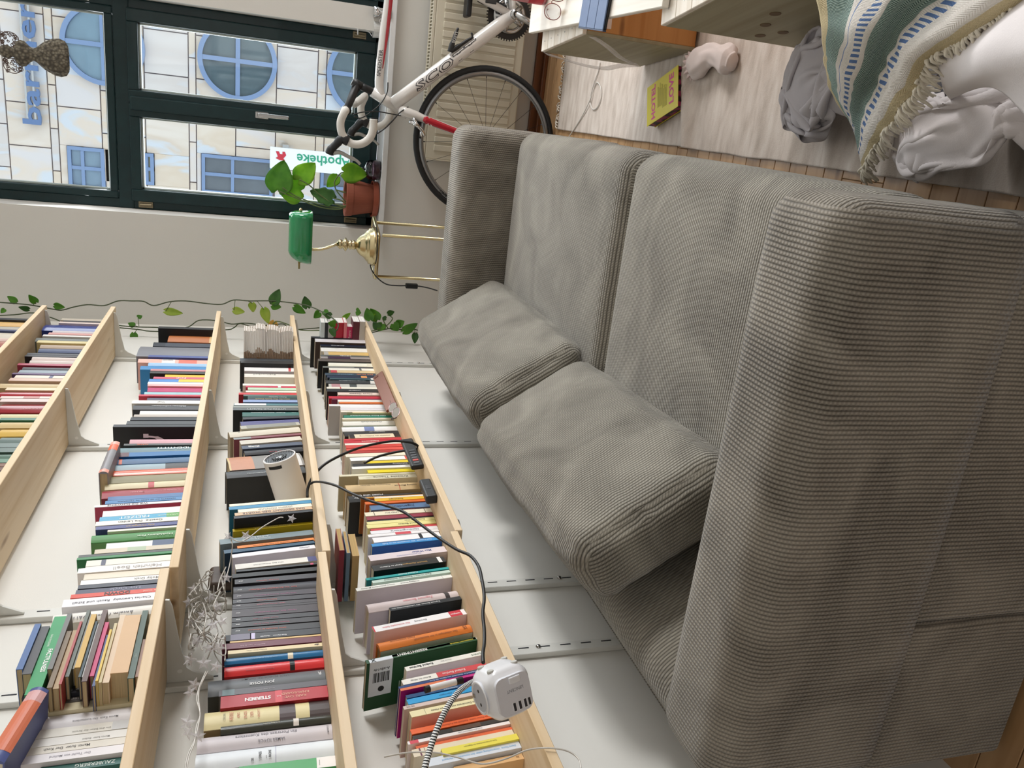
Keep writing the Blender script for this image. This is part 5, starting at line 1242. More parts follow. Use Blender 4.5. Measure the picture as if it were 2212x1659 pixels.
# row data: zoom | top x, far y, near y of the spine's upper end | colour | options
def row(shelf, boards, spec, xdef, xr, lean_fn, depth_rule=(.60,.085,.150)):
    prev = None; grp = 'books standing on the %s shelf' % WORD[shelf]
    for zid, line in spec:
        f = [v.strip() for v in line.split('|')]; nums = f[0].split(','); xt, y1, y2 = map(float, nums[:3]); hexc = f[1]; op = {}
        for kv in f[2:]:
            if '=' in kv: a, b_ = kv.split('=',1); op.setdefault(a,[]).append(b_)
            else: op[kv] = True
        X0, Y0, k = ZO[zid]; px, p1, p2 = X0+xt/k, Y0+y1/k, Y0+y2/k
        sx = xdef
        if prev is not None and 'free' not in op:
            q = ray(px, p1); t = (prev-CP[1])/q[1]; sx = CP[0]+q[0]*t
        sx = min(max(sx, xr[0]), xr[1])
        a = H(px,p1,'x',sx); b_ = H(px,p2,'x',sx); ya, yb_ = a.y, b_.y
        if prev is not None and ya > prev: ya = prev
        th = ya-yb_
        mn = float(op['th'][0]) if 'th' in op else .0045
        if th < mn: yb_ = ya-mn; th = mn
        ztop = (a.z+b_.z)/2
        ym = (ya+yb_)/2
        kb = boards[0] if ym > boards[2] else boards[1]
        zb = TOP[kb]+.0003; ht = ztop-zb
        lean = lean_fn(px, p1)
        ht = max(.09, min(.33, ht/math.cos(lean)))
        dep = min(max(ht*depth_rule[0],depth_rule[1]),depth_rule[2]); dep = min(dep, sx-.0155)
        # the spine's lower near corner; lean turns the book about its lower far edge, tops move toward the camera
        Rm = Matrix.Rotation(lean,3,'X')
        off = math.sin(lean)*ht
        oy = yb_+off if lean >= 0 else yb_+off
        lift = math.sin(lean)*th if lean < 0 else 0
        base = Vector((sx, oy, zb))
        if lean > 0: base.z += 0; 
        texts = []
        for t in op.get('t',[]):
            v = t.split('~'); tx = [v[0], float(v[1]), float(v[2]), v[3]]+[float(w) for w in v[4:6]]+v[6:7]+[float(w) for w in v[7:8]]; texts.append(tx)
        bands = [tuple(float(w) for w in v.split('~')[:2])+(v.split('~')[2],) for v in op.get('b',[])]
        o = make_book(base, dep, th, ht, hexc, Rm, grp, face=op.get('f',[None])[0], page=op.get('p',['E6DCC4'])[0], hard='h' in op, rough=float(op.get('r',['.42'])[0]), texts=texts, bands=bands)
        finish_label(o, op.get('n',[cname(hexc)])[0], op.get('x',[''])[0], shelf, th)
        prev = yb_-.0004
    return prev
def lean_from(tab):
    "tab: (photo y, image slope of the spines) -> lean angle solved on the spine plane"
    def fn(px, py):
        ys = [t[0] for t in tab]; s = float(np.interp(py, ys, [t[1] for t in tab]))
        a = H(px,py,'x',.15); b_ = H(px+80,py+80*s,'x',.15); return -math.atan2(a.y-b_.y, a.z-b_.z) if False else math.atan2(b_.y-a.y, a.z-b_.z)
    return fn
E_ROW = [('E1',s) for s in '''355,428,446|A9BF9E|x=with pale cover
220,458,476|2A2E38|f=15161A|x=with tall black cover
280,478,520|D8D4D8|f=4A3A34|x=with brown lower cover
360,578,604|22283A|f=17181B|t=Andrew~.62~.3~E8E8E8
365,608,660|EDEBE6
410,672,726|D9B873|b=.9~1~B5AFA8
365,733,753|5B5F5C|t=HEGEL~.5~.5~E0E0DC
365,757,788|9A9290|b=.4~.86~3A2440
325,795,828|5F5550|f=141414|n=dark brown
478,835,884|EDEBDD|b=.0~.12~E0DDCC
478,888,904|E6E4D0
395,906,926|4A4C50|f=151517|b=.38~1~7C7F7A
490,930,963|EFEBE0|b=.28~.33~6A6F70
515,966,1000|D9C29A|b=.86~1~C4474E
430,1005,1040|2F4356|x=with orange lettering|t=Die Strafe~.22~.32~E08A58|t=Ueberwachen~.6~.3~9FC0D8
460,1046,1074|22304A|n=navy|b=.2~.32~E09A60
500,1078,1100|3A5560|b=.0~.14~E6E6E4
440,1098,1138|23262A|x=with white foot|b=.0~.16~D9D9D6|t=LECHEL HOUELLEBECQ~.5~.5~B8C4C8
485,1150,1200|C9C7C0|x=with small portrait on the spine|b=.78~.95~B8868C|b=.46~.6~3E4444
455,1214,1240|EFEBDD|b=.74~.76~C8323C
455,1243,1284|26282C|x=lettered CHARLES|t=CHARLES~.5~.22~F0F0F0
620,1295,1335|EBD5C8|n=pale pink|t=Nova Gazeta~.5~.5~5A4A48
485,1352,1386|C21F3A|f=B01530
530,1388,1402|7C2A48|n=maroon
620,1405,1436|F1EEE6
640,1438,1460|E0763A
490,1475,1500|F3F2F2|f=C6C0BE|x=with big plain cover
660,1500,1530|EFEDEE
660,1533,1560|E8E2E6
665,1565,1592|EFE6D8'''.split('\n')]+[('E2',s) for s in '''620,207,225|D8C79B|b=.88~1~8A8466
570,235,290|1F7F68|t=Die feine Unterschied~.5~.72~E8F0EC
550,298,318|E9E0C8
555,330,384|F2F0E6|f=C2C8B4|t=Gesellschaft~.45~.4~8A8A84
545,415,474|F6F6F6|f=D8DCDC|b=.42~.6~7F8FC0
580,490,548|2C2A2A|t=Theodor W.~.4~.3~D8D8D4
660,545,600|EBDCBE|b=.9~1~241A1A|b=.0~.12~241A1A|t=Dialektik der Aufklaerung~.5~.6~5A4A34
575,610,638|C93A42
575,642,674|C8323F|t=Casanova~.55~.3~F0D8D0
590,677,704|F2E6DA
605,706,748|D0483F
612,755,788|E0584C
640,792,826|B43A36
600,835,880|EFE7D2
670,890,940|F4F4F4|b=.03~.07~D8483C
900,945,976|EBD22E
710,985,1022|2A2B2F|t=Suhrkamp~.2~.28~C0C0C0
695,1026,1060|F4F3F0|t=reclam~.08~.08~3A3A3A
930,1078,1116|F2DC1E
505,1146,1172|E6DFC2|f=BDB496|x=with tall beige cover
795,1168,1216|E9E2C6|t=Kritische Theorie~.45~.6~6A6454
605,1275,1378|D9BC8C|h|x=speckled, with black and red lettering|t=Ludwig Marcuse~.2~.3~3A3026~.4~.3|t=Philosophie des Gluecks~.6~.4~5A4A3A~.62~.25|b=.28~.29~C84A34'''.split('\n')]+[('E3',s) for s in '''370,190,286|26282A|f=121214|x=with two lines of white lettering|t=Wassily Kandinsky~.72~.42~EDEDED~.35~.3|t=Punkt und Linie~.74~.4~EDEDED~.7~.3
550,240,258|C98A2A|f=9A5A20|n=mustard
755,236,254|F3EFE6
760,258,296|E8B832|n=golden yellow|t=Soziologie~.6~.35~5A4010
615,308,344|DD6B28|f=C85A20
695,360,430|5F7FA6|t=Jugendkultur~.5~.5~22304A
720,438,474|3B2326|t=SUBJEKT DER KULTUR~.55~.8~C86A60
615,465,520|F0E6CC|b=.1~.11~4A3A2A|b=.86~.87~4A3A2A|t=ICH UND DU~.55~.3~4A4A44
640,530,578|96394A
650,585,606|2F2C2A
645,606,645|EFE6A2|t=Roland Barthes~.3~.3~5A5A40
645,650,702|EEE59C|t=Roland Barthes~.4~.3~5A5A40
700,712,738|D9505A
700,742,788|F0EFF3|t=Handlungstheorie~.5~.5~7A7A84
660,795,832|F3F1F3|b=.4~.62~D8505C
740,845,915|F6F5F8|x=with a black band|b=.27~.32~1C1C20
715,935,975|3D93D6|f=2C5FA8|n=blue|x=with bright blue cover|t=Neil Postman  Wir amuesieren uns zu Tode~.5~.7~E8F2FA
685,1105,1190|E3D6DA|x=lettered in blue|t=Max Weber~.32~.26~4A5A9A~.6~.3|t=Die protestantische Ethik~.5~.62~8A90B8~.3~.22
735,1258,1340|2A2A2A|x=with gold and white lettering|f=1A1716|t=Samuel P. Huntington~.42~.34~D8A858~.5~.3|t=Kampf der Kulturen~.75~.3~F0F0F0~.5~.3|b=.05~.1~EDEDED
630,1445,1476|26A3A3|f=0F6E70|t=Cultural Studies~.5~.25~E8F6F4|t=Hall~.93~.06~0A4A4C
725,1482,1520|C9DDD2|t=Paul Virilio / Rasender Stillstand~.55~.6~6A7A74
485,1595,1640|ECECE6|f=D2CDD4|x=with large lilac-white cover|t=Wolfgang Welsch~.45~.2~6A6A64|t=Unsere postmoderne Moderne~.78~.34~6A6A64|b=.1~.103~8A8A84'''.split('\n')]+[('E4',s) for s in '''245,560,684|D9CBCB|h|f=BFB4BC|x=hardback with pink lettering|t=Zygmunt Bauman~.45~.36~D8848A~.5~.3|b=.1~.15~3A3436
575,640,692|22262A|f=14181B|t=Zygmunt Bauman. Wir Lebenskuenstler~.6~.6~E4E4E4|t=es 2594~.93~.09~E4E4E4
330,925,1010|F4F2F3|f=E6DCE6|x=with red top edge and red label|t=Das erschoepfte Selbst~.76~.34~D8606A~.5~.32|t=Ehrenberg~.5~.16~55555A~.5~.32|b=.045~.18~C8283C|t=campus~.113~.11~F8F0F0~.5~.4|b=.985~1~C41E34
415,1140,1262|E08038|h|f=D8D4C8|p=B59A6A|x=hardback, orange spine on a grey cover|t=Das Unbehagen in der Gesellschaft~.4~.66~8A4A18~.34~.25|t=Alain Ehrenberg~.74~.36~8A4A18~.66~.3|t=IS~.07~.04~8A4A18~.5~.4
540,1362,1390|F5F2E8
220,1425,1482|24502F|f=1E4A2A|x=lettered RESSENTIMENT with a barcode label|t=RESSENTIMENT~.60~.42~F4F4EE~.5~.62~up~.02|t=SONDERHEFT MERKUR~.14~.22~E8D848~.5~.34
810,1525,1590|EFEDE6|f=DCD0DA|t=Roland Barthes~.80~.3~22242A~.5~.5~up~.02|t=Ottmar Ette~.48~.14~8A8A84~.5~.3|t=JUNIUS~.08~.13~4A6A50'''.split('\n')]+[('E5',s) for s in '''625,345,420|F1EEE6|x=half white and half red|b=.0~.6~D0444A|t=Mythen des Alltags~.79~.33~6A6A66~.5~.36|t=Roland Barthes~.4~.27~F2E8E6~.5~.4
565,445,476|1F3F7A|t=Umberto Eco  Nachschrift zum Namen der Rose~.4~.7~C8D4EA
590,478,512|C72C86|f=B01E78|b=.5~1~E0784A
680,572,622|0F4678|x=lettered TRANSZENDENZ|t=TRANSZENDENZ~.5~.6~E8F0F8~.3~.3
700,635,712|2FA0DB|t=Robert Musil  Regierungsbild~.5~.7~1A5A88~.5~.3
640,738,790|D8C5BE|f=C8B4AC|t=DE HG~.93~.08~7A6A66
745,815,905|F0E6B8|f=E4C4B8|x=with a long German title|t=Deutsche Demokratie von Babel bis Heute~.48~.62~3A362C~.4~.28|b=.84~.843~5A5448
750,1085,1160|EE6A35|t=Erika Fischer-Lichte  Aesthetik des Performativen~.45~.75~A03A14~.5~.3
780,1180,1238|33302D|b=.3~.6~5A4030
700,1265,1312|F3ECEC|t=KULTURWISSENSCHAFT UND~.4~.6~8A8488~.5~.34|b=.9~.98~D84A5A
825,1335,1382|E5683A|t=Adolf Muschg  Literatur als Therapie~.5~.6~A84420~.5~.3
780,1385,1500|E9DCC4|x=broad, with purple stripes|b=.92~.935~6A2A4A|b=.88~.885~6A2A4A
1215,1370,1460|EDE05A|t=Texte zur Literaturtheorie der Gegenwart~.5~.62~6A6428~.6~.25
1000,1520,1640|DDE4EE|x=with light blue lettering|t=David Hume  Untersuchung ueber den menschlichen Verstand~.45~.8~7AB0DC~.45~.3
1400,1640,1730|E5B983|t=56~.08~.04~8A5A2A'''.split('\n')]
LE = lean_from([(660,.042),(890,.003),(930,-.03),(1030,-.04),(1150,-.085),(1200,-.125),(1300,-.155),(1340,-.19),(1400,-.215),(1500,-.21),(1700,-.20)])
row('E', ('E','E2',jE), E_ROW, .16, (.125,.182), LE)
D_ROW = [('D1',s) for s in '''480,540,592|E8B878|f=B98753|t=Aus dem Leben~.5~.4~B08850
405,630,672|4C5258|f=1C1D20
415,680,716|47484A|f=161618
470,765,812|F1EFF0|f=C4BEC4|x=with a red dot|b=.06~.11~C8303A
470,862,902|EFECE3|t=Schlussball~.6~.45~8A8A84
445,1028,1056|F3EEE6
490,1060,1082|D23A5A|b=.3~.36~F0E8EA
520,1085,1118|BFD9BE
490,1130,1155|E8E6D8|f=C8C4B8
385,1163,1190|D2383F|f=A8242C
455,1192,1212|4A6660|n=dark green
520,1212,1242|12403F|t=Robert Seethaler~.4~.36~E0E0D8
520,1245,1268|22323A|x=with yellow lettering|t=Amos Oz  Eine dunkle Zukunft~.5~.7~D8B868
450,1268,1302|8FA3CF
310,1322,1348|4F7F86|x=half covered by a white wrapper|b=.5~.99~ECEAE8
300,1355,1386|8B908C
300,1390,1424|5C6163|f=141416|t=LIVING FOR REALITY~.5~.6~C8CCCC
440,1435,1492|1F6660|x=with white lettering|t=Kraemer  Geschichte Palaestinas~.55~.6~E4F0EC~.5~.36|t=C.H.Beck~.09~.08~E4F0EC'''.split('\n')]+[('D2',s) for s in '''380,285,320|1B1A22|f=14141A
355,328,402|55558A|f=22244A|t=Franz Werfel~.35~.18~A8A8D0~.5~.2|t=Die Geschwister von Neapel~.62~.3~8A8AC0~.5~.18
355,415,462|B9B6A8|x=with grey bar pattern|b=.06~.9~8E8E86
190,485,562|DDD6C4|h|f=B4A888|x=with two black letters at the top|t=SI~.86~.12~3A3A40~.5~.5~flat
245,595,622|8A4A55|b=.75~1~8A9090
350,635,692|D5CEC0
370,715,762|4A5468|x=lettered in white at the top|t=Illegal~.8~.38~E8E8E4~.55~.6~down~.03
410,765,830|23252C|x=with red lettering|t=Hansen  Zorn~.4~.4~C84A50~.2~.25
190,865,1055|8E8A86|h|x=patterned, orange cloth at the top and grey hatching below|b=.67~.975~C88A68|b=.975~1~D8BE86|b=.03~.14~D8D6D4
140,1075,1172|3C4044|h|f=1A1917|p=D8D0C0|x=with white title at the foot, behind the projector|t=JONATHAN LITTELL~.6~.3~C8CCCC~.3~.2|b=.99~1~2A2A2A'''.split('\n')]+[('D3',s) for s in '''390,342,376|EDE6D0|free
385,380,425|3C8DB8|f=1F6A88
520,420,466|ECE6D6|t=JOSEPH CONRAD~.5~.5~A09A88
470,472,514|D8B894|t=DAS GEWICHT DER WORTE~.5~.8~5A4A5A
455,520,556|1E2228|f=101214|x=with cyan lettering on its cover
440,712,752|B9A31E|n=mustard|x=glossy, under the light chain|t=ullstein taschenbuch~.5~.6~E8DC90
250,868,942|7F9096|x=silver patterned, with white title|t=Die Gesellschaft der Singularitaeten~.62~.3~F4F6F6~.4~.22|t=Andreas Reckwitz~.62~.28~F4F6F6~.72~.25
510,965,1012|F0892E|t=Andreas Reckwitz  Das Ende der Illusionen~.5~.6~8A4410~.5~.4
310,1025,1078|27506B|f=123048
430,1090,1142|EDEBF2|f=CFCAD8|x=with publisher lettering near the foot|t=ullstein~.13~.14~6A6A74~.45~.4
480,1240,1312|E9E6DE|x=with navy foot|b=.0~.11~2E2E6E|t=Ulrich Beck  Risikogesellschaft~.6~.45~6A6A66~.5~.25
490,1325,1352|2A2B2D|b=.05~.09~B83A60
430,1385,1442|191919'''.split('\n')]+[('D4',s) for s in '''605,222,290|38363C|n=charcoal|t=Franz Junge  Kapitalismus~.62~.4~C8584A~.3~.24|t=stw~.93~.05~E8E8E8~.5~.3
585,295,430|3A3A42|n=charcoal|t=Kant  Von den Ursachen und Pflichten I~.55~.55~C85048~.3~.14|t=stw~.93~.05~E8E8E8~.35~.16
580,440,512|3C343C|n=charcoal|t=Nicola Fugelmann  Grundriss der Phaenomene~.5~.78~9A4A78~.4~.24|t=stw~.93~.05~E8E8E8~.5~.3
575,522,582|38363C|n=charcoal|t=Zivilisierung und Prozess~.6~.45~D8603A~.4~.26|t=stw~.93~.05~E8E8E8~.5~.3
565,595,642|3A3338|n=charcoal|t=Legendre  Menschheit und Gesellschaft~.55~.55~C8586A~.4~.3|t=stw~.93~.05~E8E8E8~.5~.3
560,645,672|3A363A|n=charcoal
560,676,785|3E353A|n=charcoal|t=Horster  Ethik  Globale Gerechtigkeit~.5~.65~A04A7A~.4~.2|t=stw~.93~.05~E8E8E8~.5~.2
560,795,858|343438|n=charcoal|t=Foucault  Analytik der Macht~.62~.44~A84A58~.4~.28|t=stw~.93~.05~E8E8E8~.5~.3
555,868,938|343236|n=charcoal|t=Thomasson  Negative Theorie der Zeit~.55~.6~A83A58~.4~.26|t=stw~.93~.05~E8E8E8~.5~.3
550,955,1042|323236|n=charcoal|t=Schmid  Philosophie der Lebenskunst~.6~.55~D86038~.5~.24|t=stw~.93~.05~E8E8E8~.5~.25
450,1055,1142|2C2D33|x=with white title and a lilac picture|t=Knut Hamsun    Mysterien~.5~.42~EDEDED~.3~.24~up~.02|b=.73~.94~6A6478|b=.69~.74~C8C0E0
530,1146,1166|DDBB80|p=DDBB80
415,1185,1268|6E3645|f=561E30|t=Knut Hamsun   Segen der Erde~.7~.4~C8A8B0~.4~.2
500,1285,1336|E4D2A8|x=lettered dtv at the foot|t=dtv~.06~.07~1C1C1C~.5~.5~up~.03|t=Strindberg: Kloster / Einsam~.7~.42~4A4234~.5~.3
450,1380,1472|2A71A3|h|x=glossy, with a cream band|b=.31~.365~E8E0C8|t=August Strindberg  Am offenen Meer~.6~.45~8ABCDC~.35~.16|r=.2
450,1495,1642|D93A3C|h|x=glossy, with a black band|b=.30~.35~181818|t=Edvard Hoem  Heimat~.65~.35~8A1A20~.25~.14|r=.2'''.split('\n')]+[('D5',s) for s in '''345,330,562|5B5F63|h|f=2A2C2E|x=with spaced white capitals|t=JON FOSSE~.55~.40~F4F4F4~.42~.2|t=DER ANDERE NAME~.52~.68~33363A~.72~.16|t=R~.05~.03~E8E8E8~.6~.2
505,508,592|56545A|t=Jon Fosse   Morgen und Abend~.58~.4~B8B4B4~.45~.16|b=.86~.97~5A7478
530,595,772|B2242F|f=8E1A26|x=with big white title STERBEN|t=STERBEN~.66~.24~F6EEEE~.5~.34~up~.04|t=KARL OVE~.31~.2~E0A890~.35~.24|t=KNAUSGARD~.31~.26~E0A890~.65~.24|b=.435~.5~D0303C|t=btb~.467~.04~F0C8C8~.5~.3
285,802,1062|E0D3A0|f=8A7448|x=cream and brown, title words stacked|b=.0~.165~3E2E2C|b=.28~.41~4A3A3C|t=CELINE~.845~.4~6A6450~.5~.5~flat~.0|t=REISE~.79~.45~C87858~.5~.03~flat|t=ANS~.735~.3~C87858~.5~.03~flat|t=ENDE~.68~.4~C87858~.5~.03~flat|t=DER~.63~.3~C87858~.5~.03~flat|t=NACHT~.575~.46~C87858~.5~.03~flat
530,1015,1128|3B3C33|h|x=with a white paper band|b=.3~.35~E4DCD4|t=James Joyce   Dubliner~.55~.4~C8C0A0~.5~.16|r=.2
180,1180,1412|CFC8CC|x=in a crumpled paper wrapper|t=JAMES JOYCE~.46~.3~5A545C~.28~.2|t=Ein Portraet des Kuenstlers~.5~.52~6A646C~.62~.18|t=MANESSE~.035~.5~6A646C~.5~.03~flat
150,1425,1680|E3E9EE|x=very broad, with black block title|t=DER~.6~.26~14161A~.26~.1~flat~.03|t=SPASS~.545~.42~14161A~.4~.05~flat~.02|t=AN DER~.5~.2~14161A~.3~.02~flat|t=SACHE~.475~.44~14161A~.42~.05~flat~.03|b=.43~.434~9A94B0
800,1640,1800|4FA565|p=F0ECE4|x=with a white label|b=.0~.2~EFEBE8|t=EINFUEHRUNG~.17~.5~2A2A2A~.5~.03~flat'''.split('\n')]
LD = lean_from([(660,.042),(885,.003),(905,-.04),(925,-.078),(990,-.07),(1070,-.08),(1130,-.095),(1200,-.12),(1240,-.09),(1270,-.071),(1390,-.082),(1450,-.105),(1660,-.115)])
row('D', ('D','D2',jD), D_ROW, .15, (.118,.172), LD)
C_ROW = [('C1',s) for s in '''1420,435,452|23252A|f=14161A|x=with a tall black picture cover
1510,505,560|B9703F|b=.0~.12~D8B880
1375,566,600|1F2430|b=.0~.8~2A3040
1240,602,690|7E7F86|f=74747C|x=tall plain box
1330,692,709|4C5D9A
1240,715,746|F3B7A8|x=with black and red blocks|b=.5~.68~E8E0DE|b=.2~.45~E8705A|t=SERGEJ~.6~.14~22242A~.5~.7
1330,752,775|9CC4E8
1260,778,808|2F86C4
1350,816,832|C98A8F
1345,836,855|2E2C2C|f=1A1A1A
1480,857,884|EBC11E
1375,886,904|CF5570|t=POP~.5~.18~F8E8E8~.5~.7
1335,906,930|4A8AD0|b=.0~.5~E8C838
1325,932,950|ECEAEA
1325,951,968|F0B9B9
1325,972,1006|C02468
1295,1012,1040|9FD0D8
1245,1045,1060|C8384C
1320,1062,1096|45405A
1185,1098,1126|E6E3DE|t=Vogl~.6~.1~33343A~.5~.8
1195,1130,1166|3A3D42|t=Glitterschnitter~.5~.5~C8CCD0
1255,1178,1216|E9E7E4|f=CFCAC4
1200,1225,1246|B9AFA5
1170,1250,1276|15171F
1135,1284,1312|3B3D40
1015,1315,1338|26282C|f=0E0E10|x=tall, with a white figure on its cover
1165,1435,1476|D9A5B0|f=7A2A45
1110,1488,1504|4A4A48|t=NAME~.75~.2~D86A40
1060,1512,1556|6F8F98|x=lettered in white capitals|t=IDENTITTI~.3~.4~F0F4F4~.5~.6'''.split('\n')]+[('C2',s) for s in '''1050,118,155|2F6FA8|b=.85~1~5A2A30
1025,163,206|3F6A95|b=.9~.94~D8684A
985,215,262|9DB5C0|b=.0~.34~20262C
965,265,310|D9603A|r=.2
960,315,376|8A8460|n=olive
945,382,432|DDD3AE|x=with a red ribbon|b=.43~.5~C03A44|p=DDD3AE
920,445,510|9E2A3A|h|f=7A1C2C|t=Maja Lunde~.6~.16~E0A8A8~.4~.2|t=Die Geschichte des Wassers~.25~.3~E0A8A8~.4~.2
970,512,545|4D74A6
945,548,576|4A83B8|t=NACHTS IST ES LEISE IN TEHERAN~.5~.7~2A3A5A
850,588,606|EAE3E6|f=B03A54|t=WIE DIE SCHWEINE~.65~.48~2A2A2A~.5~.7
925,640,692|EDE9E3
895,695,732|4FA6CC|x=with white capitals|b=.0~.22~4E9A3E|t=FREIZEIT~.6~.35~F0F8FA~.5~.7|t=CARLA KASPARI~.2~.24~E8F0D0
860,735,772|F0EEE2|t=Goethe  Die Leiden~.5~.5~4A4A50
860,780,808|4B4F86|t=Die Orangenen~.5~.6~C8A868
965,809,825|E9E3D6
825,840,905|3E8A3E|f=6A9A60|x=large, with white title|t=Huckleberry Finn~.3~.42~E4F0DC~.3~.3
955,930,982|E8E8EA|x=white above and dark blue below|b=.0~.38~2E4468
850,985,1022|CFC4AE|b=.4~.62~A8B89A
705,1035,1056|4B4D4A
690,1058,1078|2C7F45|f=1E6A38
775,1085,1136|E6E2D6|b=.79~.84~3E4058
765,1140,1160|E9E6E0
700,1155,1198|EFEBE8|t=Heinrich Boell~.4~.5~A8A4A0
755,1205,1256|E3D9C6
725,1262,1302|F0EEEC|t=Moby Dick~.3~.3~8A8A88
700,1305,1338|3A3D48|f=14161C
680,1348,1386|45455C|t=Der Circle~.5~.4~9A9AB0
635,1388,1422|D84A35|x=with black blocks|t=DOWN~.55~.4~2A1A18~.5~.8~up~.03|t=Dagmar Dusisl~.18~.22~F0C8B8
565,1435,1502|ECEBF0|x=with black title lettering|t=Charles Lewinsky  Rauch und Schall~.55~.72~4A4A50~.45~.36|t=P~.06~.03~2A2A2A'''.split('\n')]+[('C3',s) for s in '''535,110,205|E4E2DC|h|x=hardback with WALLACE lettering, behind the pile|t=Anselm Oelze  WALLACE~.6~.7~4A4450~.3~.3
230,895,965|2A2B33|x=lettered dtv at the foot|t=Anna Schneider   Frei~.5~.5~E8E8EC~.4~.26~up~.02|t=dtv~.06~.05~F0F0F0~.5~.4~up~.03|b=.93~.985~2A3268|free
300,1000,1048|5B554F|t=Paul Auster~.5~.4~A8A098
280,1058,1132|DDD2B0|p=DDD2B0
240,1145,1292|E8E6EA|f=D4D0DA|t=Marina Keun  Das kunstseidene~.38~.4~8A8890~.3~.16|t=diogenes~.9~.08~A8A4B0
225,1305,1388|E2DFD6|t=Die drei Ecken der Strasse~.4~.4~9A9890~.3~.2|b=.05~.22~C8C8C8
215,1395,1472|E3E1DC|t=Martin Suter  Elefant~.35~.4~8A8884~.3~.2
100,1490,1560|DED8CC|t=Martin Suter  Der Koch~.55~.5~3A3630~.5~.32
50,1570,1652|E7E3E6|t=Der Teufel von Mailand~.5~.5~9A96A0~.5~.25
400,1655,1720|1F5F58|t=ZAUBERBERG~.4~.5~E0ECE8~.5~.5'''.split('\n')]
LC = lean_from([(660,.042),(955,-.009),(980,-.035),(1060,-.059),(1155,-.072),(1260,-.078),(1290,-.08),(1320,-.11),(1480,-.105),(1500,-.115),(1680,-.13)])
row('C', ('C','C2',jC), C_ROW, .155, (.128,.185), LC)
B_ROW = [('C1',s) for s in '''550,362,380|B9AE9E
570,381,391|2A2A30
530,392,405|D8C6C0
395,406,460|2C3F86|r=.15|x=in a blue plastic jacket
475,463,486|BDB4B8
435,490,505|C9928C
385,508,522|DAD6D2
325,525,558|5F655F|n=grey green
335,560,580|CFC08A
365,588,618|A9937C
350,622,655|2F3F66
245,660,690|2A2C33
225,691,704|1D1F24
290,700,725|D2C2BC
270,730,756|CFC3BD
160,765,782|A83A55
205,788,822|30343A
170,826,850|7F8D98
110,851,864|5B3F6B
135,872,896|D9CDBE|b=.4~.46~2F2F60
85,897,922|C7A896
0,935,972|CDB98F
55,983,1006|D8C7A6
0,1008,1055|9E1F2A|r=.2
5,1060,1080|D5C4BC|b=.4~.65~B07068
5,1084,1110|D0BDB8
0,1118,1192|8E1822|r=.2|t=GUSTAVE FLAUBERT~.35~.5~C89088~.3~.2
0,1208,1250|D6CFA6
0,1255,1276|2F6B52
0,1280,1330|C9B07A
0,1343,1406|CBA43A
0,1415,1478|5C6F6A|n=grey green
0,1482,1520|61746F|n=grey green
0,1524,1562|5A6D66|n=grey green
0,1566,1622|4A6A58|n=grey green'''.split('\n')]+[('C2',s) for s in '''-20,172,205|58806A|n=grey green
-20,210,240|7A4F38
-20,244,276|6A4434
-20,282,322|6E5A50
-20,328,360|A89A88'''.split('\n')]
row('B', ('B','B',0), B_ROW, .16, (.14,.185), lambda a,b_: 0)
A_ROW = [('C1',s) for s in '''-260,350,366|22252C
-260,374,412|D0A458
-270,416,450|A8A298
-280,454,468|2B3560
-280,472,520|C8BEB0
-290,524,548|CFB4AC
-290,552,585|A86A5A
-300,588,612|8E2030
-300,615,640|2C6B4E
-310,645,690|C9BFA8
-320,695,740|7A6A5A'''.split('\n')]
row('A', ('A','A',0), A_ROW, .16, (.14,.185), lambda a,b_: 0)
# ================================================================== PILES OF FLAT BOOKS
def flat_book(origin, xd, zd, dep, th, ln, hexc, group, lab_word, shelf, extra='', **kw):
    "spine outward = xd, spine length = zd, thickness grows downward from origin"
    xd = Vector(xd).normalized(); zd = Vector(zd).normalized(); yd = zd.cross(xd)
    R_ = Matrix((xd,yd,zd)).transposed()
    o = make_book(origin, dep, th, ln, hexc, R_, group, **kw); BOOKS.append((o, lab_word, extra, shelf, th)); return o
# seven small books lying at the window end of the lowest shelf
yp_ = 3.345; grp = 'small books lying flat at the window end of the lowest shelf'
def e1(x, y): return (640+x/KZ, 660+y/KZ)
zt_ = [H(*e1(x,330),'y',yp_).z for x in (345,405,455,540,690,735,820,920,1003)]
dz = TOP['E']+.0004-zt_[-1]
data = [('CBD6D8',262,.07),('23282E',262,.07),('A9A9A6',262,.07),('B21F3A',262,.085),('E0808A',252,.085),('C2285A',312,.05),('5A1F30',222,.09),('BFBAB4',218,.09)]
for i, (hx, yr, dp) in enumerate(data):
    xr_ = H(*e1(640,yr),'y',yp_).x; z1, z2 = zt_[i]+dz, zt_[i+1]+dz
    flat_book((.03,yp_-(.012 if i > 5 else 0),z1), (0,-1,0), (1,0,0), dp, z1-z2-.0004, xr_-.03, hx, grp, ['pale blue','black','grey','crimson','pink','raspberry','burgundy','pale grey'][i], 'in the small pile, window end of the lowest shelf', page='F2EFEA', texts=[('Munro',.8,.22,'E8B8C0')] if i == 5 else ())
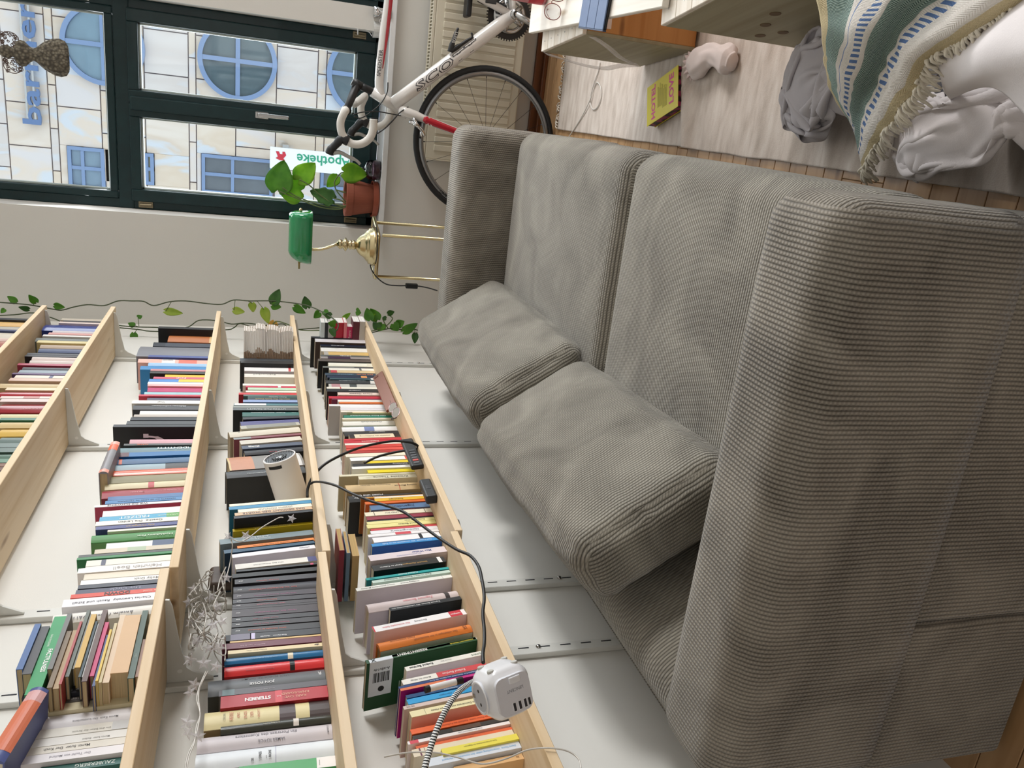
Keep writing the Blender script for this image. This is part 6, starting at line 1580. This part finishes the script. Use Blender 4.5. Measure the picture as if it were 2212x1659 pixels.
# thin white booklets lying at the window end of the second lowest shelf
def d1(x, y): return (460+x/KZ, 680+y/KZ)
grp = 'thin white booklets lying in a flat pile at the window end of the second lowest shelf'
rnd = random.Random(12); yb2 = 3.10; N = 30
za, zb_ = H(*d1(462,330),'y',yb2).z, TOP['D']+.0004
th = (za-zb_)/N; prof = [232,236,240,238,236,240,236,200,190,196,205,204,210,250,216,214,216,218,222,230,240,262,250,244,240,236,234,238,240,250]
bk = []
for i in range(N):
    xr_ = H(*d1(470+25*i,prof[i]+4),'y',yb2).x; ln = .12+.004*rnd.uniform(-1,1)
    o = make_book((xr_-ln,yb2-rnd.uniform(0,.004),za-th*i), .075, th-.0011, ln, 'B09A88', Matrix(((0,-1,0),(0,0,-1),(1,0,0))).transposed(), grp, page='E8E4DC', bands=((.30+.05*math.sin(i*.9),1,'FAFBFB'),))
    o.name = 'booklet'; o['category'] = 'booklet'; o['label'] = 'thin white booklet, %s from the top of the flat booklet pile' % num(i)
# leaning pile of pocket books on the nearer middle board
def c3(x, y): return (0+x/4.622, 1300+y/4.622)
grp = 'pocket books in the leaning flat pile on the middle shelf'; XP = .196
PILE = [('4A6AA0',(60,240),(-120,700),70,'blue'),('4A4A4E',(230,240),(20,720),95,'dark grey'),('2E9A5C',(440,130),(130,915),150,'green'),('6A6A68',(510,130),(280,690),55,'grey'),('7A664C',(560,280),(345,850),55,'brown'),('B0946A',(600,255),(400,840),60,'sand'),('A83A3A',(655,205),(455,835),30,'red'),('5C645A',(715,75),(520,740),42,'grey green'),('8A8A82',(770,95),(590,640),32,'stone grey'),('CDA548',(845,130),(600,670),62,'mustard'),('24404A',(880,180),(680,740),28,'dark teal'),('C9C9C4',(890,185),(710,720),26,'pale grey'),('5A3C34',(985,85),(775,800),58,'dark brown'),('C8306A',(1035,185),(860,725),48,'pink'),('3A4A80',(1055,290),(915,800),34,'blue violet'),('D8B53A',(1090,275),(960,790),28,'yellow'),('C9B98C',(1140,195),(1000,785),34,'beige'),('D8BFA0',(1250,90),(1070,765),70,'pale beige'),('D0A878',(1440,125),(1290,700),185,'tan'),('2E4A38',(1545,60),(1390,735),70,'dark green'),('8A6248',(1570,420),(1470,700),55,'copper')]
bottom = None; zlist = []
for hx, f_, n_, t_, w in PILE:
    a = H(*c3(*f_),'x',XP); b_ = H(*c3(*n_),'x',XP); zlist.append((a,b_))
zd = Vector((0,sum((a.y-b_.y) for a,b_ in zlist),sum((a.z-b_.z) for a,b_ in zlist))).normalized()
yd = zd.cross(Vector((1,0,0)))           # pile axis, pointing down
# stack upward along the pile axis from the board
o0 = Vector((XP, zlist[-1][1].y, TOP['C2']+.0006)); lvl = 0.0
low = -1e9
order = list(range(len(PILE)))[::-1]
ksc = abs(H(*c3(900,450),'x',XP).z-H(*c3(910,450),'x',XP).z)/10
for idx in order:
    hx, f_, n_, t_, w = PILE[idx]; a, b_ = zlist[idx]; th = t_*ksc*.93; ln = max(.10,min(.21,(a-b_).length))
    s0 = (b_-o0).dot(zd); s0 = max(-.02,min(.05,s0))
    top = o0-yd*(lvl+th)+zd*s0
    tx = ()
    if w == 'green': tx = (('FACTFULNESS',.40,.52,'F2F6F2',.62,.34,'down',.03),('HANS ROSLING',.66,.2,'D8ECDC',.35,.16,'down'))
    elif w == 'dark green': tx = (('1 2 3 4',.3,.2,'A8B8A8',.5,.3),)
    flat_book(top-Vector((.012*((idx*7)%3)/3,0,0)), (1,0,0), zd, .095, th-.0004, ln, hx, grp, w, 'in the leaning pile on the middle shelf', page='CDB48A', texts=tx, extra='lettered FACTFULNESS' if tx and w == 'green' else '')
    lvl += th
# orange and blue cased book leaning at the very edge, beside the cream row
a = H(*c3(195,1008),'x',.205); b_ = H(*c3(-160,1560),'x',.205)
flat_book(Vector((.204,b_.y,b_.z)), (1,0,-.1), (a-b_), .13, .026, max(.15,(a-b_).length), '4E5A92', 'books lying on top of the rows', 'orange and blue', 'lying across the nearest row of the middle shelf', hard=True, bands=((.12,.8,'D87858'),(.8,.95,'D8A8A8')))
# grey book with orange ends lying on the middle row
def c2_(x, y): return (x/4.147, 950+y/4.147)
a = H(*c2_(1062,12),'x',.165); b_ = H(*c2_(885,285),'x',.165)
flat_book(Vector((.165,b_.y,max(a.z,b_.z)+.001)), (1,0,0), (0,1,0), .11, .022, (a-b_).length, '8E8C90', 'books lying on top of the rows', 'grey', 'lying flat on top of the row on the middle shelf', extra='with orange ends', page='C9B48A', hard=True, bands=((.0,.09,'F0A898'),(.72,.9,'E8704A'),(.9,1,'EFB0A0')))
# three old books lying on top of the lowest row
for k, (hx, w, (x1,y1),(x2,y2), t_) in enumerate((('8E2A3C','maroon',(508,556),(490,1365),.012),('6F8299','slate blue',(545,570),(590,1500),.009),('C8A06A','old tan',(600,562),(640,1410),.016))):
    pa, pb_ = (700+x1/KZ,1040+y1/KZ), (700+x2/KZ,1040+y2/KZ)
    Y_ = 1.62; a = H(*pa,'y',Y_); b_ = H(*pb_,'y',Y_)
    if b_.x < .02: b_.x = .02
    z_ = TOP['E']+.228+(2-k)*.0135+(.003 if k == 0 else 0)
    flat_book(Vector((.022,Y_,z_)), (0,-1,0), (1,0,0), .10, t_-.0004, .135-.008*k, hx, 'books lying on top of the rows', w, 'lying on top of the row on the lowest shelf', page='C8A870')
label_all()
# ------------------------------------------------------------------ extras on single books
def find(tx):
    for r_ in BOOKS:
        if tx in r_[2]: return r_[0]
rb = find('RESSENTIMENT')
cv = [c for c in rb.children if c.name.startswith('cover')][0]
zs_ = max(v.co.z for v in cv.data.vertices); M_LAB = mat('#DDE3EA', .5, var=.02)
lab = obj('barcode_label', box((-.078,-.0011,zs_*.775),(.0009,-.0006,zs_*.975)), M_LAB, rb, world=False)
tb2 = max(v.co.y for v in cv.data.vertices)
bm = box((.0006,-.0006,zs_*.775),(.0012,tb2*.75,zs_*.975)); obj('label_fold', bm, M_LAB, lab, world=False)
bm = bmesh.new(); rnd = random.Random(6); z = zs_*.80
while z < zs_*.945:
    h_ = rnd.choice((.0008,.0014,.0022)); add_box(bm,(-.047,-.0014,z),(-.025,-.0011,z+h_)); z += h_+rnd.choice((.0008,.0014))
stuff(obj('barcode', bm, M_BLACK, lab, world=False))
obj('label_lettering', text('A-x8v1dv', (-.018,-.0014,zs_*.87), (0,0,1), (-1,0,0), length=zs_*.14, bold=.01), M_BLACK, lab, world=False)
obj('label_lettering', text('X', (.0014,tb2*.4,zs_*.94), (0,0,1), (0,-1,0), length=.011, bold=.04), M_BLACK, lab, world=False)
bm = lathe([(0,-.0013),(.0062,-.0013),(.0062,-.0011),(0,-.0011)], (-.063,0,zs_*.865), 'y', 20); obj('label_stamp', bm, M_BLACK, lab, world=False)
bm = bmesh.new()
for k in range(7):
    z = zs_*(.70-.028*k); add_box(bm,(-.125+.004*(k%3),-.0010,z),(-.075+.004*(k%2)+.02,-.0006,z+.0016))
obj('blurb_lines', bm, mat('#B8C4B8', .7), rb, world=False)
fig = find('white figure')
bm = bmesh.new(); zf = max(v.co.z for v in fig.children[0].data.vertices); add_tube(bm, smooth_path([(-.03,-.002,zf*.62),(-.035,-.002,zf*.5),(-.05,-.002,zf*.38),(-.05,-.002,zf*.22),(-.055,-.002,zf*.1)],5), [.003]*5+[.005]*5+[.008]*5+[.005]*6, 8); add_box(bm,(-.035,-.0022,zf*.6),(-.022,-.0012,zf*.66))
for v in bm.verts: v.co.y = -.0006+(v.co.y+.002)*.06
obj('cover_figure', bm, mat('#D8CCD4', .6), fig, world=False)
# ================================================================== THINGS ON THE SHELVES
# projector lying on the second lowest board, lens toward the room
Lc = H(603,986,'x',.196); rr = .0435; Rc = H(634,1084,'y',Lc.y-.012); ax_ = (Lc-Rc).normalized()
pj = thing('mini_projector', 'white cylindrical mini projector lying on the second lowest shelf, lens end raised', 'projector', (Lc.x-.05,Lc.y,TOP['D']+.001))
Ml = Matrix.Translation(Lc) @ ax_.to_track_quat('Z','X').to_matrix().to_4x4(); ln = .150
obj('body', lathe([(.0,-ln),(rr-.004,-ln),(rr,-ln+.004),(rr,-.0015),(rr-.0015,0),(rr-.004,0),(rr-.0045,-.006),(0,-.006)], (0,0,0), 'z', 56, Ml), mat('#EFECEB', .5, var=.01), pj, smooth=True); weighted(pj.children[-1], 40)
bm = bmesh.new(); x = -.036
while x < .037:
    w = math.sqrt(max(0,(rr-.0045)**2-x*x)); add_box(bm,(x-.0011,-w,-.006),(x+.0011,w,-.0012),0,1,Ml); x += .0044
obj('vent_grille', bm, M_BLACK, pj)
obj('grille_floor', lathe([(0,-.0055),(rr-.0046,-.0055),(rr-.0046,-.005),(0,-.005)],(0,0,0),'z',40,Ml), mat('#9AA0A8', .5), pj)
hs = obj('lens_housing', lathe([(.0,-.0045),(.018,-.0045),(.0195,-.0008),(.0165,.0004),(.013,-.003),(0,-.0042)],(0,0,0),'z',36,Ml), M_BLACK, pj, smooth=True)
obj('lens', lathe([(.0125,-.003),(.009,-.0005),(.004,.0006),(0,.0008)],(0,0,0),'z',28,Ml), mat('#2A2C30', .04, 0, var=.02, coat=1), hs, smooth=True)
q = H(595,1001,'x',.19); side = (q-Lc); side = (side-ax_*side.dot(ax_)).normalized(); Mw = Matrix.Identity(4); tv = ax_.cross(side)
P = []
for i in range(9):
    a = -.42+.84*i/8; d = side*math.cos(a)+tv*math.sin(a); P.append([Lc-ax_*.010+d*(rr+.0004), Lc-ax_*.019+d*(rr+.0004)])
obj('sensor_window', grid_surface(P, .0003), M_BLACK, pj, smooth=True)
# cords
pts = [(664,1074,.150),(665,1055,.165),(676,1030,.19),(700,1004,.215),(735,984,.225),(775,968,.225),(815,958,.225),(850,953,.224),(882,955,.222),(898,960,.215),(903,966,.205),(896,971,.195),(870,974,.188),(840,980,.182),(812,988,.176),(786,1001,.165)]
based('projector_cord', tube(smooth_path([H(a,b_,'x',v) for a,b_,v in pts],6), .0036, 8), M_BLACK, tuple(H(800,962,'x',.22)), 'thick black cord looping from the projector down to the lowest shelf', 'cord', smooth=True)
# socket cube, hanging by its braided cord in front of the shelves
XP_, YP_, NP = Vector(RC[1]), Vector(RC[0]), -Vector(RC[2])
Dc = 1.135; cc = HD(1085,1488,Dc); vw = (Vector(CP)-cc).normalized()
n1 = (vw+XP_*.50-YP_*.22).normalized(); a1 = -XP_*.975-YP_*.21; a1 = (a1-n1*a1.dot(n1)).normalized(); u1 = n1.cross(a1)   # a1: lettering direction, u1: lettering up
Mc = Matrix.Identity(4)
for i in range(3): Mc[i][0] = a1[i]; Mc[i][1] = u1[i]; Mc[i][2] = n1[i]; Mc[i][3] = cc[i]
hc = .0335
sc = thing('socket_cube', 'white socket cube with usb ports hanging on a braided cord before the lowest shelf', 'power strip', tuple(cc))
M_WPL = mat('#E9EAEE', .22, var=.01, coat=.3); M_WPL2 = mat('#DCDDE4', .35, var=.01); M_TXG = mat('#8C8E96', .5)
obj('body', rbox((-hc,-hc,-hc),(hc,hc,hc), .019, (10,10,10), puff=(.002,.002,.0025), Mx=Mc), M_WPL, sc, smooth=True)
def rrect(x0,y0,x1,y1,r,n_=6):
    out = []
    for cx_, cy_, a0 in ((x1-r,y1-r,0),(x0+r,y1-r,PI/2),(x0+r,y0+r,PI),(x1-r,y0+r,1.5*PI)): out += [(cx_+r*math.cos(a0+PI/2*k/n_), cy_+r*math.sin(a0+PI/2*k/n_)) for k in range(n_+1)]
    return out
fp = obj('usb_face', plate([Mc @ Vector((a,b_,hc-.004)) for a,b_ in rrect(-hc+.0075,-hc+.0075,hc-.0075,hc-.0075,.011)], n1, .0068), M_WPL2, sc); weighted(fp, 50)
zf = hc+.0029
obj('switch_rocker', rbox((-.004-.009,-.024,zf-.001),(-.004+.009,-.015,zf+.0022), .004, (4,3,2), Mx=Mc), M_WPL, fp, smooth=True)
obj('brand_lettering', text('LENCENT', Mc @ Vector((-.002,-.006,zf+.0002)), a1, u1, length=.026, bold=.0), M_TXG, fp)
for k in range(3):
    x = -.0135+.0085*k; u = obj('usb_port', box((x-.0027,.010,zf-.001),(x+.0027,.0225,zf+.0005),0,1,Mc), mat('#F4F4F6', .4), fp)
    obj('port_slot', box((x-.0019,.0108,zf),(x+.0019,.0217,zf+.0008),0,1,Mc), mat('#2E3038', .4), u)
u = obj('usb_port', box((-.022,.0115,zf-.001),(-.0185,.0215,zf+.0006),.0015,2,Mc), M_BLACK, fp)
# Schuko socket on the end that the lettering runs toward, rubber feet on the lettering's lower side
Ms = Mc @ Matrix.Rotation(PI/2,4,'Y')
so = obj('socket_rim', lathe([(.0185,hc+.001),(.0235,hc+.002),(.0235,hc+.003),(.0215,hc+.0037),(.0195,hc+.003),(.0188,hc-.008),(.0185,hc+.001)],(0,0,0),'z',40,Ms), M_WPL, sc, smooth=True)
obj('socket_well', lathe([(0,hc+.0027),(.0195,hc+.0027),(.0195,hc+.0029),(0,hc+.0029)],(0,0,0),'z',36,Ms), mat('#C4C8D2', .4, var=.02), so)
bm = bmesh.new()
for s in (-1,1): add_lathe(bm,[(0,hc+.0031),(.0024,hc+.0031),(.0024,hc+.0027),(0,hc+.0027)],(0,s*.0095,0),'z',12,Ms)
obj('pin_hole', bm, M_BLACK, so)
obj('earth_clip', box((.014,-.003,hc+.0029),(.0195,.003,hc+.004),.0004,1,Ms), M_STEEL, so)
for sx in (-1,1):
    for sz in (-1,1):
        obj('rubber_foot', lathe([(0,hc+.0022),(.0045,hc+.0022),(.005,hc+.001),(.005,hc-.004)],(sx*.019,0,0),'z',16, Mc @ Matrix.Rotation(PI/2,4,'X') @ Matrix.Translation((0,sz*.015,0))), mat('#BFBEB8', .6), sc)
m, n, L, b = nodes('braided_cord'); uv = n.new('ShaderNodeUVMap'); sp = n.new('ShaderNodeSeparateXYZ'); L.new(uv.outputs[0], sp.inputs[0])
zg = mth(n,L,'PINGPONG', mth(n,L,'MULTIPLY',sp.outputs['X'],4.0), 1.0); st_ = mth(n,L,'SINE', mth(n,L,'ADD', mth(n,L,'MULTIPLY',sp.outputs['Y'],420), mth(n,L,'MULTIPLY',zg,3.2)))
L.new(ramp(n,L,mth(n,L,'GREATER_THAN',st_,.0),[(.4,'#202022'),(.6,'#E8E8E6')]), b.inputs['Base Color']); b.inputs['Roughness'].default_value = .7
pts = [HD(1030,1470,1.165),HD(1012,1478,1.15),HD(990,1495,1.13),HD(968,1525,1.10),HD(948,1565,1.06),HD(930,1615,1.02),HD(916,1665,.98),HD(900,1740,.93),HD(880,1830,.9)]
pp = smooth_path(pts, 8); rows = []
for i, p in enumerate(pp):
    d = (pp[min(i+1,len(pp)-1)]-pp[max(i-1,0)]).normalized(); s = d.cross(Vector((0,0,1))).normalized(); t = d.cross(s)
    rows.append([p+(s*math.cos(2*PI*k/14)+t*math.sin(2*PI*k/14))*.0040 for k in range(15)])
bm = grid_surface(rows); obj('braided_cord', bm, m, sc, smooth=True)
pts = [HD(671,1045,1.88),HD(680,1041,1.87),HD(700,1042,1.82),HD(728,1050,1.76),HD(760,1066,1.70),HD(800,1082,1.64),HD(840,1094,1.60),HD(872,1106,1.57),HD(905,1130,1.54),HD(945,1160,1.50),HD(985,1186,1.46),HD(1015,1200,1.43),HD(1033,1222,1.40),HD(1041,1252,1.36),HD(1046,1290,1.32),HD(1043,1325,1.29),HD(1046,1360,1.26),HD(1046,1390,1.23),HD(1043,1412,1.20),HD(1044,1432,1.18)]
based('supply_cord', tube(smooth_path(pts,6), .0028, 8), M_BLACK, tuple(pts[8]), 'thin black cord running from the projector over the books into the socket cube', 'cord', smooth=True)
# phone, spectacles, remotes, pen
zt = TOP['E']
a, b_ = H(842,806,'x',.190), H(853,876,'x',.192)
M_ = Matrix.Translation((.203,0,zt)) @ Matrix.Rotation(math.radians(-40),4,'Y')
ph = thing('smartphone', 'copper edged smartphone leaning on its side against the books of the lowest shelf', 'phone', (.195,(a.y+b_.y)/2,zt))
obj('case', box((-.009,b_.y,.006),(0,a.y,.048), .0022, 3, M_), mat('#84503C', .3, .5, var=.05), ph); obj('screen', box((-.0096,b_.y+.003,.008),(-.0089,a.y-.003,.046), 0,1, M_), M_BLACK, ph)
obj('camera_island', box((-.0005,a.y-.026,.026),(.0012,a.y-.008,.043), .0004,1, M_), mat('#7A4436', .2, .6), ph)
sp_ = thing('spectacles', 'thin silver oval spectacles resting on the books beside the leaning phone', 'eyeglasses', tuple(H(852,886,'x',.19)))
for c in ((848,880),(855,891)):
    f, P = rim(sp_, 'lens_rim', H(*c,'x',.196), .020, .013, (.8,-.35,.5), (-.3,.35,.75), mat('#A88E92', .2, .9), .0009)
    cc_ = sum(P,Vector())/len(P); bm = bmesh.new(); bm.faces.new([bm.verts.new(cc_+(p-cc_)*.96) for p in P]); obj('lens', bm, glass('clear_lens', (.96,.94,.97,1), 4, .03), f)
obj('temple', tube(smooth_path([H(857,902,'x',.19),H(852,904,'x',.185),H(845,905,'x',.18)],5), [.0014]*6+[.0022]*5, 6), M_BLACK, sp_, smooth=True)
obj('temple', tube(smooth_path([H(845,874,'x',.19),H(838,850,'x',.186),H(834,830,'x',.18)],5), .001, 6), mat('#A88E92', .2, .9), sp_, smooth=True)
def slab(name, label, pa, pb_, x, hgt, tk, parts):
    a, b_ = H(*pa,'x',x), H(*pb_,'x',x); M_ = Matrix.Translation((x,0,zt)) @ Matrix.Rotation(math.radians(-7),4,'Y'); o = thing(name, label, 'remote' if 'remote' in name else 'battery', (x,(a.y+b_.y)/2,zt))
    obj('case', box((-tk,b_.y,.0006),(0,a.y,hgt), .005, 3, M_), M_BLACK, o); return o, M_, a, b_
r1, M_, a, b_ = slab('remote_control', 'dark grey remote control propped on the front edge of the lowest shelf', (888,945), (906,1003), .200, .036, .015, 0)
for k in range(6): obj('button', box((-.0005,b_.y+.012+k*.016,.010),(.0016,b_.y+.022+k*.016,.026),.001,1,M_), mat('#C8504A' if k == 1 else '#5A5C60', .5), r1)
r2, M_, a, b_ = slab('power_bank', 'black power bank standing on the lowest shelf in front of the tan speckled book', (918,1032), (928,1070), .200, .030, .024, 0)
obj('charging_port', box((-.0004,(a.y+b_.y)/2-.010,.010),(.0008,(a.y+b_.y)/2+.010,.020),.001,1,M_), mat('#3A3C40', .3), r2)
a, b_ = H(918,1490,'x',.172), H(999,1469,'x',.172); d = (b_-a).normalized()
pn = thing('marker_pen', 'white marker pen with black ends lying between magenta and navy books, lowest shelf', 'pen', tuple(a.lerp(b_,.5)))
obj('barrel', tube([a.lerp(b_,.12),a.lerp(b_,.82)], .0058, 16), mat('#EDEDEE', .35), pn, smooth=True); weighted(pn.children[-1])
obj('cap', tube([a.lerp(b_,.82),b_], .0062, 16), M_BLACK, pn); obj('end_cap', tube([a,a.lerp(b_,.12)], .0062, 16), M_BLACK, pn)
# ------------------------------------------------------------------ star fairy lights
M_FW = mat('#CFCBC4', .3, .1, var=.2, scale=80); M_STAR = film('star_plastic', (.86,.84,.88,1), .42, .12)
fy = thing('star_fairy_lights', 'tangled string of clear star fairy lights on top of the second lowest row', 'fairy lights', tuple(H(440,1350,'x',.14)))
rnd = random.Random(21); bm = bmesh.new()
def fx(a, b_, v): 
    p = H(a,b_,'x',v); return p
for s in range(16):
    p = []; a, b_ = rnd.uniform(420,485), rnd.uniform(1240,1400)
    for k in range(12):
        p.append(fx(a,b_,rnd.uniform(.07,.19))); a += rnd.uniform(-26,26); b_ += rnd.uniform(-32,34); a = min(max(a,408),486); b_ = min(max(b_,1235),1470)
    add_tube(bm, smooth_path(p,5), .0011, 5)
for off in (0,4):
    p = [fx(445+off,1450,.15),fx(432,1480+off,.16),fx(425+off,1510,.17),fx(432,1540+off,.17),fx(428-off,1570,.18),fx(420,1600+off,.18),fx(403+off,1640,.18),fx(398,1700+off,.18)]; add_tube(bm, smooth_path(p,6), .0012, 5)
add_tube(bm, smooth_path([fx(488,1250,.12),fx(496,1220,.12),fx(502,1180,.15),fx(500,1165,.16),fx(520,1170,.18),fx(540,1160,.186),fx(565,1140,.19),fx(590,1125,.19),fx(604,1118,.19),fx(612,1118,.19)],6), .0013, 5)
add_tube(bm, smooth_path([fx(470,1275,.15),fx(476,1250,.14),fx(488,1225,.12)],5), .0013, 5)
obj('wire', bm, M_FW, fy, smooth=True)
def star(c, R_, nrm, rot):
    nrm = Vector(nrm).normalized(); s = nrm.orthogonal().normalized(); t = nrm.cross(s); bm = bmesh.new(); V = []
    for k in range(10):
        a = rot+PI*k/5; r = R_ if k % 2 == 0 else R_*.42; V.append(bm.verts.new(c+(s*math.cos(a)+t*math.sin(a))*r))
    f, g = bm.verts.new(c+nrm*R_*.32), bm.verts.new(c-nrm*R_*.32)
    for k in range(10): bm.faces.new((V[k],V[(k+1)%10],f)); bm.faces.new((V[(k+1)%10],V[k],g))
    return bm
SP = [(630,1120,.192),(531,1157,.185),(493,1160,.12),(490,1248,.14),(418,1272,.13),(407,1300,.12),(455,1290,.13),(470,1310,.15),(437,1330,.15),(412,1345,.13),(460,1350,.16),(480,1342,.15),(425,1385,.15),(450,1400,.15),(472,1398,.16),(410,1425,.14),(440,1432,.16),(466,1440,.16),(411,1495,.16),(420,1478,.15),(405,1560,.17),(407,1583,.17),(428,1590,.18)]
for a, b_, v in SP:
    c = fx(a,b_,v); obj('star', star(c, rnd.uniform(.011,.014), (rnd.uniform(.1,1),-1,rnd.uniform(-.5,.5)), rnd.uniform(0,6)), M_STAR, fy)
# loose clear wire over the nearest books of the lowest shelf
pts = [(830,1635,.20),(880,1626,.20),(935,1625,.2),(985,1635,.2),(1040,1650,.2),(1090,1640,.205),(1140,1620,.21),(1185,1616,.215),(1225,1622,.215),(1250,1640,.215),(1256,1670,.215)]
based('clear_wire', tube(smooth_path([H(a,b_,'x',v) for a,b_,v in pts],6), .0013, 6), M_FW, tuple(H(1040,1650,'x',.2)), 'thin clear wire trailing over the nearest books of the lowest shelf', 'wire', smooth=True)
# silver framed dark wooden box behind the second lowest row
c = H(462,1230,'x',.06)
bx_ = based('walnut_board', rbox((.018,c.y-.035,TOP['D2']+.0005),(.045,c.y+.045,c.z+.012), .012, (4,6,8)), wood('dark_walnut', '#4A3A30', '#33261E', 'z', 1, .5), (.03,c.y,TOP['D2']), 'dark walnut board with rounded corners standing at the wall behind the second lowest row', 'board', smooth=True)
